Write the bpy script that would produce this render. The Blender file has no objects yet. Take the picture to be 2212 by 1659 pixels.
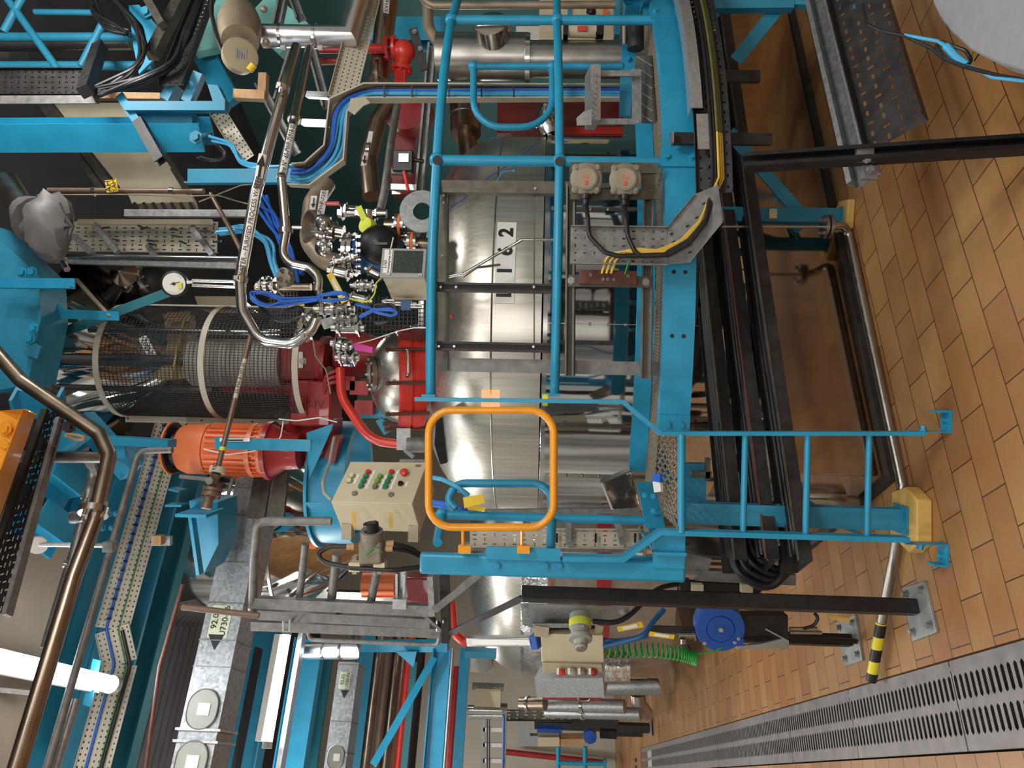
import bpy, bmesh, math, random
from mathutils import Vector as V, Matrix
random.seed(7)
C = bpy.context.scene.collection
PI = math.pi
# ------------------------------------------------------------------ camera model
W, H, F = 2212, 1659, 1600.0
TH = math.atan(68/1600.0); RO = 0.0225
EYE = V((0, 0, 1.6))
_F = V((0, math.cos(TH), math.sin(TH))); _U = V((0, -math.sin(TH), math.cos(TH))); _R = V((1, 0, 0))
_d = _R*math.sin(RO) - _U*math.cos(RO)
_r = _R*math.cos(RO) + _U*math.sin(RO)
def ray(x, y): return _F + _d*((x-1106)/F) + _r*((829.5-y)/F)
def P(x, y, D):
    "the point of the place that is seen at (x, y), D metres ahead"
    k = ray(x, y); return EYE + k*(D/k.y)
def PZ(x, y, z):
    k = ray(x, y); return EYE + k*((z-1.6)/k.z)
def PF(x, y): return PZ(x, y, 0.0)
def PL(x, y, o, n):
    k = ray(x, y); return EYE + k*((o-EYE).dot(n)/k.dot(n))
def proj(p):
    q = p-EYE; z = q.dot(_F); return 1106+F*q.dot(_d)/z, 829.5-F*q.dot(_r)/z
def _reg(x0, y0):
    s = 560/2212.0
    return lambda a, b, D: P(x0+a*s, y0+b*s, D)
A1, A2, A3, A4 = [_reg(x, 0) for x in (0, 550, 1100, 1650)]
B1, B2, B3, B4 = [_reg(x, 410) for x in (0, 550, 1100, 1650)]
C1, C2, C3, C4 = [_reg(x, 820) for x in (0, 550, 1100, 1650)]
D1, D2, D3, D4 = [_reg(x, 1239) for x in (0, 550, 1100, 1650)]
X, Y, Z = V((1, 0, 0)), V((0, 1, 0)), V((0, 0, 1))
PHI = math.radians(28)
AX = V((-math.sin(PHI), math.cos(PHI), 0))      # along the aisle
BX = V((math.cos(PHI), math.sin(PHI), 0))       # across the aisle, to the right
def AB(a, b, z=0): return AX*a + BX*b + Z*z
def setz(p, z): return V((p.x, p.y, z))
cam = bpy.data.cameras.new('camera'); co = bpy.data.objects.new('camera', cam); C.objects.link(co)
cam.sensor_fit = 'HORIZONTAL'; cam.sensor_width = 36; cam.lens = 36*F/W; cam.clip_start = 0.05; cam.clip_end = 100
_z = -_F
co.matrix_world = Matrix(((_d.x, _r.x, _z.x, 0), (_d.y, _r.y, _z.y, 0), (_d.z, _r.z, _z.z, 1.6), (0, 0, 0, 1)))
bpy.context.scene.camera = co

# ------------------------------------------------------------------ mesh builder
def frame(ax, up=None):
    w = ax.normalized()
    if up is None: up = Z if abs(w.z) < 0.9 else Y
    u = up.cross(w)
    if u.length < 1e-5: u = (X if abs(w.x) < .9 else Y).cross(w)
    u.normalize(); v = w.cross(u)
    return u, v, w
def rect(w, h, ox=0, oy=0): return [(ox-w/2, oy-h/2), (ox+w/2, oy-h/2), (ox+w/2, oy+h/2), (ox-w/2, oy+h/2)]
def Isec(w, h, t=.01):
    a, b = w/2, h/2; s = t*.4
    return [(-a, -b), (a, -b), (a, -b+t), (s, -b+t), (s, b-t), (a, b-t), (a, b), (-a, b), (-a, b-t), (-s, b-t), (-s, -b+t), (-a, -b+t)]
def Csec(w, h, t=.008):
    a, b = w/2, h/2
    return [(-a, -b), (a, -b), (a, -b+t), (-a+t, -b+t), (-a+t, b-t), (a, b-t), (a, b), (-a, b)]
def Lsec(w, h, t=.006):
    a, b = w/2, h/2
    return [(-a, -b), (a, -b), (a, -b+t), (-a+t, -b+t), (-a+t, b), (-a, b)]
def Usec(w, h, t=.003, lip=.012):      # strut channel, open towards +b
    a, b = w/2, h/2
    return [(-a, -b), (a, -b), (a, b), (a-lip, b), (a-lip, b-t), (a-t, b-t), (a-t, -b+t), (-a+t, -b+t), (-a+t, b-t), (-a+lip, b-t), (-a+lip, b), (-a, b)]
def rounded(pts, rad, n=6, closed=False):
    "polyline with its corners rounded"
    out = []; N = len(pts)
    for i, p in enumerate(pts):
        if not closed and i in (0, N-1): out.append(p.copy()); continue
        a, b = pts[i-1], pts[(i+1) % N]
        d1, d2 = (a-p), (b-p); l1, l2 = d1.length, d2.length
        if l1 < 1e-6 or l2 < 1e-6: out.append(p.copy()); continue
        d1 /= l1; d2 /= l2
        ang = math.acos(max(-1, min(1, d1.dot(d2))))
        if ang > 3.05 or rad <= 0: out.append(p.copy()); continue
        t = min(rad/math.tan(ang/2), l1*.49, l2*.49); r = t*math.tan(ang/2)
        c = p + (d1+d2).normalized()*(r/math.sin(ang/2))
        s, e = p+d1*t-c, p+d2*t-c
        s, e = s.normalized(), e.normalized(); om = max(1e-4, s.angle(e))
        for k in range(n+1): out.append(c + (s*math.sin(om*(1-k/n))+e*math.sin(om*k/n))*(r/math.sin(om)))
    return out
class MB:
    def __init__(s): s.v = []; s.f = []
    def add(s, vs, fs):
        o = len(s.v); s.v += [V(q) for q in vs]; s.f += [tuple(i+o for i in f) for f in fs]; return s
    def ext(s, p, q, poly, up=None):
        u, v, w = frame(q-p, up); n = len(poly)
        vs = [p+u*a+v*b for a, b in poly] + [q+u*a+v*b for a, b in poly]
        return s.add(vs, [(i, (i+1) % n, n+(i+1) % n, n+i) for i in range(n)] + [tuple(range(n))[::-1], tuple(range(n, 2*n))])
    def bar(s, p, q, w, h=None, up=None): return s.ext(p, q, rect(w, h or w), up)
    def path(s, pts, poly, up=None, closed=False):
        "extrude a section along a polyline with mitred corners, the section keeping its up direction"
        n, N = len(poly), len(pts); up = up or Z; vs = []
        for i, p in enumerate(pts):
            a = pts[i-1] if (i or closed) else None; b = pts[(i+1) % N] if (i < N-1 or closed) else None
            d1 = (p-a).normalized() if a is not None else None; d2 = (b-p).normalized() if b is not None else None
            t = ((d1 or d2)+(d2 or d1)).normalized(); k = 1/max(.3, t.dot(d1 or d2))
            u = up.cross(t).normalized(); v = t.cross(u)
            vs += [p+u*(x*k)+v*y for x, y in poly]
        fs = [(i*n+j, i*n+(j+1) % n, ((i+1) % N)*n+(j+1) % n, ((i+1) % N)*n+j) for i in range(N if closed else N-1) for j in range(n)]
        if not closed: fs += [tuple(range(n))[::-1], tuple((N-1)*n+j for j in range(n))]
        return s.add(vs, fs)
    def box(s, c, sx, sy, sz, ax=None, ay=None):
        ax = (ax or X).normalized(); ay = (ay or Y); az = ax.cross(ay).normalized(); ay = az.cross(ax)
        vs = [c+ax*(i*sx/2)+ay*(j*sy/2)+az*(k*sz/2) for k in (-1, 1) for j in (-1, 1) for i in (-1, 1)]
        return s.add(vs, [(0, 2, 3, 1), (4, 5, 7, 6), (0, 1, 5, 4), (2, 6, 7, 3), (0, 4, 6, 2), (1, 3, 7, 5)])
    def bx(s, x0, x1, y0, y1, z0, z1): return s.box(V(((x0+x1)/2, (y0+y1)/2, (z0+z1)/2)), x1-x0, y1-y0, z1-z0)
    def tube(s, pts, r, seg=12, bend=0, closed=False, cap=True, n=6):
        pts = [V(p) for p in pts]
        if bend: pts = rounded(pts, bend, n, closed)
        pp = [pts[0]]
        for p in pts[1:]:
            if (p-pp[-1]).length > 1e-5: pp.append(p)
        if closed and (pp[0]-pp[-1]).length < 1e-5: pp.pop()
        N = len(pp); vs = []; u = None
        for i, p in enumerate(pp):
            a = pp[i-1] if (i or closed) else p; b = pp[(i+1) % N] if (i < N-1 or closed) else p
            t = (b-a).normalized() if (b-a).length > 1e-9 else Z
            if u is None: u = frame(t)[0]
            u = (u-t*u.dot(t))
            if u.length < 1e-6: u = frame(t)[0]
            u.normalize(); v = t.cross(u)
            rr = r[i] if isinstance(r, (list, tuple)) else r
            vs += [p+u*(rr*math.cos(2*PI*k/seg))+v*(rr*math.sin(2*PI*k/seg)) for k in range(seg)]
        fs = [(i*seg+k, i*seg+(k+1) % seg, ((i+1) % N)*seg+(k+1) % seg, ((i+1) % N)*seg+k) for i in range(N if closed else N-1) for k in range(seg)]
        if cap and not closed: fs += [tuple(range(seg))[::-1], tuple((N-1)*seg+k for k in range(seg))]
        return s.add(vs, fs)
    def lathe(s, o, axis, prof, seg=28, a0=0, a1=2*PI, up=None, cap=True):
        u, v, w = frame(axis, up); full = abs(a1-a0-2*PI) < 1e-6
        n = seg if full else seg+1; vs = []
        for r, h in prof:
            vs += [o+w*h+u*(r*math.cos(a0+(a1-a0)*k/seg))+v*(r*math.sin(a0+(a1-a0)*k/seg)) for k in range(n)]
        m = len(prof); fs = []
        for i in range(m-1):
            for k in range(seg):
                k2 = (k+1) % n
                fs.append((i*n+k, i*n+k2, (i+1)*n+k2, (i+1)*n+k))
        if full and cap:
            if prof[0][0] > 1e-6: fs.append(tuple(range(n))[::-1])
            if prof[-1][0] > 1e-6: fs.append(tuple((m-1)*n+k for k in range(n)))
        return s.add(vs, fs)
    def cyl(s, p, q, r, seg=20): return s.lathe(p, q-p, [(r, 0), (r, (q-p).length)], seg)
    def ball(s, c, r, seg=14, sc=(1, 1, 1)):
        prof = [(r*math.sin(PI*i/8), -r*math.cos(PI*i/8)) for i in range(9)]; prof[0] = (1e-5, -r); prof[-1] = (1e-5, r)
        o = len(s.v); s.lathe(V((0, 0, 0)), Z, prof, seg)
        for i in range(o, len(s.v)): q = s.v[i]; s.v[i] = V((q.x*sc[0], q.y*sc[1], q.z*sc[2]))+c
        return s
    def bolt(s, c, ax, r=.012, h=.01): return s.lathe(c, ax, [(r*1.5, 0), (r*1.5, h*.25), (r, h*.26), (r, h)], 6)
    def prism(s, pts, d):
        n = len(pts); d = V(d)
        return s.add(list(pts)+[p+d for p in pts], [tuple(range(n))[::-1], tuple(range(n, 2*n))]+[(i, (i+1) % n, n+(i+1) % n, n+i) for i in range(n)])
    def perf(s, o, u, v, lu, lv, cells, t=.002):
        "flat sheet lu x lv with holes; cells = rows of (v0, v1, [(u0, u1, hu0, hu1, hv0, hv1, chamfer)])"
        for v0, v1, row in cells:
            for u0, u1, a0, a1, b0, b1, ch in row:
                g = lambda a, b: o+u*a+v*b
                if a0 is None: s.add([g(u0, v0), g(u1, v0), g(u1, v1), g(u0, v1)], [(0, 1, 2, 3)]); continue
                oc = [(u0, v0), (u1, v0), (u1, v1), (u0, v1)]
                h = [(a0+ch, b0), (a1-ch, b0), (a1, b0+ch), (a1, b1-ch), (a1-ch, b1), (a0+ch, b1), (a0, b1-ch), (a0, b0+ch)]
                s.add([g(*q) for q in oc+h], [(0, 1, 5, 4), (1, 6, 5), (1, 2, 7, 6), (2, 8, 7), (2, 3, 9, 8), (3, 10, 9), (3, 0, 11, 10), (0, 4, 11)])
        return s
    def tray(s, p, q, width, nrm, hole=(.022, .007), pitch=.05, rows=4, rim=.05, holes=True, stag=True, rim2=None, t=.0015):
        "cable tray from p to q: perforated bed, side rims standing towards nrm"
        w = (q-p).normalized(); L = (q-p).length; nrm = (nrm-w*nrm.dot(w)).normalized(); sd = w.cross(nrm).normalized()
        o = p-sd*(width/2); n = max(1, int(round(L/pitch))); pu = L/n; pv = width/rows
        cells = []
        for j in range(rows):
            row = []
            for i in range(n):
                c = (i+.5)*pu; hu, hv = hole
                if stag and (i+j) % 3 == 2: hu, hv = hv, min(hu, pv*.8)
                row.append((i*pu, (i+1)*pu, c-hu/2 if holes else None, c+hu/2, (j+.5)*pv-hv/2, (j+.5)*pv+hv/2, min(hu, hv)*.3))
            cells.append((j*pv, (j+1)*pv, row))
        s.perf(o, w, sd, L, width, cells)
        for k, rm in ((-1, rim), (1, rim if rim2 is None else rim2)):
            if rm: s.bar(p+sd*(k*width/2)+nrm*(rm/2), q+sd*(k*width/2)+nrm*(rm/2), .004, abs(rm), nrm)
        return s
def arc(c, r, a0, a1, n, z=None, u=X, v=Y):
    return [V(c)+u*(r*math.cos(a0+(a1-a0)*i/n))+v*(r*math.sin(a0+(a1-a0)*i/n)) for i in range(n+1)]

# ------------------------------------------------------------------ things
ALL = []; LABELS = {}
class T:
    def __init__(s, name, label, cat, group=None, kind=None):
        s.name, s.label, s.cat, s.group, s.kind = name, label, cat, group, kind
        s.parts = []; s.own = None; ALL.append(s)
    def m(s, mb, mat, bev=0): s.own = (mb, mat, bev); return s
    def p(s, name, mb, mat, par=None, label=None, bev=0):
        s.parts.append((name, mb, mat, par, label, bev)); return len(s.parts)-1
def one(name, label, cat, mb, mat, group=None, bev=0): return T(name, label, cat, group).m(mb, mat, bev)
def struct(name, mb, mat, bev=0): return T(name, None, None, None, 'structure').m(mb, mat, bev)
def mkobj(name, mb, mat, base, bev=0):
    me = bpy.data.meshes.new(name)
    me.from_pydata([tuple(q-base) for q in mb.v], [], mb.f)
    bm = bmesh.new(); bm.from_mesh(me); bmesh.ops.recalc_face_normals(bm, faces=bm.faces); bm.to_mesh(me); bm.free()
    me.polygons.foreach_set('use_smooth', [True]*len(me.polygons)); me.set_sharp_from_angle(angle=math.radians(38))
    me.materials.append(MAT[mat]); o = bpy.data.objects.new(name, me); C.objects.link(o)
    if bev:
        b = o.modifiers.new('edge', 'BEVEL'); b.width = bev; b.segments = 2; b.limit_method = 'ANGLE'; b.angle_limit = math.radians(50)
    return o
def finish():
    for t in ALL:
        mbs = ([t.own[0]] if t.own else []) + [p[1] for p in t.parts]
        vs = [q for m in mbs for q in m.v]
        lo = V([min(q[i] for q in vs) for i in range(3)]); hi = V([max(q[i] for q in vs) for i in range(3)])
        base = V(((lo.x+hi.x)/2, (lo.y+hi.y)/2, lo.z))
        if t.kind == 'structure': base = V((0, 0, 0))
        if t.own: root = mkobj(t.name, t.own[0], t.own[1], base, t.own[2])
        else:
            root = bpy.data.objects.new(t.name, None); root.empty_display_size = .1; C.objects.link(root)
        root.location = base
        if t.label: root['label'] = t.label
        if t.cat: root['category'] = t.cat
        if t.group: root['group'] = t.group
        if t.kind: root['kind'] = t.kind
        obs = []
        for n, m, mat, par, lab, bev in t.parts:
            o = mkobj(n, m, mat, base, bev); o.parent = root if par is None else obs[par]; obs.append(o)
            if lab: o['label'] = lab
        if t.label: LABELS.setdefault(t.label.lower(), []).append(t.name)
def text(s, c, right, up, size, depth=.001, bold=0):
    "letters as a mesh, centred on c, reading along right"
    cu = bpy.data.curves.new('letters', 'FONT'); cu.body = s; cu.size = size; cu.align_x = 'CENTER'; cu.align_y = 'CENTER'
    cu.extrude = depth; cu.offset = bold; cu.resolution_u = 3
    o = bpy.data.objects.new('letters', cu); C.objects.link(o)
    bpy.context.view_layer.update()
    me = bpy.data.meshes.new_from_object(o.evaluated_get(bpy.context.evaluated_depsgraph_get()))
    r = right.normalized(); n = r.cross(up).normalized(); u = n.cross(r)
    mb = MB(); mb.add([c+r*q.co.x+u*q.co.y+n*q.co.z for q in me.vertices], [tuple(p.vertices) for p in me.polygons])
    bpy.data.objects.remove(o); bpy.data.curves.remove(cu); bpy.data.meshes.remove(me)
    return mb

# ------------------------------------------------------------------ materials
MAT = {}
def srgb(r, g, b): return tuple((c/255/12.92 if c/255 <= .04045 else ((c/255+.055)/1.055)**2.4) for c in (r, g, b))+(1,)
def mat(name, col, rough=.5, metal=0, var=.12, scale=6, bump=0, bscale=60, streak=None, coat=0, emis=0, spots=None, spec=.5):
    m = bpy.data.materials.new(name); m.use_nodes = True; nt = m.node_tree; N = nt.nodes; L = nt.links
    b = N['Principled BSDF']; c = srgb(*col)
    tc = N.new('ShaderNodeTexCoord'); no = N.new('ShaderNodeTexNoise'); no.inputs['Scale'].default_value = scale; no.inputs['Detail'].default_value = 5
    geo = N.new('ShaderNodeNewGeometry'); src = geo.outputs['Position']
    if streak:
        mp = N.new('ShaderNodeMapping'); mp.inputs['Scale'].default_value = streak; L.new(src, mp.inputs['Vector']); src = mp.outputs[0]
    L.new(src, no.inputs['Vector'])
    ra = N.new('ShaderNodeValToRGB'); ra.color_ramp.elements[0].position = .3; ra.color_ramp.elements[1].position = .7
    ra.color_ramp.elements[0].color = tuple(q*(1-var) for q in c[:3])+(1,); ra.color_ramp.elements[1].color = tuple(min(1, q*(1+var)) for q in c[:3])+(1,)
    L.new(no.outputs['Fac'], ra.inputs[0]); colout = ra.outputs[0]
    if spots:
        n2 = N.new('ShaderNodeTexNoise'); n2.inputs['Scale'].default_value = spots[1]; n2.inputs['Detail'].default_value = 3; L.new(geo.outputs['Position'], n2.inputs['Vector'])
        r2 = N.new('ShaderNodeValToRGB'); r2.color_ramp.elements[0].position = spots[2]; r2.color_ramp.elements[1].position = spots[2]+spots[3]
        mx = N.new('ShaderNodeMix'); mx.data_type = 'RGBA'; L.new(n2.outputs['Fac'], r2.inputs[0]); L.new(r2.outputs[0], mx.inputs[0]); L.new(colout, mx.inputs[6]); mx.inputs[7].default_value = srgb(*spots[0]); colout = mx.outputs[2]
    L.new(colout, b.inputs['Base Color'])
    rr = N.new('ShaderNodeMapRange'); rr.inputs['To Min'].default_value = max(.02, rough*.8); rr.inputs['To Max'].default_value = min(1, rough*1.25)
    L.new(no.outputs['Fac'], rr.inputs['Value']); L.new(rr.outputs[0], b.inputs['Roughness'])
    b.inputs['Metallic'].default_value = metal; b.inputs['Coat Weight'].default_value = coat; b.inputs['Specular IOR Level'].default_value = spec
    if bump:
        n3 = N.new('ShaderNodeTexNoise'); n3.inputs['Scale'].default_value = bscale; n3.inputs['Detail'].default_value = 2; L.new(src if streak else geo.outputs['Position'], n3.inputs['Vector'])
        bu = N.new('ShaderNodeBump'); bu.inputs['Strength'].default_value = bump; bu.inputs['Distance'].default_value = .02; L.new(n3.outputs['Fac'], bu.inputs['Height']); L.new(bu.outputs[0], b.inputs['Normal'])
    if emis:
        b.inputs['Emission Color'].default_value = c; b.inputs['Emission Strength'].default_value = emis
    MAT[name] = m; return m
mat('cyan', (33, 140, 178), .38, 0, .10, 9, .02, 220)
mat('cyan_dull', (38, 128, 160), .5, 0, .12, 7)
mat('teal', (30, 108, 120), .5, 0, .1, 5)
mat('teal_pale', (120, 182, 176), .5, 0, .08, 4)
mat('galv', (150, 152, 152), .42, .75, .22, 45, .03, 150)
mat('galv_bright', (178, 182, 184), .34, .7, .16, 60, .02, 160)
mat('galv_dull', (126, 126, 124), .55, .55, .25, 25, .03, 120)
mat('strut', (92, 88, 80), .5, .55, .28, 22, .04, 140)
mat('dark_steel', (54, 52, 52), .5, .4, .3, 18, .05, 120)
mat('black_steel', (34, 32, 33), .5, .3, .3, 20, .04, 100)
mat('stainless', (196, 194, 190), .17, 1, .08, 8)
mat('stainless_dull', (172, 168, 162), .32, 1, .12, 10, .02, 40)
mat('stainless_brown', (150, 134, 118), .3, 1, .15, 8)
mat('brushed', (206, 202, 192), .36, 1, .12, 7, .015, 6, streak=(9, 9, .3))
mat('mirror', (188, 186, 182), .06, 1, .06, 5, .11, 2.6, streak=(1, 1, .7))
mat('plinth_steel', (172, 158, 146), .1, 1, .08, 4, .03, 2.5, streak=(3, 3, .6))
mat('clad', (214, 217, 220), .3, 1, .05, 8, .01, 20)
mat('cable_yellow_shaded', (92, 92, 50), .5, 0, .1, 15)  # yellow cable in shade, the shading put into the colour
mat('foil', (220, 220, 218), .2, 1, .05, 10, .3, 22)
mat('chrome', (176, 174, 170), .2, 1, .06, 12)
mat('red', (150, 34, 34), .42, 0, .14, 8, .02, 60, coat=.1)
mat('red_bright', (200, 52, 40), .32, 0, .1, 8, .02, 60, coat=.15)
mat('orange', (228, 122, 74), .4, 0, .07, 7)
mat('yellow', (226, 150, 28), .34, 0, .07, 10, coat=.3, spots=((60, 45, 25), 42, .74, .03))
mat('yellow_flat', (222, 190, 40), .5, 0, .08, 12)
mat('lime', (205, 215, 60), .5, 0, .06, 12)
mat('beige', (196, 186, 158), .45, 0, .05, 5)
mat('beige_dark', (168, 158, 132), .5, 0, .06, 5)
mat('tray_beige', (190, 184, 166), .5, 0, .08, 6)
mat('enamel_grey', (150, 152, 146), .5, 0, .08, 9)
mat('cast_grey', (124, 118, 104), .55, .2, .18, 22, .05, 90)
mat('tan_pipe', (150, 136, 116), .45, .35, .14, 8)
mat('rubber', (24, 24, 26), .45, 0, .2, 20)
mat('black', (20, 20, 22), .4, 0, .2, 12)
mat('cable_blue', (36, 96, 190), .42, 0, .08, 15)
mat('cable_light', (70, 160, 205), .42, 0, .08, 15)
mat('cable_green', (60, 130, 60), .45, 0, .08, 15)
mat('cable_yellow', (206, 172, 70), .45, 0, .08, 15)
mat('hose_green', (30, 140, 50), .35, 0, .08, 15)
mat('hose_red', (214, 60, 44), .4, 0, .08, 15)
mat('reel_blue', (28, 76, 160), .38, 0, .06, 8)
mat('pump_blue', (22, 78, 128), .38, 0, .1, 8)
mat('rust', (96, 58, 48), .65, .1, .3, 30, .06, 120)
mat('wood', (176, 140, 100), .6, 0, .15, 14, streak=(1, 1, 6))
mat('canvas', (150, 138, 104), .8, 0, .14, 14, .15, 60, streak=(6, 6, .8))
mat('white', (226, 226, 222), .5, 0, .03, 10)
mat('pale_label', (196, 204, 176), .5, 0, .04, 10)
mat('ink', (22, 22, 24), .6, 0, .05, 10)
mat('magenta', (206, 50, 160), .5, 0, .05, 10)
mat('glass_dark', (58, 66, 62), .08, 0, .3, 60, coat=.6)
mat('pane', (196, 200, 196), .1, .6, .08, 30)
mat('green_button', (40, 130, 90), .4, 0, .05, 10)
mat('lime_button', (110, 170, 60), .4, 0, .05, 10)
mat('pad_yellow', (206, 168, 92), .75, 0, .1, 30, .08, 60)
mat('tarp', (108, 106, 106), .5, .1, .14, 7, .25, 14)
mat('steel_plate', (150, 154, 152), .45, .5, .16, 16, .02, 80)
mat('grate', (128, 122, 120), .5, .45, .2, 12, .02, 80)
mat('trench', (18, 15, 14), .8, 0, .3, 10)
mat('wall_grey', (176, 172, 160), .8, 0, .06, 1.5)
mat('wall_teal', (46, 84, 84), .7, 0, .15, 1.2)
mat('wall_dark', (40, 48, 54), .8, 0, .2, 1.2)
mat('deck', (104, 104, 108), .6, .2, .15, 4)
mat('ceiling_dark', (58, 62, 68), .7, .1, .2, 3)
mat('deckmesh', (150, 140, 124), .5, .4, .14, 30)
mat('plastic_grey', (138, 138, 140), .55, 0, .05, 30, .02, 200)
mat('concrete', (150, 142, 128), .85, 0, .1, 5)
mat('lamp_on', (255, 255, 252), .5, 0, 0, 5, emis=8)
mat('red_panel', (120, 22, 24), .4, 0, .14, 6, coat=.2)
mat('corrug', (176, 172, 164), .5, .3, .08, 20)
mat('brown_pipe', (118, 98, 84), .42, .4, .16, 9)
mat('gasket_orange', (224, 112, 50), .55, 0, .05, 10)
mat('label_red', (200, 70, 60), .5, 0, .05, 10)
def floor_mat():
    m = bpy.data.materials.new('floor_tiles'); m.use_nodes = True; nt = m.node_tree; N = nt.nodes; L = nt.links; b = N['Principled BSDF']
    g = N.new('ShaderNodeNewGeometry'); mp = N.new('ShaderNodeMapping'); mp.inputs['Rotation'].default_value = (0, 0, -PHI); mp.inputs['Location'].default_value = (.106, -.062, 0)
    L.new(g.outputs['Position'], mp.inputs['Vector'])
    br = N.new('ShaderNodeTexBrick'); br.inputs['Scale'].default_value = 1; br.inputs['Brick Width'].default_value = .306; br.inputs['Row Height'].default_value = .15; br.inputs['Mortar Size'].default_value = .0026; br.inputs['Mortar Smooth'].default_value = .1
    br.inputs['Color1'].default_value = srgb(174, 134, 84); br.inputs['Color2'].default_value = srgb(156, 112, 70); br.inputs['Mortar'].default_value = srgb(78, 50, 34); br.inputs['Bias'].default_value = -.1
    L.new(mp.outputs[0], br.inputs['Vector'])
    n1 = N.new('ShaderNodeTexNoise'); n1.inputs['Scale'].default_value = 1.3; n1.inputs['Detail'].default_value = 6; L.new(g.outputs['Position'], n1.inputs['Vector'])
    r1 = N.new('ShaderNodeValToRGB'); r1.color_ramp.elements[0].position = .38; r1.color_ramp.elements[1].position = .68; L.new(n1.outputs['Fac'], r1.inputs[0])
    r1.color_ramp.elements[0].color = (1, 1, 1, 1); r1.color_ramp.elements[1].color = srgb(214, 168, 136)
    mx = N.new('ShaderNodeMix'); mx.data_type = 'RGBA'; mx.blend_type = 'MULTIPLY'; mx.inputs[0].default_value = .6; L.new(br.outputs['Color'], mx.inputs[6]); L.new(r1.outputs[0], mx.inputs[7])
    n2 = N.new('ShaderNodeTexNoise'); n2.inputs['Scale'].default_value = 26; n2.inputs['Detail'].default_value = 4; L.new(g.outputs['Position'], n2.inputs['Vector'])
    mx2 = N.new('ShaderNodeMix'); mx2.data_type = 'RGBA'; mx2.blend_type = 'MULTIPLY'; mx2.inputs[0].default_value = .25; L.new(mx.outputs[2], mx2.inputs[6]); L.new(n2.outputs['Color'], mx2.inputs[7])
    L.new(mx2.outputs[2], b.inputs['Base Color']); b.inputs['Roughness'].default_value = .42
    bu = N.new('ShaderNodeBump'); bu.inputs['Strength'].default_value = .25; bu.inputs['Distance'].default_value = .004; bu.invert = True; L.new(br.outputs['Fac'], bu.inputs['Height']); L.new(bu.outputs[0], b.inputs['Normal'])
    MAT['floor'] = m
floor_mat()
def spangle():
    m = bpy.data.materials.new('zinc_spangle'); m.use_nodes = True; nt = m.node_tree; N = nt.nodes; L = nt.links; b = N['Principled BSDF']
    g = N.new('ShaderNodeNewGeometry'); vo = N.new('ShaderNodeTexVoronoi'); vo.inputs['Scale'].default_value = 55; L.new(g.outputs['Position'], vo.inputs['Vector'])
    r = N.new('ShaderNodeValToRGB'); r.color_ramp.elements[0].color = srgb(128, 134, 138); r.color_ramp.elements[1].color = srgb(176, 182, 186); L.new(vo.outputs['Color'], r.inputs[0])
    L.new(r.outputs[0], b.inputs['Base Color']); b.inputs['Metallic'].default_value = .55; b.inputs['Roughness'].default_value = .45; MAT['zinc'] = m
spangle()
def hazard():
    m = bpy.data.materials.new('hazard_stripes'); m.use_nodes = True; nt = m.node_tree; N = nt.nodes; L = nt.links; b = N['Principled BSDF']
    g = N.new('ShaderNodeNewGeometry'); w = N.new('ShaderNodeTexWave'); w.inputs['Scale'].default_value = 2.6; w.bands_direction = 'X'; L.new(g.outputs['Position'], w.inputs['Vector'])
    r = N.new('ShaderNodeValToRGB'); r.color_ramp.interpolation = 'CONSTANT'; r.color_ramp.elements[0].color = srgb(24, 24, 22); r.color_ramp.elements[1].position = .5; r.color_ramp.elements[1].color = srgb(222, 206, 50); L.new(w.outputs['Fac'], r.inputs[0])
    L.new(r.outputs[0], b.inputs['Base Color']); MAT['hazard'] = m
hazard()
# ------------------------------------------------------------------ small helpers
def bis(f, lo, hi, n=40):
    a = f(lo)
    for _ in range(n):
        m = (lo+hi)/2
        if (f(m) > 0) == (a > 0): lo = m
        else: hi = m
    return (lo+hi)/2
def along(p, d, y=None, x=None, far=14):
    "walk from p along d (unit) until the photo row y / column x is reached"
    i, t = (1, y) if y is not None else (0, x)
    s0 = proj(p)[i]-t; e = proj(p+d*.01)[i]-t
    sg = 1 if abs(e) < abs(s0) else -1
    f = lambda k: proj(p+d*(sg*k))[i]-t
    hi = .02
    while hi < far and (f(hi) > 0) == (s0 > 0): 
        if (p+d*(sg*(hi*1.15))-EYE).dot(_F) < .35: break
        hi *= 1.15
    return p+d*(sg*bis(f, 0, hi))
def lat(p, y): return along(p, BX, y=y)
def VT(x1, y, D, x2):
    p = P(x1, y, D); return p, V((p.x, p.y, P(x2, y, D).z))
CV = V((.42, 5.5, 0))
def ring(a, R, z): return CV+V((R*math.cos(a), R*math.sin(a), z))
def ring_at(y, R, z): return bis(lambda a: proj(ring(a, R, z))[1]-y, math.radians(-140), math.radians(-2))
def pipe(name, label, pts, r, m, bend=0, cat='pipe', group=None, seg=16, bands=None, bm='stainless'):
    t = T(name, label, cat, group); mb = MB().tube(pts, r, seg, bend)
    if bands:
        t.p('pipe_run', mb, m); path = rounded([V(p) for p in pts], bend) if bend else [V(p) for p in pts]
        for f in bands:
            L = [0]
            for a, b in zip(path, path[1:]): L.append(L[-1]+(b-a).length)
            s = f*L[-1]
            for i in range(len(path)-1):
                if L[i] <= s <= L[i+1]:
                    d = (path[i+1]-path[i]).normalized(); c = path[i]+d*(s-L[i]); break
            t.p('clamp', MB().lathe(c-d*.012, d, [(r, 0), (r*1.16+.002, 0), (r*1.16+.002, .024), (r, .024)], 18).bar(c+frame(d)[0]*r*1.1, c+frame(d)[0]*(r*1.5+.01), .016), bm)
    else: t.m(mb, m)
    return t
def plate(a, b, c, d, th):
    n = (b-a).cross(d-a).normalized()*th; return MB().prism([a, b, c, d], n)
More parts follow.
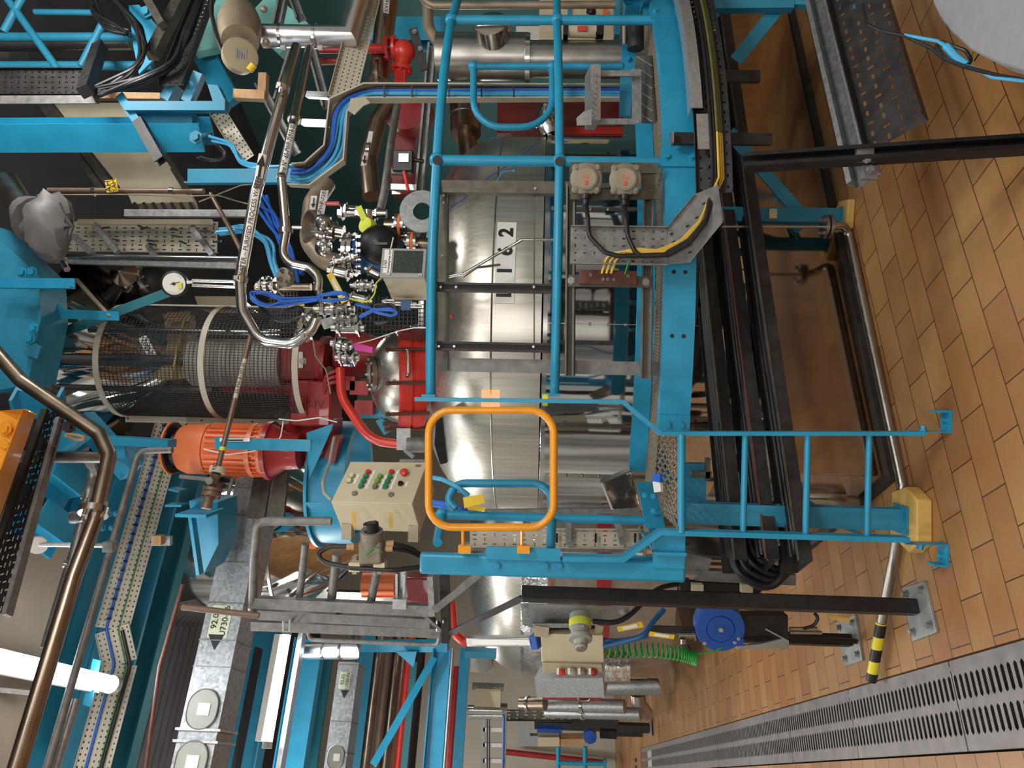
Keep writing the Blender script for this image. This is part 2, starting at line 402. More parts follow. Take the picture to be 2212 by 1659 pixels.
def label_on(t, s, c, right, up, w, h, size, par=None, m='white', ink='ink', lines=None, name='name_plate'):
    r = right.normalized(); n = r.cross(up).normalized(); u = n.cross(r)
    i = t.p(name, MB().box(c, w, h, .002, r, u), m, par)
    if par is None:
        if s: t.p('lettering', text(s, c+n*.0015, r, u, size), ink, i)
    elif s: t.parts[i] = (name, MB().box(c, w, h, .002, r, u), m, par, None, 0); t.p('lettering', text(s, c+n*.002, r, u, size), ink, par)
    return i
# ------------------------------------------------------------------ the room
def slab(pts, z, th): return MB().prism([setz(p, z) for p in pts], Z*(-th))
b0, b1 = .145, .475
struct('floor', slab([AB(-4, b0), AB(16.6, b0), AB(16.6, -6), AB(-4, -6)], 0, .1).prism([setz(p, 0) for p in [AB(-4, b1), AB(-4, 9), AB(16.6, 9), AB(16.6, b1)]], Z*-.1).prism([setz(p, 0) for p in [AB(12.6, b0), AB(12.6, b1), AB(16.6, b1), AB(16.6, b0)]], Z*-.1), 'floor')
struct('trim_1', MB().prism([AB(-4, b0, -.16), AB(12.6, b0, -.16), AB(12.6, b1, -.16), AB(-4, b1, -.16)], Z*-.02), 'trench')
we = AB(16.6, 0); 
struct('wall_end', MB().prism([AB(16.6, -6, -.1), AB(16.6, 9, -.1), AB(16.6, 9  , 6.4), AB(16.6, -6  , 6.4)], AX*.2), 'wall_grey')
struct('wall_right', MB().prism([AB(-4, 8.9, -.1), AB(16.6, 8.9, -.1), AB(16.6, 8.9  , 6.4), AB(-4, 8.9  , 6.4)], BX*.2), 'wall_teal')
cz = 6.3; ce = MB(); 
ce.prism([AB(-1, -6, cz), AB(16.6, -6, cz), AB(16.6, 9, cz), AB(-1, 9, cz)], Z*.1)
struct('ceiling', ce, 'ceiling_dark')
# floor grating panels over the drain channel
g0 = -1.0
labs = ['with the striped pipe end lying over it', 'just beyond the striped pipe end', 'third one on from the striped pipe end', 'fourth one on from the striped pipe end', 'fifth one on from the striped pipe end']
k = 0; a = 2.05
while a < 12.5:
    L = 1.04; n = 26; pu = L/n; cells = []; wd = b1-b0-.02
    for (v0, v1, h0, h1) in ((0, .045, None, None), (.045, .145, .05, .14), (.145, .165, None, None), (.165, .265, .17, .26), (.265, wd, None, None)):
        cells.append((v0, v1, [(i*pu, (i+1)*pu, (i+.5)*pu-.0105 if h0 else None, (i+.5)*pu+.0105, h0, h1, .009) for i in range(n)]))
    mb = MB().perf(AB(a, b1-.01, .004), AX, -BX, L, wd, cells)
    for v in (.0, wd): mb.bar(AB(a+.004, b1-.01-v, -.006), AB(a+L-.004, b1-.01-v, -.006), .004, .016)
    if k in (1,): lb = 'grey slotted floor drain grate under the striped pipe end'
    elif k == 0: lb = 'grey slotted floor drain grate nearest to the camera, cut by the frame'
    else: lb = 'grey slotted floor drain grate, %s beyond the striped pipe end' % ['', '', 'next one', 'second one', 'third one', 'fourth one', 'fifth one', 'sixth one', 'seventh one', 'eighth one', 'ninth one', 'tenth one'][k]
    one('drain_grate', lb, 'drain grate', mb, 'grate', 'floor drain grates in a row'); a += L+.006; k += 1
mb = MB()
for i in range(30): mb.prism([AB(13.1, -2.6+i*.1, .006), AB(13.1, -2.55+i*.1, .006), AB(13.32, -2.55+i*.1, .006), AB(13.32, -2.6+i*.1, .006)], Z*-.004)
one('cross_drain', 'dark barred drain strip crossing the far end of the aisle', 'drain grate', mb, 'trench')
# ------------------------------------------------------------------ stainless plinth under the vessel
c0 = PF(1930, 1030); a0, bb0 = c0.dot(AX), c0.dot(BX)
mb = MB().prism([AB(a0, bb0, .02), AB(a0, bb0+3.35, .02), AB(a0+2.6, bb0+3.35, .02), AB(a0+2.6, bb0, .02)], Z*.42)
t = T('plinth_tank', 'long polished steel plinth box under the vessel, mirroring the floor tiles', 'plinth')
t.p('polished_panel', mb, 'plinth_steel', bev=.004)
t.p('base_curb', MB().path([AB(a0-.012, bb0+3.3, .015), AB(a0-.012, bb0-.01, .015), AB(a0+2.5, bb0-.01, .015)], rect(.03, .03)), 'dark_steel')
# ------------------------------------------------------------------ the vessel L162
t = T('process_vessel', 'big brushed steel vessel with an L162 plate behind the blue platform rails', 'vessel')
prof = [(1.345, 1.62), (1.345, 1.90)]
for i in range(1, 13):
    f = i/12; an = f*PI/2
    prof.append((1.345*math.cos(an)**.62 if i < 12 else .001, 1.90+.56*math.sin(an)**1.0))
sh = t.p('shell', MB().lathe(CV, Z, prof, 96), 'brushed')
cl = t.p('lower_cladding', MB().lathe(CV, Z, [(1.30, .46), (1.36, .46), (1.36, 1.60), (1.30, 1.60)], 128), 'mirror', label='mirror polished lower cladding')
t.p('band', MB().lathe(CV, Z, [(1.34, 1.585), (1.368, 1.585), (1.368, 1.61), (1.34, 1.61)], 96), 'stainless', label='joint band between shell and cladding')
t.p('weld_seam', MB().lathe(CV, Z, [(1.344, 1.895), (1.349, 1.90), (1.34, 1.912), (1.33, 1.91)], 96), 'stainless_dull')
for yy in (1030, 700, 450):
    a = ring_at(yy, 1.365, 1.3); mb = MB()
    for kk in range(7): mb.ball(ring(a, 1.362, .95+.1*kk), .009, 8)
    mb.bar(ring(a, 1.361, .5), ring(a, 1.361, 1.58), .004, .03, ring(a, 1, 0)-CV); t.p('cladding_seam', mb, 'stainless_dull', cl)
# name plate, bent around the shell
z0, z1 = 1.775, 1.885; ya, yb = 655, 480
aa, ab = ring_at(ya, 1.35, 1.83), ring_at(yb, 1.35, 1.83); n = 12; mb = MB()
ap = [aa+(ab-aa)*i/n for i in range(n+1)]
mb.add([ring(a, r, z) for a in ap for r, z in ((1.347, z0), (1.35, z0), (1.35, z1), (1.347, z1))], [(i*4+j, i*4+(j+1) % 4, i*4+4+(j+1) % 4, i*4+4+j) for i in range(n) for j in range(4)])
pl = t.p('name_plate', mb, 'white', sh)
for ch, f in zip('L162', (.12, .38, .62, .86)):
    a = aa+(ab-aa)*f; nn = ring(a, 1, 0)-CV
    t.p('lettering', text(ch, ring(a, 1.3515, 1.83), Z.cross(nn), Z, .112, bold=.004), 'ink', pl)
# thermowell tube leaning on the shell
pipe('sensor_tube', 'thin steel sensor tube with a bend clipped across the brushed vessel shell', [P(968, 598, 3.9), P(1000, 592, 3.85), P(1128, 518, 3.75), P(1222, 518, 3.75)], .008, 'stainless', .02, 'tube')
pipe('sensor_tube', 'short curved steel tube beside the L162 plate', [P(1000, 598, 3.95), P(1030, 578, 3.95), P(1080, 572, 4.0)], .007, 'stainless', .02, 'tube')
# ------------------------------------------------------------------ platform
ZD = 1.08; RO_ = 2.22
t = T('access_platform', 'curved blue steel access platform with mesh deck around the vessel', 'platform')
aL, aR = ring_at(926, RO_, ZD), math.radians(-12)
n = 48; arcp = [ring(aL+(aR-aL)*i/n, RO_, ZD-.065) for i in range(n+1)]
ch = t.p('edge_channel', MB().path(arcp, [(q[0], q[1]) for q in Csec(.06, .135, .008)]), 'cyan')
mb = MB()
for yy in (590, 725, 1000):
    for dz in (-.025, .025):
        a = ring_at(yy, RO_, ZD); o = ring(a, RO_+.03, ZD-.06+dz); mb.lathe(o, o-CV-Z*o.z, [(.009, -.002), (.009, .003)], 8)
t.p('bolt_hole', mb, 'black', ch)
pa = ring(aL, RO_+.034, ZD-.065); rr = (pa-CV); rr.z = 0; rr.normalize(); tg = Z.cross(rr)
pl = t.p('splice_plate', MB().box(pa+tg*.035, .01, .085, .135, rr, tg), 'cyan', ch)
for dz in (-.03, .03): t.p('bolt', MB().bolt(pa+tg*.035+rr*.004+Z*dz, rr, .013, .014), 'cyan', pl)
# deck: expanded metal lattice
Ri, Ro = 1.93, RO_-.03; mb = MB(); a1, a2 = math.radians(-122), aR; ns = 120
for sgn in (1, -1):
    for i in range(ns+1):
        b = a1+(a2-a1)*i/ns; dl = (a2-a1)/ns*5*sgn; prev = None
        for j in range(3):
            f = j/2; q = ring(b+dl*f, Ri+(Ro-Ri)*f, ZD-.008)
            if prev is not None: mb.bar(prev, q, .007, .006)
            prev = q
t.p('mesh_deck', mb, 'deckmesh')
mb = MB()
for i in range(13):
    a = a1+(a2-a1)*i/12; mb.bar(ring(a, Ri, ZD-.05), ring(a, Ro, ZD-.05), .05, .07)
t.p('deck_joist', mb, 'cyan_dull')
# inner curb
c1, c2 = math.radians(-116), ring_at(268, Ri, ZD)
t.p('inner_curb', MB().path([ring(c1+(c2-c1)*i/36, Ri, ZD+.04) for i in range(37)], rect(.008, .085)), 'cyan')
# landing at the ladder head
zl = 1.06; lp = [PZ(1463, 935, zl), PZ(1463, 1142, zl), PZ(1440, 1142, zl), PZ(1412, 1050, zl), PZ(1412, 935, zl)]
lo = min(p.x for p in lp); hi = max(p.x for p in lp); mb = MB()
e1 = (lp[1]-lp[0]); e2 = (lp[4]-lp[0])
for i in range(-10, 13):
    for sg in (1, -1):
        prev = None
        for j in range(5):
            f = j/4; u = i/9+sg*.5*f
            if -.02 <= u <= 1.0: 
                q = lp[0]+e1*u+e2*(f*(1 if u < .55 else 1-.6*(u-.55)/.45))
                if prev is not None: mb.bar(prev, q, .008, .006)
                prev = q
            else: prev = None
t.p('mesh_deck', mb, 'deckmesh')
t.p('edge_tube', MB().tube([P(1472, 938, 2.96), P(1472, 1150, 2.96)], .016), 'cyan')
cb = MB().prism([PZ(1413, 1043, zl), PZ(1437, 1142, zl), PZ(1437, 1142, zl)+Z*.085, PZ(1413, 1043, zl)+Z*.085], V((.004, -.008, 0)))
ci = t.p('inner_curb', cb, 'cyan', label='slanted curb piece with bolts')
for x, y in ((1392, 1070), (1411, 1072), (1411, 1104), (1417, 1127), (1410, 1143)): t.p('bolt', MB().bolt(P(x, y, 3.28), -Y, .009, .008), 'cyan', ci)
p, q = VT(1412, 1222, 3.0, 1475)
t.p('side_channel', MB().box((p+q)/2+X*.06+Y*.15, .012, .4, .125).box((p+q)/2+X*.06, .13, .03, .125), 'cyan')
# ------------------------------------------------------------------ ladder
DL = 2.98
t = T('ladder', 'blue steel ladder with flared stringers standing on the tiles under the yellow gate', 'ladder')
st = [P(898, 862, DL), P(1345, 868, DL), P(1426, 936, DL), P(1992, 936, DL)]
fl = rect(.016, .06)
t.p('stringer', MB().path(st, fl, Y), 'cyan')
st2 = [P(1215, 1204, DL), P(1345, 1206, DL), P(1425, 1148, DL), P(1958, 1164, DL)]
t.p('stringer', MB().path(st2, rect(.02, .06), Y), 'cyan')
for x in (1610, 1745, 1878): t.p('rung', MB().cyl(P(x, 938, DL), P(x-5, 1158, DL), .0125, 14), 'cyan')
f1 = P(1985, 940, DL-.01); f2 = P(1955, 1168, DL-.01)
for f, sx in ((f1, 1), (f2, -1)):
    i = t.p('foot_bracket', MB().prism([setz(f, .16)+X*sx*.012, setz(f, 0.0)+X*sx*.012, setz(f, 0)+X*sx*.016, setz(f, .16)+X*sx*.016], Y*.06).box(setz(f, .005)+X*sx*.055+Y*.03, .09, .07, .008).box(setz(f, .03)+X*sx*.095+Y*.03, .008, .06, .05), 'cyan')
    t.p('bolt', MB().bolt(setz(f, .10)+X*sx*.016+Y*.02, X*sx, .012, .02), 'cyan', i); t.p('bolt', MB().bolt(setz(f, .008)+X*sx*.06+Y*.03, Z, .011, .016), 'cyan', i)
# left rail post with hinge
t = T('gate_post', 'thick blue box post with a rounded top on the left of the yellow gate', 'post')
p, q = VT(908, 1215, 3.02, 1480)
mb = MB().bar(q, p, .085, .05); t.p('post_tube', mb, 'cyan', bev=.012)
t.p('hinge_plate', MB().box(P(1130, 1196, 2.985), .05, .012, .30), 'cyan'); 
for x in (1075, 1180, 1210): t.p('bolt', MB().bolt(P(x, 1222, 2.99), -Y, .009, .01), 'cyan')
p2, q2 = VT(1340, 1226, 3.06, 1476); t.p('lower_channel', MB().bar(q2, p2, .09, .07), 'cyan', bev=.004)
# the yellow gate
t = T('safety_gate', 'yellow tubular safety gate closing the ladder opening', 'gate')
DG = 2.96; q = [P(918+8, 878+8, DG), P(918+8, 1147-8, DG), P(1204-8, 1147-8, DG), P(1204-8, 878+8, DG)]
t.p('gate_loop', MB().tube(q, .0155, 16, .095, closed=True, n=8), 'yellow')
for x in (1000, 1127): t.p('hinge_arm', MB().tube([P(x, 1146, DG), P(x, 1184, DG)], .007, 8).box(P(x+4, 1186, DG), .03, .03, .05), 'yellow')
t.p('latch_plate', MB().box(P(1060, 866, DG+.0), .09, .014, .075).lathe(P(1060, 852, DG), X, [(.008, 0), (.008, .02)], 10), 'yellow')
# ------------------------------------------------------------------ handrail around the platform
t = T('guard_rail', 'blue tubular guard rail with round posts standing on the platform edge', 'guard rail')
RR = RO_-.0
def rail(z, ya, yb, n=40, R=RR):
    a, b = ring_at(ya, R, z), ring_at(yb, R, z); return [ring(a+(b-a)*i/n, R, z) for i in range(n+1)]
def zat(x, y, R):   # height at which a ring of radius R passes through (x, y)
    return bis(lambda z: proj(ring(ring_at(y, R, z), R, z))[0]-x, .5, 3.2, 30)
zt, zm = zat(936, 500, RR), zat(1207, 450, RR)
t.p('top_rail', MB().tube(rail(zt, 856, 345), .0225, 14), 'cyan')
t.p('mid_rail', MB().tube(rail(zm, 852, 345), .0215, 14), 'cyan')
a, b = ring_at(345, RR, zt), ring_at(-60, RR, zt)
zt2 = zat(976, 43, RR); zm2 = zat(1203, 43, RR)
for nm, za, zb, r in (('top_rail', zt, zt2, .0225), ('mid_rail', zm, zm2, .021)):
    a, b = ring_at(345, RR, za), ring_at(43, RR, zb); m = ring((a+b)/2, RR, (za+zb)/2)
    pts = [ring(a+(b-a)*i/14, RR, za+(zb-za)*i/14) for i in range(15)]+[ring(b+.12*i, RR, zb) for i in (1, 2, 3, 4)]
    t.p(nm, MB().tube(pts, r, 14), 'cyan')
for y, xb in ((346, 1452), (43, 1412)):
    za = zt if y > 100 else zt2; zz = zm if y > 100 else zm2
    a = ring_at(y, RR, za); top = ring(a, RR, za); bot = ring(a, RR, ZD-.03)
    po = t.p('post', MB().tube([bot, top], .024, 14), 'cyan')
    for z_ in (za, zz): t.p('ball_joint', MB().ball(ring(a, RR, z_), .036), 'cyan', po)
    if y > 100:
        for z_ in (za, zz): 
            o = ring(a, RR, z_); w = (EYE-o).normalized(); t.p('end_cap', MB().lathe(o+w*.03, w, [(.021, 0), (.021, .008)], 16), 'dark_steel', po)
    oo = ring(a, RR+.036, ZD-.06); w = V((oo.x-CV.x, oo.y-CV.y, 0)).normalized()
    fp = t.p('post_plate', MB().box(oo, .012, .09, .16, w, Z.cross(w)), 'cyan', po)
    for dz in (-.055, .055): t.p('bolt', MB().bolt(oo+w*.006+Z*dz, w, .012, .014), 'cyan', fp)
pg = MB().box(P(927, 855, 3.26), .012, .05, .06); t.p('end_flange', pg, 'cyan')
t.p('end_flange', MB().box(P(1190, 853, 3.26), .012, .05, .08), 'cyan')
# rail going back on the left of the landing
t = T('guard_rail', 'blue tubular side rail running back from the gate post, half hidden by the yellow gate', 'guard rail')
t.p('top_rail', MB().tube([P(945, 1172, 3.05), P(955, 1112, 3.35)], .02), 'cyan')
t.p('ball_joint', MB().ball(P(955, 1112, 3.35), .032), 'cyan')
t.p('post', MB().tube([P(955, 1112, 3.35), P(1392, 1124, 3.35)], .02), 'cyan')
t.p('mid_rail', MB().tube([P(1189, 1190, 3.05), P(1192, 1122, 3.35)], .02), 'cyan')
t.p('end_loop', MB().tube([P(985, 1100, 3.4), P(966, 1082, 3.42), P(985, 1044, 3.45), P(1165, 1044, 3.45), P(1192, 1066, 3.42), P(1192, 1110, 3.4)], .019, 14, .09), 'cyan')
t.p('bracket', MB().bar(P(985, 1046, 3.5), P(1010, 1078, 3.5), .02), 'cyan')
# far rail behind the right end of the deck
t = T('guard_rail', 'blue rail hoop with rounded corners behind the post at the right of the platform', 'guard rail')
DH = 4.1
t.p('end_loop', MB().tube([P(1023, 143, DH), P(1023, 275, DH-.1), P(1193, 275, DH-.1), P(1193, 143, DH)], .019, 14, .17), 'cyan')
t.p('post', MB().tube([P(1020, 143, DH), P(1345, 143, DH)], .02), 'cyan')
for x in (1023, 1193): t.p('ball_joint', MB().ball(P(x, 143, DH), .03), 'cyan')
t.p('base_plate', MB().box(P(1357, 125, DH), .17, .012, .075), 'cyan'); t.p('bolt', MB().bolt(P(1357, 127, DH-.02), -Y, .011, .012), 'cyan')
# ------------------------------------------------------------------ legs, braces and foot pads below
t = T('platform_leg', 'blue steel leg behind the ladder standing on a yellow pad', 'platform leg')
p, q = VT(1480, 1107, 3.22, 1955)
t.p('column', MB().ext(V((q.x, q.y, .075)), p, Csec(.09, .06, .008), Y), 'cyan_dull')
gu = t.p('gusset', MB().prism([P(1725, 1078, 3.28), P(1745, 1078, 3.28), P(1862, 1152, 3.28), P(1862, 1158, 3.28), P(1790, 1130, 3.28)], Y*.008), 'cyan_dull')
t.p('base_plate', MB().box(V((q.x, q.y, .07)), .12, .12, .012), 'cyan_dull')
t.p('brace', MB().bar(P(1500, 1000, 3.6), P(1500, 1130, 3.6), .06, .1), 'cyan_dull')
c = V((q.x, q.y, 0)); s = [c+V(v) for v in ((-.13, -.06, 0), (-.08, -.13, 0), (.10, -.12, 0), (.14, -.02, 0), (.10, .10, 0), (-.09, .11, 0))]
one('foot_pad', 'yellow chipped concrete pad under the blue leg by the ladder', 'pad', MB().prism(s, Z*.063), 'pad_yellow', bev=.006)
t = T('platform_leg', 'blue angle leg with crossed braces at the right, on a small yellow pad', 'platform leg')
p, q = VT(1555, 465, 4.02, 1800)
t.p('column', MB().ext(V((q.x, q.y, .05)), p, Lsec(.075, .075, .01), Y), 'cyan_dull')
t.p('brace', MB().bar(P(1575, 285, 4.0), P(1735, 470, 4.0), .065, .012, Y), 'cyan_dull')
t.p('brace', MB().bar(P(1645, 545, 4.3), P(1735, 478, 4.05), .065, .012, Y), 'cyan_dull')
t.p('base_plate', MB().box(V((q.x, q.y, .045)), .09, .09, .012), 'cyan_dull')
t.p('pipe_clip', MB().box(P(1668, 463, 3.96), .05, .04, .04), 'beige')
c = V((q.x, q.y, 0)); s = [c+V(v) for v in ((-.08, -.08, 0), (.07, -.1, 0), (.09, .03, 0), (.05, .09, 0), (-.07, .08, 0))]
one('foot_pad', 'small yellow concrete pad under the braced leg at the right', 'pad', MB().prism(s, Z*.038), 'pad_yellow', bev=.006)
t = T('platform_leg', 'blue leg with a diagonal brace far right below the cable tray', 'platform leg')
p, q = VT(1500, 8, 3.9, 1735)
t.p('beam', MB().bar(P(1505, 6, 3.95), P(1712, 4, 3.95), .09, .06, Y), 'cyan_dull')
t.p('brace', MB().bar(P(1685, 12, 4.0), P(1590, 130, 4.0), .07, .012, Y), 'cyan_dull')
t.p('foot', MB().lathe(setz(p, 0), Z, [(.05, 0), (.05, .03), (.02, .05), (.02, .15)], 14).bar(setz(p, .12), P(1712, 4, 3.95), .05), 'cyan_dull')
# small pipes on the floor
pipe('drain_pipe', 'thin vertical steel pipe with a flange beside the braced blue leg', [P(1560, 490, 3.86), P(1788, 490, 3.86)], .0085, 'stainless_dull', 0)
t = T('floor_pipe', 'shiny steel pipe lying on the tiles along the plinth', 'pipe')
fp = [P(1786, 490, 3.86), PZ(1815, 487, .09)+V((0, -.02, 0)), PZ(1832, 500, .03), PZ(1948, 1045, .03), PZ(1948, 1062, .03), PZ(1932, 1200, .03), PZ(1904, 1345, .04)]
t.p('pipe_run', MB().tube(fp, .021, 14, .06), 'stainless_dull')
o = P(1786, 490, 3.86); t.p('flange', MB().lathe(o-Z*.02, Z, [(.02, 0), (.06, 0), (.06, .016), (.02, .016)], 20).lathe(o+Z*.004, Z, [(.02, 0), (.06, 0), (.06, .016), (.02, .016)], 20), 'stainless_dull')
for k in range(4): t.p('bolt', MB().bolt(o+V((.045*math.cos(k*PI/2+.6), .045*math.sin(k*PI/2+.6), .02)), Z, .008, .012), 'galv_dull')
t.p('striped_end', MB().tube([PZ(1904, 1345, .04), PZ(1882, 1470, .05)], .024, 14), 'hazard', label='black and yellow striped pipe end')
# stainless drums in the gap at the left of the plinth
t = T('drain_pot', 'polished steel drain pot in the dark gap behind the ladder', 'pot')
t.p('body', MB().lathe(setz(P(1815, 1075, 3.75), .12), Z, [(.0, 0), (.10, 0), (.10, .22), (.08, .24), (.0, .24)], 28), 'stainless')
t.p('outlet', MB().tube([setz(P(1815, 1075, 3.75), .13), setz(P(1815, 1075, 3.75), .0)], .045), 'stainless_dull')
t = T('insulated_elbow', 'silver clad pipe elbow below the cable trays left of the ladder', 'pipe elbow')
q = setz(P(1720, 1200, 3.9), .38)
t.p('elbow', MB().tube([q+Z*.7, q+Z*.02, q+V((.35, .1, -.1))], .13, 24, .14), 'stainless')
t.p('seam', MB().lathe(q+Z*.2, Z, [(.13, 0), (.136, 0), (.136, .02), (.13, .02)], 24), 'stainless_dull')
# ------------------------------------------------------------------ foreground at the right
t = T('support_post', 'black strut channel post cutting across the lower right corner', 'post')
p = P(1606, 352, 2.55); q = V((P(2212, 303, 2.40).x, 2.42, 0.0))
t.p('strut', MB().ext(q, p, Usec(.052, .05, .004, .014), V((.25, -1, 0))), 'black_steel')
t.p('clip', MB().box(P(1867, 336, 2.5), .05, .02, .055), 'galv_dull'); t.p('bolt', MB().bolt(P(1872, 343, 2.48), -Y, .011, .01), 'galv')
t.p('clip', MB().box(P(1877, 372, 2.52), .05, .02, .05), 'galv_dull'); t.p('bolt', MB().bolt(P(1880, 366, 2.5), -Y, .011, .01), 'galv')
t.p('base_foot', MB().box(q+Z*.005, .1, .1, .01), 'black_steel')
e = P(1866, 386, 2.72); q = lat(e, -120)
one('strut_channel', 'galvanised open strut channel ending at the black post', 'strut', MB().ext(e, q, Usec(.10, .06, .004, .02), V((0, -.7, 1))), 'galv')
e = P(1940, 296, 2.62); q = lat(e, -120)
t = T('cable_tray', 'dark slotted cable tray low over the tiles at the right corner', 'cable tray')
t.p('tray_bed', MB().tray(e, q, .20, V((0, -.72, .69)), (.024, .010), .05, 4, .055), 'dark_steel')
# blue and black cable coil
t = T('cable_coil', 'coiled black and blue cable hanging from the dark slotted tray', 'cable')
z_ = .30; w0 = A4(840, 60, 2.5)
t.p('black_cable', MB().tube([A4(845, 40, 2.5), A4(880, 210, 2.44), A4(1000, 265, 2.4), A4(1200, 305, 2.33), A4(1450, 420, 2.25), A4(1520, 490, 2.22), A4(1700, 575, 2.18), A4(1780, 520, 2.18), A4(1720, 430, 2.2), A4(1500, 350, 2.24), A4(1470, 400, 2.24), A4(1540, 500, 2.21), A4(1720, 570, 2.17), A4(1980, 640, 2.1), A4(2300, 700, 2.02)], .0055, 8, .03), 'rubber')
t.p('blue_cable', MB().tube([A4(1200, 300, 2.33), A4(1480, 350, 2.24), A4(1560, 400, 2.21), A4(1720, 560, 2.18), A4(1820, 590, 2.15), A4(1950, 660, 2.11), A4(2300, 700, 2.01)], .005, 8, .03), 'cable_light')
t.p('cable_turn', MB().tube([A4(1550, 390, 2.215), A4(1640, 490, 2.2), A4(1730, 555, 2.18)], .011, 8), 'cable_light')
t.p('cable_tie', MB().tube([A4(1795, 520, 2.15), A4(1835, 460, 2.15), A4(1825, 400, 2.16)], .002, 6), 'black')
t = T('plastic_bin', 'grey smooth plastic bin cut off by the lower right corner', 'bin')
cs = [A4(1360, -40, 2.25), A4(1430, 130, 2.2), A4(1500, 240, 2.17), A4(1700, 460, 2.1), A4(2000, 600, 2.02), A4(2400, 720, 1.95)]
cs = [setz(PL(1650+a*.2532, b*.2532, V((0, 0, .42)), Z), .42) for a, b in ((1355, -160), (1370, 0), (1440, 150), (1560, 310), (1750, 480), (2000, 610), (2400, 740), (2700, 300), (2500, -300))]
t.p('body', MB().prism([setz(c_, 0) for c_ in cs], Z*.40), 'plastic_grey', bev=.02)
cc = sum(cs, V((0, 0, 0)))/len(cs)
t.p('lid', MB().prism([setz(c_+(cc-c_)*.16, .40) for c_ in cs], Z*.02), 'plastic_grey', bev=.012)
# ------------------------------------------------------------------ strut frame in front of the vessel
DF = 3.36
def vbar(x1, x2, y, D, poly, up=None): 
    p, q = VT(x1, y, D, x2); return MB().ext(q, p, poly, up or Y)
GF = 'struts of the frame behind the guard rail'
def holes(t, pts, D):
    mb = MB()
    for x, y in pts: mb.lathe(P(x, y, D), -Y, [(.006, 0), (.006, .002)], 8)
    t.p('bolt', mb, 'galv_bright')
t = T('angle_bar', 'grey horizontal perforated angle bar level with the vessel shoulder', 'strut', GF)
t.p('bar', MB().ext(P(957, 402, DF+.03), P(957, 800, DF+.03), Lsec(.05, .05, .004)), 'strut'); holes(t, [(958, 422), (958, 438), (955, 552), (958, 615), (957, 745)], DF-.002)
t = T('angle_bar', 'grey horizontal perforated angle bar behind the middle rail', 'strut', GF)
t.p('bar', MB().ext(P(1154, 402, DF+.03), P(1154, 778, DF+.03), rect(.05, .006)), 'strut'); holes(t, [(1157, 429), (1154, 554), (1153, 607), (1153, 747)], DF+.02)
t = T('angle_bar', 'grey upright angle bar at the right end of the strut frame', 'strut', GF)
t.p('bar', vbar(945, 1235, 405, DF+.0, Lsec(.055, .05, .005)), 'strut'); holes(t, [(1156, 407)], DF-.03)
t = T('strut_channel', 'slotted upright strut crossing the L of the L162 plate', 'strut', GF)
t.p('strut', vbar(943, 1232, 620, DF-.02, Usec(.042, .03, .003, .01), Y*-1), 'dark_steel'); holes(t, [(952, 620), (985, 620), (1153, 620)], DF-.036)
t = T('strut_channel', 'slotted upright strut left of the L162 plate', 'strut', GF)
t.p('strut', vbar(943, 1222, 747, DF-.02, Usec(.042, .03, .003, .01), Y*-1), 'dark_steel'); holes(t, [(948, 748), (981, 748), (1152, 749)], DF-.036)
t = T('angle_bar', 'tall grey upright flat bar at the left end of the strut frame', 'strut', GF)
t.p('bar', vbar(945, 1428, 787, DF+.03, rect(.062, .012)), 'galv_dull')
t = T('strut_channel', 'upper grey horizontal strut carrying the two round boxes', 'strut', GF)
t.p('strut', MB().ext(P(1234, 398, DF-.06), P(1231, 812, DF-.06), Usec(.04, .04, .003, .008), V((0, -1, .2))), 'strut')
t = T('strut_channel', 'lower grey horizontal strut above the mesh deck', 'strut', GF)
t.p('strut', MB().ext(P(1402, 398, DF-.06), P(1395, 818, DF-.06), Usec(.046, .04, .003, .008), V((0, -1, .2))), 'strut')
t = T('support_bracket', 'dark slotted bracket frame behind the two round boxes', 'bracket')
mb = MB(); mb.bar(P(1232, 362, 3.26), P(1420, 364, 3.26), .045, .012, Y); mb.bar(P(1232, 420, 3.26), P(1420, 420, 3.26), .045, .012, Y)
mb.bar(P(1240, 362, 3.27), P(1240, 420, 3.27), .04, .012, Y); mb.bar(P(1400, 362, 3.27), P(1400, 420, 3.27), .06, .012, Y)
t.p('bracket_frame', mb, 'strut')
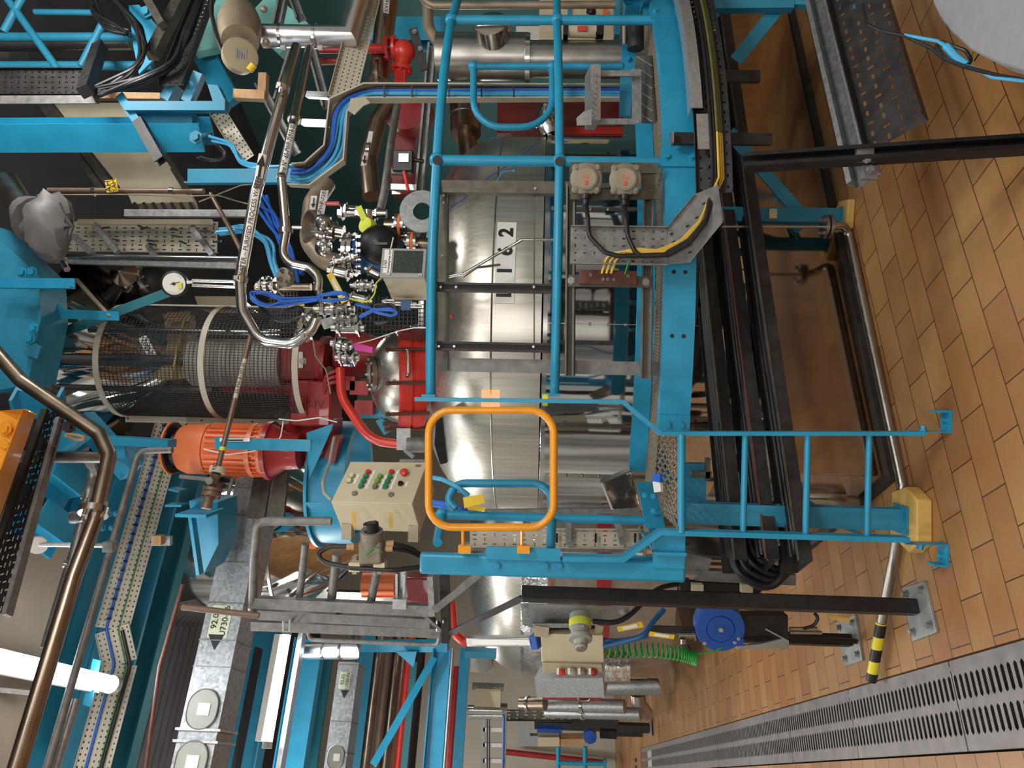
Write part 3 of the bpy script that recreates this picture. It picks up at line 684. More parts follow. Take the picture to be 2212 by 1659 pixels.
# round explosion proof boxes
for nm, yy, xx in (('upper', 387, 1266), ('lower', 388, 1350)):
    t = T('junction_box', 'round grey cast junction box with red printed lid, upper of two beside the guard rail' if nm == 'upper' else 'round grey cast junction box with red printed lid, lower of two beside the platform edge', 'junction box', 'round cast junction boxes')
    o = P(xx, yy, 3.19); w = (EYE-o); w = V((w.x*.4, w.y, w.z*.2)).normalized()
    b = t.p('body', MB().lathe(o-w*.03, w, [(.058, 0), (.062, .02), (.068, .022), (.068, .045), (.06, .05)], 28), 'cast_grey')
    li = t.p('lid', MB().lathe(o+w*.02, w, [(.05, 0), (.05, .008), (.044, .01)], 28), 'cast_grey')
    t.p('printed_disc', MB().lathe(o+w*.029, w, [(.041, 0), (.041, .002)], 24), 'tan_pipe', li)
    u, v, _ = frame(w, Z)
    # upright print: reads along the picture's own right
    t.p('print', MB().box(o+w*.0315-X*.02, .018, .001, .012).bar(o+w*.0315+X*.002+Z*.012, o+w*.0315+X*.03+Z*.012, .002, .003).bar(o+w*.0315+X*.002+Z*.005, o+w*.0315+X*.026+Z*.005, .002, .003).bar(o+w*.0315+X*.0-Z*.012, o+w*.0315+X*.026-Z*.012, .002, .003).lathe(o+w*.0315-Z*.004, w, [(.004, 0), (.004, .001)], 10), 'label_red', li)
    for k in range(4):
        a = PI/4+k*PI/2; c = o+u*(.064*math.cos(a))+v*(.064*math.sin(a)); t.p('lug', MB().lathe(c-w*.02, w, [(.016, 0), (.016, .035), (.009, .037), (.009, .045)], 12), 'cast_grey', b)
    ex = o-X*.066; t.p('gland', MB().lathe(ex, -X, [(.022, 0), (.022, .02), (.016, .022), (.014, .05)], 14), 'rubber')
    y0 = 440; pts = [ex-X*.04, P(xx+4 if nm == 'upper' else xx+2, 470, 3.12), P(xx+6, 510, 3.09), P(xx+40 if nm == 'upper' else xx+22, 545, 3.08), P(1335 if nm == 'upper' else 1385, 553, 3.08), P(1440, 550, 3.08)]
    one('cable', 'thick black cable dropping from the %s round junction box into the grey tray' % nm, 'cable', MB().tube(pts, .0095, 10, .06), 'rubber', 'black cables from the round boxes')
# grey tray with the elbow
DT = 3.13
t = T('cable_tray', 'grey speckled perforated cable tray with an elbow running away under the platform edge', 'cable tray')
p, q = VT(1232, 530, DT, 1442)
w_ = .157
t.p('tray_bed', MB().tray(p, q, w_, -Y, (.014, .006), .04, 5, .026), 'galv_dull')
el = [P(1442, 490, DT), P(1442, 570, DT), P(1488, 568, DT), P(1560, 480, DT-.03), P(1548, 400, DT), P(1500, 420, DT)]
mb = MB().prism(el, Y*.003); 
mb.bar(el[1], el[2], .003, .03, Y).bar(el[2], el[3], .003, .03, Y).bar(el[3], el[4], .003, .03, Y).bar(el[0], el[5], .003, .03, Y)
t.p('elbow', mb, 'galv_dull')
mb = MB()
for x, y in ((1450, 505), (1462, 540), (1475, 515), (1490, 545), (1485, 488), (1505, 470), (1515, 500), (1530, 470), (1520, 440), (1545, 475), (1548, 440), (1455, 522), (1500, 520)): mb.box(P(x, y, DT-.006), .006, .004, .014, V((1, 0, .6)))
t.p('slot_hole', mb, 'black')
rt = 2.33; zt_ = .885
aa0, aa1 = ring_at(420, rt, zt_), math.radians(-18); n = 16
for i in range(n):
    a, b = aa0+(aa1-aa0)*i/n, aa0+(aa1-aa0)*(i+1)/n
    A_, B_ = ring(a, rt, zt_), ring(b, rt, zt_); o = ring((a+b)/2, 1, 0)-CV; o.z = .35
    t.p('tray_segment', MB().tray(A_, B_, .15, o, (.016, .007), .045, 4, .028), 'dark_steel')
a, b = ring_at(245, rt, .98), ring_at(-60, rt, .98); k = 9
t.p('rim_cover', MB().path([ring(a+(b-a)*i/k, rt+.035, .955) for i in range(k+1)], rect(.004, .05)).path([ring(a+(b-a)*i/k, rt+.0, .98) for i in range(k+1)], rect(.07, .004)), 'galv_bright', label='bright bent cover strip on the tray rim')
a, b = ring_at(332, rt, .94), ring_at(258, rt, .94)
t.p('rim_cover', MB().path([ring(a+(b-a)*i/4, rt+.035, .93) for i in range(5)], rect(.004, .06)), 'galv_bright', label='short bright cover strip on the tray rim')
def rcab(dr, z, ya, yb, n=24):
    a, b = ring_at(ya, rt+dr, z), ring_at(yb, rt+dr, z); return [ring(a+(b-a)*i/n, rt+dr, z) for i in range(n+1)]
a_, b_ = ring_at(440, rt+.02, zt_-.02), aa1
runs = [ring(a_+(b_-a_)*i/24, rt+.03, zt_-.03) for i in range(25)]
for k in range(3):
    off = V((0, -.012*k, .012*k)); head = [P(1300+k*10, 590, 3.14), P(1312+k*10, 550+k*3, 3.10), P(1345+k*12, 543-k*3, 3.09), P(1420, 549-k*4, 3.09), P(1470, 528-k*4, 3.09), P(1512, 482-k*3, 3.10)] if k < 3 else []
    ty = T('cable', ['leftmost yellow cable rising out of the rusty earth bar into the grey tray', 'yellow cable from the middle of the earth bar into the grey tray', 'yellow cable from the right of the earth bar into the grey tray'][k], 'cable', 'yellow cables of the earth bar'); ty.p('yellow_length', MB().tube(rounded(head, .06, 4)+[q+off for q in runs[1:4]], .0055, 8), 'cable_yellow'); ty.p('shaded_length', MB().tube([q+off for q in runs[3:]], .0062, 8), 'cable_yellow_shaded', label='shaded length of the cable, shade painted olive')  # rest of each yellow cable coloured olive to paint in its shading
one('cable', 'green earth wire from the end of the rusty bar into the grey tray', 'cable', MB().tube([P(1350, 592, 3.13), P(1357, 568, 3.10), P(1366, 545, 3.09), P(1400, 543, 3.09)], .0035, 8, .02), 'cable_green')
for k in range(3):
    one('cable', ['thin black cable on the curved tray, along the rim', 'thin black cable in the middle of the curved tray', 'thin black cable on the curved tray, inner one'][k], 'cable', MB().tube([P(1440, 553-k*4, 3.085), P(1490, 525-k*4, 3.085), P(1525, 480-k*4, 3.09)]+[q+V((0, -.01, .02+.014*k)) for q in runs[1:]], .008, 8), 'rubber', 'black cables in the curved tray')
mb = MB()
t = T('cable_stay', 'dark strut bracket holding the curved tray, near the round boxes', 'bracket', 'tray brackets')
t.p('arm', MB().bar(P(1450, 300, 3.28), P(1665, 302, 3.36), .05, .03, Y), 'dark_steel'); t.p('end_plate', MB().box(P(1452, 300, 3.25), .05, .05, .008), 'galv_dull')
t = T('cable_stay', 'dark strut bracket holding the curved tray, beside the rail post plate', 'bracket', 'tray brackets')
t.p('arm', MB().bar(P(1436, 165, 3.66), P(1640, 166, 3.7), .055, .03, Y), 'dark_steel'); t.p('end_plate', MB().box(P(1436, 165, 3.64), .05, .05, .008), 'cyan')
# earth bar
t = T('earth_bar', 'rusty brown earth bar box bolted across the two struts', 'earth bar')
t.p('bar_box', MB().box(P(1313, 600, DF-.12), .06, .035, .25), 'rust', bev=.003)
t.p('mounting_strip', MB().box(P(1316, 608, DF-.095), .05, .008, .36), 'strut')
for x, y in ((1276, 594), (1303, 603), (1313, 603), (1326, 604), (1357, 596)): t.p('bolt', MB().bolt(P(x, y, DF-.14), -Y, .006, .006), 'galv_dull')
for x, y in ((1234, 606), (1395, 609)): t.p('strip_bolt', MB().bolt(P(x, y, DF-.1), -Y, .012, .01), 'galv')
t.p('lug', MB().cyl(P(1318, 584, DF-.12), P(1336, 584, DF-.12), .008, 10), 'cable_yellow')
# ------------------------------------------------------------------ long trays below the platform
def latseg(p, ya, yb): return lat(p, ya), lat(p, yb)
NT = (0, 0, 1)
rows = [('nearest the platform edge', P(1545, 700, 3.95), .24), ('middle one', P(1600, 700, 3.80), .26), ('lowest one, just above the plinth', P(1662, 700, 3.62), .20)]
for lb, p, w_ in rows:
    a, b = latseg(p, 1225, 40)
    t = T('cable_tray', 'dark dusty cable tray under the platform, %s' % lb, 'cable tray', 'trays under the platform')
    t.p('tray_bed', MB().tray(a, b, w_, Z, (.03, .01), .08, 4, .055), 'dark_steel')
    t.p('rim_cap', MB().bar(a-AX*(w_/2)+Z*.056, b-AX*(w_/2)+Z*.056, .014, .006), 'rust' if 'middle' in lb else 'strut')
    nr = 3
    for k in range(nr):
        o = AX*((k-1)*.05)+Z*.03
        one('cable', 'black cable under the platform, tray %s: %s' % (lb, ['front strand', 'middle strand', 'rear strand'][k]), 'cable', MB().tube([a+o+BX*.05, a+(b-a)*.3+o+Z*.008, a+(b-a)*.6+o, b+o], .017, 10, .4), 'rubber' if k != 1 else 'black', 'black cables under the platform')
t = T('cable_loop', 'black cables bending down at the left end of the dusty trays', 'cable')
for k in range(4):
    o = V((.02*k, .02*k, -.03*k)); t.p('strand', MB().tube([P(1580, 1190, 3.35)+o, P(1592, 1240, 3.3)+o, P(1650, 1272, 3.3)+o, P(1690, 1255, 3.3)+o, P(1690, 1180, 3.35)+o], .018, 10, .1), 'rubber')
one('support_bracket', 'galvanised bracket frame at the left end of the dusty trays', 'bracket', MB().bar(P(1475, 1212, 3.5), P(1530, 1225, 3.5), .09, .05).bar(P(1500, 1240, 3.5), P(1715, 1250, 3.5), .05, .06), 'galv_dull')
p, q = VT(1540, 1262, 3.45, 1700)
# diagonal hanger irons
for k, (x1, y1, x2, y2) in enumerate(((1500, 560, 1558, 1235), (1618, 420, 1700, 1040))): pass
# blue clamp box under the landing
one('support_bracket', 'small steel clip bracket behind the ladder rungs', 'bracket', MB().box(P(1515, 1025, 3.5), .03, .03, .09).box(P(1528, 1012, 3.5), .10, .03, .02), 'strut')
# tag, crumpled label and hand bits on the deck
t = T('paper_tag', 'crumpled blue and white paper lying on the landing mesh', 'paper')
t.p('white_part', MB().prism([P(1415, 1040, 3.2), P(1431, 1042, 3.17), P(1433, 1062, 3.15), P(1418, 1064, 3.2)], V((.002, -.01, .012))), 'white'); t.p('blue_part', MB().prism([P(1416, 1024, 3.2), P(1432, 1024, 3.17), P(1431, 1042, 3.16), P(1415, 1040, 3.2)], V((.002, -.01, .014))), 'cable_blue')
# mirror plate leaning at the left of the vessel
t = T('mirror_plate', 'polished bent steel plate with black holes leaning on the lower cladding', 'metal plate')
pp = [P(1298, 1040, 3.72), P(1362, 1014, 3.62), P(1381, 1096, 3.60), P(1322, 1100, 3.70)]
t.p('sheet', plate(*pp, .004), 'mirror')
for x, y in ((1354, 1050), (1340, 1069), (1362, 1066)): t.p('hole', MB().prism([P(x-8, y-6, 3.6), P(x+7, y-8, 3.6), P(x+9, y+3, 3.6), P(x-4, y+6, 3.6)], Y*.003), 'black')
t.p('folded_edge', MB().bar(pp[0], pp[1], .02, .01).bar(pp[0], pp[3], .012, .01), 'stainless')
# beige slotted tray behind the left rails
p = P(1015, 1160, 4.0); q = P(1405, 1163, 4.0)
t = T('cable_tray', 'cream slotted cable tray standing upright behind the gate post', 'cable tray')
t.p('tray_bed', MB().tray(q, p, .10, -Y, (.022, .006), .055, 4, .02), 'tray_beige'); t.p('side_strut', MB().bar(P(945, 1108, 4.05), P(1380, 1102, 4.05), .03, .04, Y).bar(P(1000, 1180, 4.05), P(1400, 1185, 4.05), .04, .03, Y), 'galv_dull')
t.p('cross_strut', MB().bar(P(1333, 1128, 3.95), P(1345, 1175, 3.95), .05, .03), 'galv'); t.p('cross_strut', MB().bar(P(1228, 1128, 3.97), P(1228, 1176, 3.97), .03, .03), 'galv')
for x in (1203, 1287, 1372): t.p('cable_tie', MB().box(P(x, 1162, 3.97), .05, .008, .012), 'black')
# yellow tag on the ladder and ties
one('cable_tie', 'yellow band tied round the ladder stringer near the rail end', 'tie', MB().lathe(P(1178, 864, DL), X*0+Z, [(.016, -.01), (.024, -.01), (.024, .012), (.016, .012)], 12), 'lime')
one('warning_tag', 'bunch of yellow tags hanging from the blue rail inside the gate', 'tag', MB().prism([P(1000, 1075, 3.3), P(1045, 1068, 3.3), P(1048, 1086, 3.3), P(1003, 1098, 3.3)], Y*.01).prism([P(1008, 1090, 3.33), P(1050, 1095, 3.33), P(1046, 1106, 3.33), P(1010, 1100, 3.33)], Y*.006), 'yellow_flat')
for k in range(3):
    one('cable', ['upper blue cable entering the rail corner inside the gate', 'middle blue cable entering the rail corner inside the gate', 'lower blue cable entering the rail corner inside the gate'][k], 'cable', MB().tube([P(930, 1076+k*7-(45 if k == 0 else 0), 3.5), P(955, 1080+k*7-(45 if k == 0 else 0), 3.45), P(990, 1092+k*3-(40 if k == 0 else 0), 3.4), P(1012, 1108-(38 if k == 0 else 0), 3.42)], .011, 10, .1), 'cable_light' if k == 0 else 'cable_blue', 'blue cables inside the gate')
# small step behind the rail at the right
t = T('foot_step', 'small chequer plate step on two arms at the right of the mesh deck', 'step')
DS = 3.85
t.p('tread', MB().bar(P(1280, 152, DS), P(1280, 270, DS), .05, .15, V((0, 1, .15))), 'galv_bright')
mb = MB()
for i in range(9): mb.box(P(1285, 160+i*12, DS-.09), .03, .006, .008, V((1, 0, .7)))
t.p('tread_pattern', mb, 'galv')
t.p('toe_piece', MB().prism([P(1278, 236, DS-.08), P(1262, 240, DS-.08), P(1245, 255, DS-.08), P(1246, 271, DS-.08), P(1278, 270, DS-.08)], Y*.006), 'galv_bright')
for y in (159, 263): t.p('arm', MB().bar(P(1290, y, DS), P(1380, y, DS), .03, .012, Y), 'galv')
t.p('side_plate', MB().bar(P(1375, 150, DS+.05), P(1375, 268, DS+.05), .012, .05), 'galv')
t = T('deck_panel', 'dark deck boards with pale joint lines right of the step', 'deck panel')
t.p('panel', MB().prism([PZ(1372, 120, ZD), PZ(1408, 120, ZD), PZ(1418, 262, ZD), PZ(1378, 262, ZD)], Z*.012), 'strut')
mb = MB()
for i in range(6):
    y = 130+i*24; mb.bar(PZ(1378, y-8, ZD+.014), PZ(1408, y+12, ZD+.014), .005, .004)
t.p('joint_strip', mb, 'galv_bright')
t = T('work_lamp', 'dark round lamp housing clamped beside the blue plate at the right', 'lamp')
t.p('housing', MB().cyl(P(1373, 52, 4.0), P(1373, 106, 4.0), .045, 24), 'dark_steel'); t.p('glass', MB().cyl(P(1348, 60, 4.02), P(1348, 98, 4.02), .022, 18), 'stainless'); 
one('support_plate', 'blue steel hatch plate standing below the step', 'plate', MB().prism([P(1340, 165, 4.0), P(1366, 165, 4.0), P(1362, 250, 4.0), P(1338, 250, 4.0)], Y*.02), 'cyan_dull')
one('support_plate', 'blue arched plate at the far right edge of the deck', 'plate', MB().prism([PZ(1345, 0, 1.2), PZ(1360, -10, 1.2), PZ(1385, 5, 1.12), PZ(1392, 32, 1.1), PZ(1388, 34, 1.1), PZ(1376, 10, 1.13), PZ(1352, 12, 1.2), PZ(1347, 40, 1.2)], Z*-.08), 'cyan')
# ------------------------------------------------------------------ above the vessel: manhole, drive, cage
# manhole
o = P(885, 815, 4.75); ax = V((-.04, -.27, 1)).normalized(); rM = .325
t = T('manhole', 'domed steel manhole with red clamp ring and sight glass on the vessel top', 'manhole')
t.p('neck', MB().lathe(o-ax*.22, ax, [(rM*.86, 0), (rM*.86, .2)], 40), 'stainless_dull')
r_ = t.p('clamp_ring', MB().lathe(o-ax*.08, ax, [(rM*.85, 0), (rM, 0), (rM*1.02, .02), (rM*1.02, .07), (rM*.99, .075), (rM*.99, .085), (rM*1.02, .09), (rM, .15), (rM*.88, .17), (rM*.85, .16)], 24), 'red_bright')
d_ = t.p('dome_lid', MB().lathe(o+ax*.06, ax, [(rM*.9, 0)]+[(rM*.9*math.cos(i*PI/20), .2*math.sin(i*PI/20)) for i in range(1, 10)]+[(.001, .202)], 40), 'brushed')
u, v, w = frame(ax)
for k in range(10):
    a = k*2*PI/10+.2; c = o+u*(rM*1.03*math.cos(a))+v*(rM*1.03*math.sin(a)); t.p('clamp_bolt', MB().cyl(c-ax*.1, c+ax*.16, .012, 10).bolt(c+ax*.15, ax, .014, .02), 'rust', r_)
hc = P(880, 770, 4.42); t.p('handle', MB().tube([P(873, 755, 4.46), P(880, 752, 4.40), P(882, 812, 4.40), P(872, 815, 4.46)], .008, 10, .025), 'stainless', r_)
so = P(808, 808, 4.58); sa = V((-.05, -.45, 1)).normalized()
s_ = t.p('sight_glass_flange', MB().lathe(so-sa*.1, sa, [(.075, 0), (.075, .06), (.115, .065), (.115, .095), (.1, .097), (.1, .1), (.112, .103), (.112, .13), (.07, .132), (.07, .12)], 32), 'stainless_dull')
t.p('glass_pane', MB().lathe(so+sa*.018, sa, [(.07, 0), (.07, .004)], 28), 'pane', s_)
u, v, w = frame(sa)
for k in range(8): 
    a = k*PI/4; t.p('bolt', MB().bolt(so+sa*.03+u*(.094*math.cos(a))+v*(.094*math.sin(a)), sa, .009, .012), 'stainless', s_)
# red vent pipe bending into the red elbow
pipe('red_pipe', 'thick glossy red pipe bending down beside the manhole', [P(735, 795, 4.45), P(738, 860, 4.42), P(800, 952, 4.38), P(868, 960, 4.36)], .028, 'red_bright', .24, cat='pipe')
t = T('limit_switch', 'steel bracket with a grey cylinder at the lower end of the red pipe', 'bracket')
t.p('plate', MB().bar(P(872, 925, 4.3), P(872, 972, 4.3), .02, .08), 'galv'); t.p('cylinder', MB().cyl(P(880, 961, 4.3), P(918, 961, 4.3), .045, 20), 'galv_dull'); t.p('arm', MB().bar(P(874, 972, 4.28), P(893, 988, 4.25), .012, .02), 'galv_bright')
# agitator gearbox
DGX = 5.0
t = T('gearbox', 'red cast agitator gearbox with a vertical red tube on top of the vessel', 'gearbox')
p, q = VT(618, 778, DGX, 716); b = t.p('housing', MB().bar(q, p, .27, .30), 'red', bev=.02)
t.p('name_plate', MB().bar(P(650, 760, DGX-.16), P(650, 795, DGX-.16), .01, .03), 'white', b)
mb = MB()
for i in range(9): mb.bar(P(641, 802+i*5, DGX-.155), P(678, 802+i*5, DGX-.155), .006, .012)
t.p('cooling_rib', mb, 'red', b)
t.p('hex_plug', MB().bolt(P(653, 780, DGX-.15), -Y, .02, .02), 'stainless_dull', b)
p, q = VT(722, 765, DGX+.1, 905); t.p('lantern', MB().lathe(q, Z, [(.22, 0), (.22, .03), (.14, .05), (.13, .3), (.19, .52), (.19, .55)], 30), 'red')
p, q = VT(640, 870, DGX-.1, 728); t.p('side_block', MB().bar(q, p, .30, .28), 'red', bev=.015)
t.p('casting_mark', MB().bar(P(655, 858, DGX-.25), P(655, 900, DGX-.25), .02, .05), 'red')
t.p('casting_mark', text('API-ME', P(662, 872, DGX-.245), Z, -X, .075, .006), 'red')
p, q = VT(478, 832, DGX-.02, 640); t.p('vertical_tube', MB().lathe(q, Z, [(.052, 0), (.052, (p-q).length-.06), (.035, (p-q).length)], 20), 'red')
for x, y in ((700, 735), (712, 800), (730, 840), (690, 905)): t.p('bolt', MB().bolt(P(x, y, DGX-.16), -Y, .02, .02), 'rust')
t.p('base_flange', MB().lathe(P(716, 790, DGX), Z, [(.2, 0), (.2, .035)], 28), 'red')
p, q = VT(560, 935, 4.95, 700)
t.p('motor_foot', MB().prism([P(560, 925, 4.9), P(690, 905, 4.8), P(720, 905, 4.8), P(715, 960, 4.8), P(680, 1000, 4.8), P(640, 1005, 4.9)], Y*.25), 'red', bev=.01)
t.p('dip_cover', MB().prism([P(690, 940, 4.76), P(735, 940, 4.76), P(722, 1002, 4.76), P(700, 990, 4.76)], Y*.1), 'red_panel')
for x, y in ((752, 828), (780, 838), (790, 880)): t.p('mount', MB().box(P(x, y, 4.85), .09, .12, .12), 'red')
for k in range(3):
    t.p('oil_hose', MB().tube([P(700, 826+k*12, 4.7), P(706, 810+k*10, 4.66), P(728, 800+k*12, 4.66), P(738, 806+k*12, 4.7)], .012, 8, .05), 'red')
# orange motor
DM = 4.75
t = T('electric_motor', 'orange vertical electric motor with cooling fins and a black fan slot', 'motor')
top = P(382, 968, DM); bot = V((top.x-.0, top.y, P(578, 968, DM).z)); rm = .165; L = (top-bot).length
b = t.p('body', MB().lathe(bot, Z, [(rm*.93, 0), (rm*.93, L*.62), (rm, L*.62), (rm, L*.85), (rm*.88, L*.93), (rm*.76, L*.94)], 40), 'orange')
t.p('fan_slot', MB().lathe(bot+Z*L*.93, Z, [(rm*.7, 0), (rm*.7, .05), (rm*.99, .051), (rm*.99, .060)], 36), 'black', b)
t.p('cowl_cap', MB().lathe(bot+Z*(L*.93+.056), Z, [(rm*1.0, .004), (rm*1.04, .004), (rm*1.03, .02), (rm*.8, .028), (.01, .03)], 40), 'orange', b)
for k in range(26):
    a = k*2*PI/26; d = V((math.cos(a), math.sin(a), 0)); t.p('cooling_fin', MB().bar(bot+d*(rm*.97)+Z*.03, bot+d*(rm*.97)+Z*L*.60, .007, rm*.16, d), 'orange', b)
t.p('flange', MB().lathe(bot-Z*.04, Z, [(rm*1.15, 0), (rm*1.15, .03), (rm*.9, .045)], 36), 'red')
t.p('clamp_band', MB().lathe(bot+Z*.06, Z, [(rm*1.06, 0), (rm*1.06, .03)], 36), 'orange')
ey = P(512, 1028, DM); t.p('lifting_eye', MB().tube([ey+V((.018*math.cos(a*PI/5), 0, .018*math.sin(a*PI/5))) for a in range(10)], .006, 8, closed=True), 'orange')
t.p('lower_bell', MB().lathe(bot-Z*.22, Z, [(rm*.7, 0), (rm*.75, .1), (rm*1.05, .18)], 30), 'red')
# wire guard cage: half cylinder of mesh around the shaft
cc = P(430, 782, 4.95); cc.z = 0; rc = .375
zb_, zt_c = P(640, 780, 4.6).z, P(212, 780, 4.6).z
t = T('guard_cage', 'half round wire mesh guard with pale frame bands around the agitator shaft', 'guard')
n = 36; th0, th1 = math.radians(-181), math.radians(8)
def cg(a, z, r=rc): return cc+V((r*math.cos(a), r*math.sin(a), z))
mb = MB()
for i in range(n*2+1):
    a = th0+(th1-th0)*i/(n*2); mb.bar(cg(a, zb_), cg(a, zt_c), .0035)
rows_ = int((zt_c-zb_)/.026)
for j in range(rows_+1):
    z = zb_+(zt_c-zb_)*j/rows_
    for i in range(24): mb.bar(cg(th0+(th1-th0)*i/24, z), cg(th0+(th1-th0)*(i+1)/24, z), .0035)
t.p('wire_mesh', mb, 'dark_steel')
for z in (zt_c, zb_+(zt_c-zb_)*.47, zb_):
    t.p('frame_band', MB().path([cg(th0+(th1-th0)*i/36, z, rc+.006) for i in range(37)], rect(.006, .038)), 'tray_beige')
for a in (th0, th1): 
    t.p('edge_strip', MB().bar(cg(a, zb_)+V((-.02 if a < -2 else .01, -.03, 0)), cg(a, zt_c)+V((-.02 if a < -2 else .01, -.03, 0)), .05 if a < -2 else .02, .006, Y), 'tray_beige')
mb = MB()
for z in (zb_+.02, zb_+.4, zb_+.75, zt_c-.02): mb.lathe(cg(th0, z, rc)+V((-.02, -.034, 0)), -Y, [(.006, 0), (.006, .004)], 8)
t.p('rivet', mb, 'dark_steel')
# inside the cage
t = T('shaft_coupling', 'ribbed pale drum round the agitator shaft inside the wire guard', 'coupling')
p0 = V((cc.x, cc.y, P(615, 790, 4.95).z)); hL = P(418, 790, 4.95).z-p0.z; pr = []
for i in range(20): pr += [(.155, hL*i/20), (.162, hL*(i+.3)/20), (.162, hL*(i+.7)/20)]
t.p('ribbed_drum', MB().lathe(p0, Z, [(0.001, 0)]+pr+[(.15, hL), (.001, hL)], 40), 'corrug'); 
t.p('shaft', MB().cyl(p0+Z*hL, p0+Z*(hL+.9), .045, 20), 'stainless'); t.p('side_rod', MB().cyl(p0+V((.2, -.1, 0)), p0+V((.2, -.1, 1.3)), .022, 12), 'chrome'); t.p('side_rod', MB().cyl(p0+V((-.19, -.12, hL*.7)), p0+V((-.19, -.12, 1.5)), .02, 12), 'chrome')
t = T('fabric_sleeve', 'worn tan canvas sleeve stretched inside the wire guard', 'sleeve')
pts = [P(352, 678, 5.05), P(408, 680, 5.05), P(415, 745, 4.95), P(400, 818, 4.9), P(338, 820, 4.9), P(362, 742, 4.98)]
t.p('canvas', MB().prism(pts, Y*.09), 'canvas'); t.p('seam', MB().bar(P(398, 690, 4.99), P(370, 818, 4.85), .012), 'pad_yellow'); t.p('top_clamp', MB().prism([P(360, 675, 5.0), P(408, 672, 5.0), P(410, 694, 5.0), P(364, 696, 5.0)], Y*.02), 'wood')
# faceted silver cone with the M502 plate above it
DC = 5.6; cx = P(200, 775, DC)
t = T('clad_cone', 'silver segment clad vessel bottom marked M502 above the wire guard', 'vessel')
zt2_, zb2 = P(98, 770, 5.0).z, P(345, 770, 5.3).z
t.p('cone', MB().lathe(V((cx.x, cx.y, zb2)), Z, [(.12, 0), (.30, .25), (.55, .62), (.72, 1.0), (.78, zt2_-zb2), (.80, zt2_-zb2+1.0)], 14), 'mirror')
t.p('nozzle', MB().lathe(V((cx.x, cx.y, zb2-.18)), Z, [(.12, 0), (.12, .2), (.18, .2), (.18, .24)], 24), 'stainless')
for h in (.64, 1.02, 1.5): 
    rr_ = .55 if h < 1 else .735 if h < 1.2 else .78
    t.p('seam_band', MB().lathe(V((cx.x, cx.y, zb2+h)), Z, [(rr_, -.012), (rr_+.018, -.012), (rr_+.02, .012), (rr_, .012)], 28), 'stainless_dull')
mo = P(318, 748, 5.3); nn = (EYE-mo).normalized(); rg = (X*.86+Z*.5).normalized()
pl = t.p('name_plate', MB().box(mo, .16, .06, .003, rg, nn.cross(rg)), 'white'); t.p('lettering', text('M502', mo+nn*.004, rg, nn.cross(rg), .052), 'ink', pl)
# pressure gauge on its stem
t = T('pressure_gauge', 'round white faced pressure gauge with a yellow label on a steel stem', 'gauge')
g = P(376, 613, 3.72); ga = (EYE-g); ga = V((ga.x, ga.y, ga.z*.4)).normalized()
c_ = t.p('case', MB().lathe(g-ga*.045, ga, [(.05, 0), (.066, .01), (.066, .05), (.058, .053), (.056, .045)], 36), 'black')
d_ = t.p('dial', MB().lathe(g, ga, [(.056, 0), (.056, .003)], 32), 'white', c_)
ru = X; uu = ga.cross(ru)*1
t.p('yellow_label', MB().box(g+ga*.004-ru*.012-Z*.028, .02, .001, .016).box(g+ga*.004-Z*.032-ru*.008, .03, .0015, .02), 'lime', d_)
mb = MB()
for k in range(21):
    a = math.radians(225-k*13.5); d = X*math.cos(a)+Z*math.sin(a); mb.bar(g+ga*.0045+d*.044, g+ga*.0045+d*.051, .0012)
t.p('scale_marks', mb, 'ink', d_); t.p('needle', MB().bar(g+ga*.006-X*.004+Z*.02, g+ga*.006+X*.01-Z*.03, .003, .001), 'ink', d_); t.p('glass', MB().lathe(g+ga*.007, ga, [(.008, 0), (.008, .002)], 12), 'ink', d_)
t.p('stem', MB().cyl(P(404, 610, 3.72), P(416, 609, 3.72), .007, 12).cyl(P(416, 606, 3.72), P(512, 608, 3.72), .0095, 14).cyl(P(416, 616, 3.73), P(512, 620, 3.73), .0095, 14), 'stainless')
t.p('connector', MB().cyl(P(508, 613, 3.72), P(528, 612, 3.72), .024, 16), 'stainless_dull')
# process water pipes
DW = 3.62
w1 = [P(800, -20, 5.2), P(640, 104, 4.2), P(552, 420, DW), P(519, 600, DW), P(523, 672, DW), P(560, 735, DW), P(632, 744, DW), P(672, 715, DW), P(683, 688, DW)]
t = T('water_pipe', 'shiny steel pipe marked purified process water, ending in a wide bend', 'pipe')
t.p('pipe_run', MB().tube([P(640, 100, 4.2), P(552, 420, DW), P(519, 600, DW)], .0285, 18), 'stainless')
t.p('bend', MB().tube(w1[3:], .0265, 18, .11), 'stainless')
for x, y in ((610, 190), (519, 603), (660, 725)):
    a = P(x, y, DW+(.28 if y < 300 else 0)); t.p('clamp', MB().lathe(a, (P(519, 600, DW)-P(552, 420, DW)).normalized() if y < 700 else (w1[7]-w1[6]).normalized(), [(.027, -.014), (.037, -.014), (.037, .014), (.027, .014)], 18).box(a-X*.0+Y*-.04, .02, .03, .02), 'stainless')
def pipelabel(t, s, a, b, r, size, h, m='white', flip=1):
    "strip of tape with letters wrapped on the near side of a pipe between a and b (a -> b is the reading direction)"
    d = (b-a).normalized(); n = (EYE-(a+b)/2); n = (n-d*n.dot(d)).normalized(); u = n.cross(d)
    mb = MB(); k = 6; ang = h/r/2
    ps = [(math.cos(ang*(i/k*2-1)), math.sin(ang*(i/k*2-1))) for i in range(k+1)]
    vs = [e+n*(r*1.03*c)+u*(r*1.03*s_) for e in (a, b) for c, s_ in ps]; mb.add(vs, [(i, i+1, k+2+i, k+1+i) for i in range(k)])
    i = t.p('label_strip', mb, m); t.p('lettering', text(s, (a+b)/2+n*(r*1.055), d, u, size, .0006), 'ink', i); return i
l0, l1 = P(519, 600, DW), P(552, 420, DW); dd = (l1-l0)
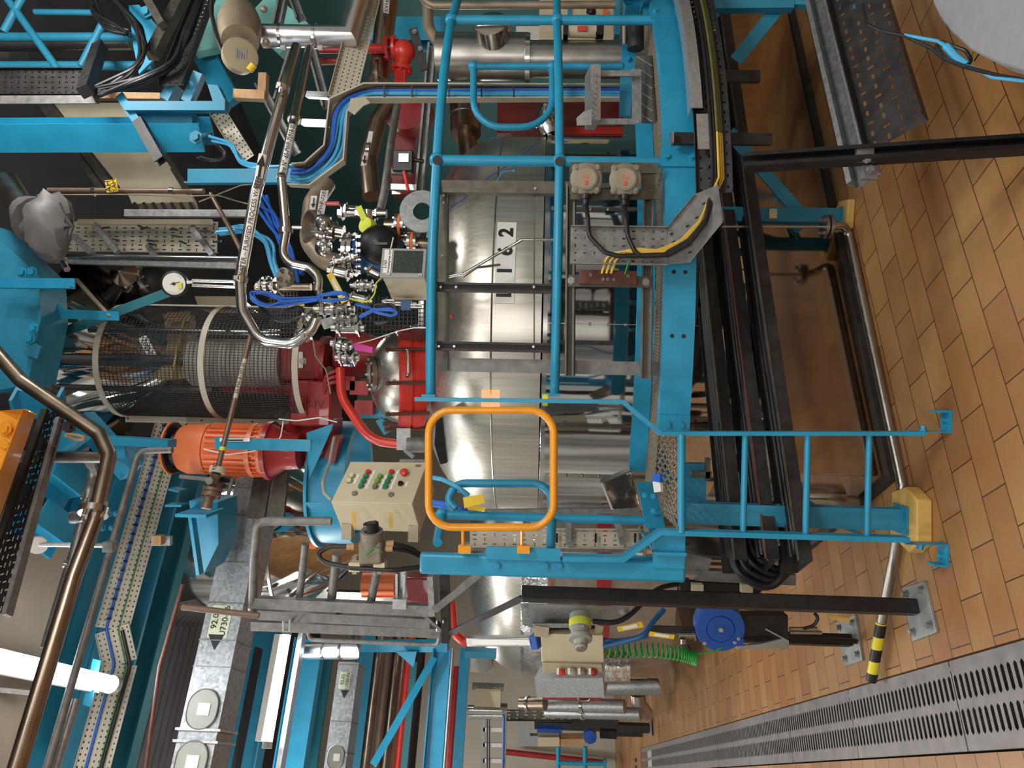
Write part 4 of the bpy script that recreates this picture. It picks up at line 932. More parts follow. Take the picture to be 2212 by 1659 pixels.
pipelabel(t, 'WATER → PURIFIED PROCESS WATER'.replace('→', '–'), l0+dd*.14, l0+dd*1.06, .0285, .031, .036)
pa_ = l0+dd*1.33; i = pipelabel(t, '', pa_-dd*.14, pa_+dd*.14, .0285, .03, .04)
d = dd.normalized(); n_ = (EYE-pa_); n_ = (n_-d*n_.dot(d)).normalized(); u_ = n_.cross(d); c = pa_+n_*.031
t.p('arrow', MB().prism([c-d*.055-u_*.006, c+d*.0-u_*.006, c+d*.0-u_*.02, c+d*.055, c+d*.0+u_*.02, c+d*.0+u_*.006, c-d*.055+u_*.006], n_*.001), 'ink', i)
t = T('water_pipe', 'shiny steel pipe labelled with a line number beside the blue cable tray', 'pipe')
v1 = [P(668, 104, 4.25), P(608, 385, 3.7)]
t.p('pipe_run', MB().tube(v1, .024, 18), 'stainless'); 
t.p('s_bend', MB().tube([P(608, 385, 3.7), P(618, 500, 3.7), P(610, 550, 3.7), P(628, 570, 3.7), P(668, 578, 3.7), P(690, 600, 3.7), P(685, 628, 3.7)], .0225, 18, .07), 'stainless')
t.p('clamp', MB().lathe(P(617, 498, 3.7), (P(618, 500, 3.7)-P(610, 400, 3.7)).normalized(), [(.024, -.012), (.036, -.012), (.036, .012), (.024, .012)], 18), 'stainless')
dl = (v1[0]-v1[1]); pipelabel(t, 'Line N° -65-PWP-75918-SSX', v1[1]+dl*.015, v1[1]+dl*.36, .024, .034, .036)
t.p('clamp', MB().lathe(v1[1]+dl*.42, dl, [(.024, -.012), (.034, -.012), (.034, .012), (.024, .012)], 18), 'stainless')
# yellow lever pipe to the HV valve
t = T('thin_pipe', 'thin brown steel pipe sloping down past the orange motor to a hand valve', 'pipe')
y0, y1 = P(548, 700, 4.15), P(472, 1006, 3.9)
t.p('pipe_run', MB().tube([y0, y1], .0145, 12), 'brown_pipe'); dy = y0-y1
pipelabel(t, '25-PW-81202-SS', y1+dy*.46, y1+dy*.74, .0145, .026, .026, 'tray_beige')
t.p('yellow_band', MB().cyl(y1+dy*.10, y1+dy*.125, .016, 12), 'lime')
t = T('hand_valve', 'brown flanged hand valve tagged HV at the end of the thin pipe', 'valve')
ax_ = (y0-y1).normalized(); vq = P(470, 1015, 3.9)
t.p('flange', MB().lathe(vq, ax_, [(.042, -.016), (.042, .016)], 22), 'tray_beige', label='flange with a paper tag round it')
t.p('lettering', text('HV 932', vq+V((0, -.045, .0)), ax_, Z, .03), 'ink', 0)
t.p('body', MB().tube([P(468, 1022, 3.9), P(455, 1052, 3.9), P(448, 1095, 3.9)], .025, 14), 'brown_pipe')
t.p('flange', MB().lathe(P(458, 1062, 3.9), ax_, [(.05, -.022), (.05, -.004), (.044, -.003), (.044, .003), (.05, .004), (.05, .022)], 22), 'brown_pipe')
for k in range(6):
    a = k*PI/3; u, v, w = frame(ax_); t.p('bolt', MB().cyl(P(458, 1062, 3.9)+u*.042*math.cos(a)+v*.042*math.sin(a)-ax_*.035, P(458, 1062, 3.9)+u*.042*math.cos(a)+v*.042*math.sin(a)+ax_*.035, .006, 8), 'rust')
t.p('lever', MB().bar(P(457, 1036, 3.86), P(388, 1029, 3.86), .02, .01), 'galv_dull'); t.p('hub', MB().lathe(P(457, 1037, 3.87), -Y, [(.02, 0), (.02, .03)], 14), 'galv_dull'); t.p('end_cap', MB().lathe(P(448, 1086, 3.9), -ax_, [(.026, 0), (.028, .03), (.02, .035)], 16), 'brown_pipe')
# blue flat bar with a paper label
t = T('label_bar', 'blue flat bar carrying a white paper label below the orange motor', 'bar')
p, q = VT(466, 957, 4.35, 672); t.p('bar', MB().bar(q, p, .07, .02), 'cyan'); t.p('name_plate', MB().bar(P(475, 950, 4.33), P(540, 950, 4.33), .022, .006), 'white')
t.p('lettering', MB().bar(P(490, 951, 4.32), P(525, 951, 4.32), .008, .004), 'ink')
# blue stand ring left of the gearbox
t = T('stand_ring', 'thick bright blue curved support ring behind the cream control box', 'support ring')
rc_ = P(690, 1050, 4.95); rc_ = V((rc_.x, rc_.y+.25, 0)); z_a, z_b = P(735, 1050, 4.7).z, P(650, 1050, 4.7).z
t.p('ring_plate', MB().lathe(setz(rc_, z_a), Z, [(.36, 0), (.43, 0), (.43, z_b-z_a), (.36, z_b-z_a), (.36, 0)], 40, cap=False), 'cyan')
t.p('gusset', MB().prism([P(662, 935, 4.7), P(720, 915, 4.7), P(715, 930, 4.7), P(668, 1035, 4.7)], Y*.012), 'cyan'); t.p('top_flange', MB().lathe(setz(rc_, z_b-.02), Z, [(.38, 0), (.46, 0), (.46, .02), (.38, .02), (.38, 0)], 40, cap=False), 'cyan')
t.p('gusset', MB().prism([P(655, 1085, 4.62), P(700, 1085, 4.62), P(672, 1100, 4.62)], Y*.012), 'cyan')
one('support_beam', 'short blue crossbeam behind the red pipe', 'beam', MB().bar(P(765, 892, 4.9), P(835, 892, 4.9), .07, .05).bar(P(820, 905, 4.9), P(838, 935, 4.9), .05, .05), 'cyan')
# blue channel feet / braces by gearbox
one('support_beam', 'brown galvanised angle standing left of the red motor foot', 'beam', MB().bar(P(570, 1022, 5.0), P(553, 1120, 4.9), .03, .12).bar(P(610, 1003, 5.0), P(598, 1118, 4.9), .03, .10), 'strut')
# ------------------------------------------------------------------ cream control box with its buttons
t = T('control_box', 'cream push button control box mounted on a frame left of the gate', 'control box')
e1 = [P(762, 997, 3.85), P(912, 1000, 3.78), P(890, 1088, 3.55), P(715, 1084, 3.62)]
nrm = (e1[1]-e1[0]).cross(e1[3]-e1[0]).normalized()
if nrm.dot(EYE-e1[0]) < 0: nrm = -nrm
# photo: lid faces up-right; e1 order is top-right.. ; box depth downwards to the left in the place
e0, ea, eb = e1[3], (e1[2]-e1[3]), (e1[0]-e1[3])
ea_n = ea.normalized(); eb = (eb-ea_n*eb.dot(ea_n)); nrm = ea_n.cross(eb.normalized())
if nrm.dot(EYE-e0) < 0: nrm = -nrm
bd = t.p('body', MB().prism([e0-nrm*.012, e0+ea-nrm*.012, e0+ea+eb-nrm*.012, e0+eb-nrm*.012], nrm*-.19), 'beige', bev=.004)
ld = t.p('door', MB().prism([e0, e0+ea, e0+ea+eb, e0+eb], nrm*-.014), 'beige', bev=.003)
t.p('seal', MB().prism([e0+ea*.01-nrm*.010+eb*.01, e0+ea*.99-nrm*.010+eb*.01, e0+ea*.99+eb*.99-nrm*.010, e0+ea*.01+eb*.99-nrm*.010], nrm*-.006), 'black')
def onface(x, y):
    k = ray(x, y); return EYE+k*((e0-EYE).dot(nrm)/k.dot(nrm))
btn = [('red', 970, 795), ('red', 1170, 795), ('green', 950, 832), ('green', 930, 872), ('green', 910, 913), ('green', 1155, 838), ('green', 1135, 878), ('green', 1118, 918), ('lime', 1072, 832), ('lime', 1050, 872), ('cream', 833, 825), ('cream', 812, 868), ('black', 1248, 893), ('open', 1030, 918)]
for kd, a, b in btn:
    c = onface(550+a*.2532, 820+b*.2532); i = t.p('push_button', MB().lathe(c, nrm, [(.0125, 0), (.0125, .014), (.010, .015)], 16), 'enamel_grey', ld, label='%s push button' % {'lime': 'light green', 'cream': 'pale', 'open': 'empty grey'}.get(kd, kd)) if False else None
    t.p('push_button', MB().lathe(c, nrm, [(.0135, 0), (.0135, .010), (.0135, .010), (.011, .016), (.0, .0165)], 16), {'red': 'red_bright', 'green': 'green_button', 'lime': 'lime_button', 'cream': 'lime_button' if False else 'pale_label', 'black': 'black', 'open': 'cast_grey'}[kd], ld, label={'red': 'red push button', 'green': 'green push button', 'lime': 'light green lamp', 'cream': 'pale green lamp', 'black': 'black turn switch', 'open': 'dull metal switch'}[kd])
    t.p('button_collar', MB().lathe(c, nrm, [(.0165, 0), (.0165, .004)], 16), 'cast_grey', ld)
    t.p('button_label', MB().prism([c+ea_n*.024-eb.normalized()*.016, c+ea_n*.036-eb.normalized()*.016, c+ea_n*.036+eb.normalized()*.016, c+ea_n*.024+eb.normalized()*.016], nrm*.0015), 'white', ld)
c = onface(550+1282*.2532, 820+812*.2532); t.p('emergency_stop', MB().lathe(c, nrm, [(.012, 0), (.012, .012), (.021, .015), (.021, .024), (.012, .03), (.0, .031)], 20), 'red_bright', ld)
for a, b in ((855, 975), (1165, 985)): c = onface(550+a*.2532, 820+b*.2532); t.p('door_lock', MB().lathe(c, nrm, [(.015, 0), (.014, .008), (.006, .009)], 16), 'cast_grey', ld)
c = onface(550+1368*.2532, 820+745*.2532); t.p('small_plate', MB().prism([c, c+ea_n*.03, c+ea_n*.03+eb.normalized()*.018, c+eb.normalized()*.018], nrm*.001), 'cast_grey', ld)
t.p('side_plate', MB().prism([e0+ea*.64+eb*1.0, e0+ea*1.04+eb*1.0, e0+ea*1.04+eb*1.06, e0+ea*.64+eb*1.06], nrm*.004), 'galv_bright')
bm_ = e0-nrm*.2
for f in (.08, .92): t.p('mounting_bracket', MB().box(e0+ea*f-nrm*.205, .08, .07, .05), 'beige_dark')
for x, y in ((763, 1120), (842, 1123)): t.p('tape_strip', MB().prism([P(x-4, y-16, 3.55), P(x+5, y-16, 3.55), P(x+6, y+18, 3.55), P(x-1, y+18, 3.55)], Y*.002), 'pad_yellow')
one('cable', 'bundle of thin grey wires dropping from the blue ring to the cream control box', 'cable', MB().tube([P(722, 945, 4.2), P(712, 1000, 4.0), P(697, 1040, 3.8), P(700, 1065, 3.75), P(716, 1080, 3.72)], .009, 8, .06), 'enamel_grey')
# rotary isolator in front
t = T('rotary_switch', 'grey cast rotary isolator switch with a black knob in front of the cream box', 'switch')
o = P(805, 1192, 3.28); 
b = t.p('housing', MB().bar(P(780, 1190, 3.28), P(830, 1190, 3.28), .10, .11, Y), 'cast_grey', bev=.012)
ka = (P(803, 1135, 3.25)-P(803, 1178, 3.27)).normalized()
t.p('neck', MB().cyl(P(804, 1178, 3.27), P(803, 1146, 3.25), .05, 24), 'cast_grey', b); k = t.p('knob', MB().cyl(P(803, 1148, 3.25), P(801, 1130, 3.245), .034, 24), 'black', b); t.p('knob_grip', MB().bar(P(795, 1131, 3.24), P(812, 1127, 3.24), .012, .014), 'black', k)
t.p('round_tag', MB().lathe(P(793, 1164, 3.215), -Y, [(.011, 0), (.011, .003)], 14), 'galv_bright')
for x, y in ((757, 1181), (842, 1174), (840, 1185)): t.p('gland', MB().cyl(P(x-7, y, 3.27), P(x+9, y, 3.27), .014, 12), 'wood')
for x in (768, 821): t.p('foot_block', MB().box(P(x, 1223, 3.26), .04, .05, .05), 'beige'); 
for x in (768, 821): t.p('rail_block', MB().bar(P(x, 1200, 3.36), P(x, 1238, 3.36), .045, .02), 'beige_dark')
t.p('earth_wire', MB().tube([P(790, 1200, 3.215), P(805, 1185, 3.2), P(820, 1183, 3.2), P(826, 1193, 3.21)], .003, 8, .03), 'cable_green')
one('cable', 'black hose looping from the rotary isolator to the left and down', 'cable', MB().tube([P(750, 1181, 3.27), P(708, 1181, 3.27), P(684, 1197, 3.27), P(700, 1215, 3.26), P(760, 1227, 3.24), P(850, 1232, 3.24), P(930, 1222, 3.3)], .011, 10, .12), 'rubber')
one('cable', 'upper black cable leaving the rotary isolator towards the gate post', 'cable', MB().tube([P(848, 1174, 3.27), P(885, 1182, 3.3), P(905, 1195, 3.35)], .010, 10, .1), 'rubber', 'isolator cables')
one('cable', 'lower black cable leaving the rotary isolator towards the gate post', 'cable', MB().tube([P(848, 1186, 3.27), P(880, 1190, 3.3), P(905, 1202, 3.35)], .010, 10, .1), 'rubber', 'isolator cables')
# ------------------------------------------------------------------ valve cluster on the vessel top
def flange(mb, o, ax, r, th=.016, n=8, gap=None):
    mb.lathe(o, ax, [(r*.45, -th/2), (r, -th/2), (r, th/2), (r*.45, th/2)], 26)
    u, v, w = frame(ax)
    for k in range(n):
        a = k*2*PI/n+.2; c = o+u*(r*.8*math.cos(a))+v*(r*.8*math.sin(a)); mb.cyl(c-w*(th*1.3), c+w*(th*1.3), .008, 6)
    return mb
DV = 4.25
# brown elbow with arrow
t = T('tan_pipe', 'wide brown steel pipe elbow with an arrow label beside the small valves', 'pipe')
t.p('elbow', MB().tube([P(705, 395, DV+.5), P(676, 440, DV+.4), P(668, 520, DV+.3), P(700, 562, DV+.25), P(745, 575, DV+.25)], .062, 22, .12), 'tan_pipe')
i = t.p('name_plate', MB().prism([P(672, 423, DV+.28), P(685, 423, DV+.28), P(681, 453, DV+.28), P(668, 452, DV+.28)], Y*.002), 'white')
t.p('arrow', MB().prism([P(677, 427, DV+.275), P(679, 427, DV+.275), P(678, 440, DV+.275), P(682, 440, DV+.275), P(675.5, 449, DV+.275), P(671.5, 440, DV+.275), P(675.5, 440, DV+.275)], Y*.001), 'ink', i)
i = t.p('name_plate', MB().prism([P(693, 411, DV+.28), P(710, 411, DV+.28), P(699, 467, DV+.28), P(684, 463, DV+.28)], Y*.002), 'white')
t.p('lettering', text('65-PWP-75912', P(695, 438, DV+.272), (P(699, 411, DV)-P(688, 463, DV)), -(P(704, 440, DV)-P(690, 440, DV)), .034), 'ink', i)
# bell housing valve
t = T('diaphragm_valve', 'bolted stainless diaphragm valve with a flared bell between the two water pipes', 'valve')
bx_ = (P(720, 500, DV)-P(660, 490, DV)).normalized(); o = P(676, 492, DV)
t.p('bell', MB().lathe(P(664, 490, DV), bx_, [(.095, 0), (.085, .02), (.05, .05), (.045, .07)], 32), 'stainless_dull')
b = t.p('body', MB().lathe(P(688, 493, DV), bx_, [(.05, 0), (.075, .01), (.078, .05), (.06, .055), (.06, .1), (.04, .11), (.04, .15)], 24), 'chrome')
t.p('inlet', MB().cyl(P(632, 491, DV), P(664, 491, DV), .014, 14), 'stainless')
for x, y in ((700, 482), (702, 535)): t.p('bonnet', MB().lathe(P(x, y, DV-.05), V((-.2, -1, .1)), [(.045, 0), (.05, .03), (.035, .05), (.02, .055)], 20), 'chrome', b)
u, v, w = frame(bx_)
for k in range(8):
    a = k*PI/4; c = P(700, 495, DV)+u*.066*math.cos(a)+v*.066*math.sin(a); t.p('bolt', MB().bolt(c-w*.02, w, .012, .05), 'chrome', b)
for x, y in ((698, 532), (708, 540), (690, 528), (712, 528), (700, 522)): t.p('bolt', MB().bolt(P(x, y, DV-.09), -Y, .01, .015), 'chrome')
# blue check valve with black dome
DB = 4.2
t = T('flow_valve', 'dark blue flanged valve with a black domed actuator cap', 'valve')
vx = (P(850, 548, DB)-P(750, 548, DB)).normalized()
mb = MB(); 
for x in (752, 764): flange(mb, P(x, 550, DB), vx, .125, .022, 10)
t.p('flange_pair', mb, 'stainless'); 
b = t.p('body', MB().lathe(P(768, 550, DB), vx, [(.10, 0), (.11, .02), (.10, .06), (.125, .1), (.135, .17), (.11, .24), (.07, .28)], 32), 'pump_blue')
d_ = t.p('dome_cap', MB().lathe(P(820, 530, DB-.09), V((0, -1, -.1)), [(.115, 0), (.113, .02), (.095, .05), (.05, .075), (.0, .085)], 32), 'black'); t.p('dome_fin', MB().bar(P(810, 527, DB-.17), P(838, 527, DB-.17), .014, .03, V((0, -1, 0))), 'black', d_)
i = t.p('name_plate', MB().bar(P(842, 548, DB-.17), P(850, 513, DB-.17), .02, .004), 'white', d_)
mb = MB()
for k in range(6): mb.bolt(P(770, 512+k*15, DB-.1-.02*(3-abs(k-2.5))), vx, .014, .025)
t.p('bolt', mb, 'chrome', b); t.p('outlet_flange', flange(MB(), P(866, 550, DB+.02), vx, .075, .018, 6), 'stainless'); t.p('outlet', MB().cyl(P(855, 550, DB+.02), P(905, 550, DB+.02), .04, 18), 'stainless_dull')
# yellow cap valve & levers
t = T('ball_valve', 'chrome ball valve with a flat yellow lever and round yellow cap', 'valve')
t.p('body', MB().cyl(P(735, 460, DB), P(835, 462, DB), .025, 16).cyl(P(795, 478, DB), P(795, 455, DB), .04, 18).bolt(P(742, 460, DB), X*0+Z, .03, .03).bolt(P(780, 461, DB), Z, .028, .03).bolt(P(815, 462, DB), Z, .026, .03), 'chrome')
t.p('yellow_cap', MB().lathe(P(793, 488, DB-.06), V((.15, -1, .5)), [(.046, -.03), (.048, 0), (.044, .02), (.0, .022)], 26), 'lime'); t.p('lever', MB().bar(P(787, 474, DB-.07), P(774, 446, DB-.08), .035, .006, Y), 'lime'); t.p('cap_screw', MB().bolt(P(792, 500, DB-.1), -Y, .008, .008), 'dark_steel')
t = T('ball_valve', 'small chrome ball valve with a red sleeved lever', 'valve')
t.p('body', MB().cyl(P(742, 452, DB+.03), P(770, 455, DB+.03), .03, 16).bolt(P(750, 453, DB), Z, .03, .03), 'chrome'); t.p('lever', MB().tube([P(705, 440, DB-.05), P(732, 440, DB-.05), P(746, 451, DB)], .008, 8), 'stainless'); t.p('grip', MB().bar(P(703, 440, DB-.05), P(732, 440, DB-.05), .022, .014), 'label_red')
# orange gasket flanges
for k, (x, y, lb) in enumerate(((865, 488, 'steel flange pair with an orange gasket above the blue valve outlet'), (892, 526, 'steel flange pair with a bright orange gasket beside the sampling box'))):
    ax_ = V((.1, 0, -1)); t = T('flange_joint', lb, 'flange'); c = P(x, y, DB+.05)
    t.p('flange', flange(MB(), c+Z*.018, Z, .07, .016, 6), 'stainless'); t.p('gasket', MB().lathe(c, Z, [(.0, -.008), (.068, -.008), (.068, .008), (.0, .008)], 24), 'gasket_orange'); t.p('flange', flange(MB(), c-Z*.018, Z, .07, .016, 6), 'stainless')
    t.p('pipe_stub', MB().cyl(c+Z*.01, c+Z*.09, .035, 16).cyl(c-Z*.01, c-Z*.13, .035, 16), 'stainless_brown')
t = T('washer_ring', 'flat grey steel blank ring behind the blue top rail', 'ring')
o = P(912, 457, 4.1); t.m(MB().lathe(o, V((.2, -1, -.1)), [(.052, -.006), (.125, -.006), (.125, .006), (.052, .006), (.052, -.006)], 40, cap=False), 'galv_bright')
# sampling box
DQ = 3.75
t = T('sampling_box', 'cream sampling box with a dark window marked L162 behind the top rail', 'instrument box')
f = [P(834, 541, DQ), P(921, 546, DQ), P(921, 612, DQ-.05), P(824, 600, DQ-.05)]
c0_, cr, cu = f[3], (f[0]-f[3]), None
z_top = (f[0].z+f[3].z)/2; zb_q = (f[1].z+f[2].z)/2
A_ = V((f[3].x, f[3].y, 0)); B_ = V((f[0].x, f[0].y, 0)); hd = (B_-A_).normalized(); nf = V((hd.y, -hd.x, 0)); 
if nf.dot(EYE-A_) < 0: nf = -nf
w_ = (B_-A_).length
A_ = setz(A_, 0); 
b = t.p('case', MB().prism([setz(A_, zb_q), setz(A_+hd*w_, zb_q), setz(A_+hd*w_, z_top), setz(A_, z_top)], nf*-.26), 'beige', bev=.006)
sd = t.p('front_frame', MB().prism([setz(A_-hd*.005, zb_q+.0), setz(A_+hd*w_*1.02, zb_q), setz(A_+hd*w_*1.02, z_top+.01), setz(A_-hd*.005, z_top+.01)], nf*.02), 'enamel_grey', bev=.004)
wz = z_top-zb_q; t.p('window', MB().prism([setz(A_+hd*w_*.12+nf*.021, zb_q+wz*.08), setz(A_+hd*w_*.92+nf*.021, zb_q+wz*.08), setz(A_+hd*w_*.92+nf*.021, z_top-wz*.24), setz(A_+hd*w_*.12+nf*.021, z_top-wz*.24)], nf*.003), 'glass_dark', sd)
i = t.p('name_plate', MB().prism([setz(A_+hd*w_*.1+nf*.021, z_top-wz*.20), setz(A_+hd*w_*.95+nf*.021, z_top-wz*.20), setz(A_+hd*w_*.95+nf*.021, z_top-wz*.02), setz(A_+hd*w_*.1+nf*.021, z_top-wz*.02)], nf*.002), 'white', sd)
t.p('lettering', text('L162', setz(A_+hd*w_*.42+nf*.024, z_top-wz*.06), hd, Z, .022), 'ink', sd); t.p('lettering', text('QA Sampling Point 12277', setz(A_+hd*w_*.52+nf*.024, z_top-wz*.145), hd, Z, .0125), 'ink', sd)
for q in (.1, .85): t.p('latch', MB().box(setz(A_+hd*.008+nf*.024, zb_q+wz*q), .012, .006, .02, hd), 'galv_bright', sd)
one('cable', 'green and yellow earth wire looping under the sampling box', 'cable', MB().tube([P(824, 600, 3.75), P(812, 612, 3.72), P(810, 635, 3.7), P(795, 653, 3.72), P(765, 648, 3.75), P(745, 640, 3.8)], .004, 8, .04), 'lime')
# small stainless fittings: each its own
random.seed(3)
def fitting(label, x, y, D, ax, L, r, kind=0):
    t = T('pipe_fitting', label, 'fitting', 'small chrome fittings'); o = P(x, y, D); ax = ax.normalized(); u, v, w = frame(ax)
    t.p('body', MB().lathe(o-ax*L/2, ax, [(r*.5, 0), (r*.5, L*.25), (r*.8, L*.26), (r*.8, L*.74), (r*.5, L*.75), (r*.5, L)], 18), 'chrome')
    t.p('nut', MB().bolt(o-ax*L*.36, ax, r*.8, L*.14).bolt(o+ax*L*.22, ax, r*.8, L*.14), 'chrome')
    if kind == 1: t.p('clamp_ring', flange(MB(), o, ax, r*1.25, .014, 4), 'chrome')
    if kind == 2: t.p('wing_screw', MB().cyl(o, o+u*r*1.8, r*.25, 8).box(o+u*r*1.9, r*.3, r*.9, r*.5), 'chrome')
fl_ = [('chrome fitting below the diaphragm valve', 744, 560, 4.0, V((.3, 0, -1)), .16, .03, 1), ('chrome union under the black domed cap', 735, 588, 4.0, V((.2, 0, 1)), .14, .036, 2), ('chrome clamp beside the sampling box corner', 810, 590, 3.95, V((.5, 0, 1)), .12, .03, 2), ('chrome valve stem left of the sampling box', 785, 617, 3.9, V((0, 0, 1)), .14, .028, 1), ('chrome reducer below the blue cable bunch', 722, 668, 3.95, V((0, 0, 1)), .22, .04, 1), ('upper chrome clamp of the sight glass pipe', 745, 690, 3.95, V((0, 0, 1)), .12, .05, 1), ('chrome filter body above the magenta tag', 752, 708, 3.95, V((0, 0, 1)), .18, .04, 2), ('chrome clamp left of the magenta tag', 738, 745, 4.05, V((.2, 0, 1)), .12, .042, 1), ('chrome bolted cage beside the blue sleeve', 750, 772, 4.1, V((0, 0, 1)), .13, .042, 1), ('chrome elbow end by the bend of the water pipe', 672, 690, 3.7, V((.6, 0, 1)), .1, .036, 1), ('grey clamp on the brown pipe stub left of the blue cables', 578, 616, 3.95, V((0, 0, 1)), .12, .04, 1), ('small chrome coupling left of the cable bunch', 690, 640, 3.9, V((1, 0, .2)), .12, .02, 0), ('small chrome coupling below the sampling box', 868, 655, 3.9, V((0, 0, 1)), .16, .018, 0), ('small chrome coupling at the top of the wire frame', 845, 650, 4.0, V((0, 0, 1)), .1, .02, 2), ('chrome tee right of the yellow tag', 775, 645, 3.9, V((.2, 0, 1)), .15, .03, 0)]
for a in fl_: fitting(*a)
t = T('tri_clamp', 'grey cast round clamp knob beside the s shaped steel pipe', 'clamp'); o = P(620, 598, 3.75)
t.p('body', MB().lathe(o+Y*.03, V((-.1, -1, .5)), [(.045, 0), (.05, .02), (.05, .04), (.036, .05)], 24), 'cast_grey')
for k in range(4): t.p('bolt', MB().bolt(o+V((.032*math.cos(k*PI/2+.5), -.02, .032*math.sin(k*PI/2+.5))), V((-.1, -1, .5)), .009, .015), 'stainless_dull')
t.p('strap', MB().tube([P(602, 600, 3.78), P(600, 630, 3.78), P(612, 640, 3.78)], .006, 8), 'stainless_dull')
pipe('tan_pipe', 'thin brown horizontal pipe stub running left of the valve cluster', [P(552, 620, 4.0), P(672, 620, 4.0)], .02, 'stainless_brown')
t = T('blue_sleeve', 'blue plastic ring sleeve beside the sight glass flange', 'sleeve'); t.m(MB().lathe(P(765, 772, 4.15), Z, [(.05, 0), (.055, 0), (.055, .035), (.05, .035)], 24), 'reel_blue')
one('warning_tag', 'magenta plastic tag wired beside the sight glass', 'tag', MB().prism([P(764, 742, 4.0), P(768, 741, 4.0), P(805, 750, 4.0), P(804, 763, 4.0), P(766, 756, 4.0)], Y*.004), 'magenta')
for k, (x, y, a, lb) in enumerate(((728, 622, .5, 'yellow barcode tag beside the wide brown elbow'), (640, 655, .1, 'yellow barcode tag left of the blue cable bunch'), (800, 702, .0, 'tiny yellow tag on the wire frame'), (712, 650, -.4, 'small yellow tag under the blue cables'))):
    d = V((math.sin(a), 0, -math.cos(a))); q = P(x, y, 3.8); s_ = Y.cross(d); L_ = .085 if k < 2 else .03
    t = T('warning_tag', lb, 'tag', 'yellow tags on the valve cluster'); rgt = (X*.8+Z*.45).normalized() if k == 0 else d
    i = t.p('card', MB().box(q, L_*2 if k == 0 else L_, .035, .004, rgt, V((0, 0, 1)).cross(rgt).cross(rgt)*-1), 'yellow_flat')
    if k < 2: t.p('barcode', MB().box(q-Y*.005, L_*1.2 if k == 0 else L_*.6, .016, .004, rgt, V((0, 0, 1)).cross(rgt).cross(rgt)*-1), 'white', i)
# blue cable bunches
def bunch(lb, pts, n, r, spread, m='cable_blue', g='blue cable bunches', bend=.1, ties=()):
    t = T('cable_bunch', lb, 'cable', g)
    for k in range(n):
        o = V((random.uniform(-1, 1), random.uniform(-1, 1), random.uniform(-1, 1)))
        t.p('strand', MB().tube([p+V((random.uniform(-1, 1), random.uniform(-1, 1), random.uniform(-1, 1)))*spread for p in pts], r, 8, bend), m)
    for p, d in ties: t.p('cable_tie', MB().lathe(p, d, [(spread*1.5+r, -.006), (spread*1.9+r, -.006), (spread*1.9+r, .006), (spread*1.5+r, .006)], 12), 'black')
    return t
bunch('blue cable bunch looped left of the valve cluster, its wide loop', [P(690, 646, 3.68), P(615, 648, 3.66), P(570, 632, 3.64), P(542, 634, 3.62), P(546, 648, 3.6), P(575, 660, 3.62), P(610, 656, 3.64), P(690, 648, 3.68)], 5, .006, .012)
bunch('tight coil of blue cable at the middle of the valve cluster', [P(688, 636, 3.7), P(720, 632, 3.68), P(750, 634, 3.68), P(750, 646, 3.68), P(720, 648, 3.67), P(690, 648, 3.68), P(690, 638, 3.7), P(745, 634, 3.66), P(752, 642, 3.68)], 4, .006, .008, bend=.03)
bunch('small blue cable coil with a black tie below the sampling box', [P(778, 683, 3.75), P(810, 670, 3.72), P(845, 668, 3.72), P(860, 676, 3.72), P(845, 684, 3.72), P(812, 672, 3.72), P(800, 665, 3.74), P(770, 655, 3.76)], 4, .006, .008, bend=.04)
bunch('black cable coil hanging on the wire frame below the blue coil', [P(810, 660, 3.85), P(845, 658, 3.82), P(858, 672, 3.8), P(845, 690, 3.8), P(815, 700, 3.8), P(800, 685, 3.82), P(808, 665, 3.84)], 3, .006, .008, 'rubber', 'black cable coils', .06)
bunch('black cable coil left of the cluster by the water pipe bend', [P(560, 655, 3.75), P(590, 690, 3.72), P(625, 695, 3.72), P(660, 680, 3.72), P(650, 660, 3.74), P(610, 668, 3.72)], 3, .005, .012, 'rubber', 'black cable coils', .08)
one('mesh_frame', 'small black wire mesh frame behind the blue cable coil', 'guard', (lambda m: [m.bar(P(772+i*9, 640, 4.5), P(772+i*9, 735, 4.5), .005) for i in range(17)] and [m.bar(P(770, 640+i*9, 4.5), P(920, 640+i*9, 4.5), .005) for i in range(11)] and m)(MB()), 'black')
one('mesh_frame', 'black wire mesh frame behind the looped blue cable bunch', 'guard', (lambda m: [m.bar(P(585+i*7, 622, 4.6), P(585+i*7, 725, 4.6), .005) for i in range(9)] and [m.bar(P(580, 622+i*8, 4.6), P(645, 622+i*8, 4.6), .005) for i in range(13)] and m)(MB()), 'black')
for k, (a, b_, lb) in enumerate(((P(556, 735, 4.4), P(676, 735, 4.4), 'white bar'), )):
    pass
one('cable', 'thin white wire from the clamp ring to the top rail', 'cable', MB().tube([P(770, 742, 4.1), P(800, 735, 4.0), P(860, 715, 3.9), P(895, 708, 3.6), P(922, 708, 3.4)], .003, 6, .1), 'white')
one('cable', 'thin white wire running down over the red gearbox to its side block', 'cable', MB().tube([P(676, 735, 4.3), P(682, 770, 4.4), P(705, 800, 4.5), P(714, 850, 4.5)], .004, 6, .05), 'enamel_grey')
one('cable', 'thin white wire hanging from the guard cage to the blue ring', 'cable', MB().tube([P(602, 905, 4.5), P(640, 909, 4.5), P(690, 902, 4.5), P(728, 912, 4.5)], .004, 6, .05), 'white')
one('cable', 'thin white wire stretched along the orange motor', 'cable', MB().tube([P(440, 970, 4.5), P(490, 982, 4.45), P(545, 975, 4.45), P(606, 948, 4.5), P(612, 910, 4.5)], .004, 6, .05), 'white')
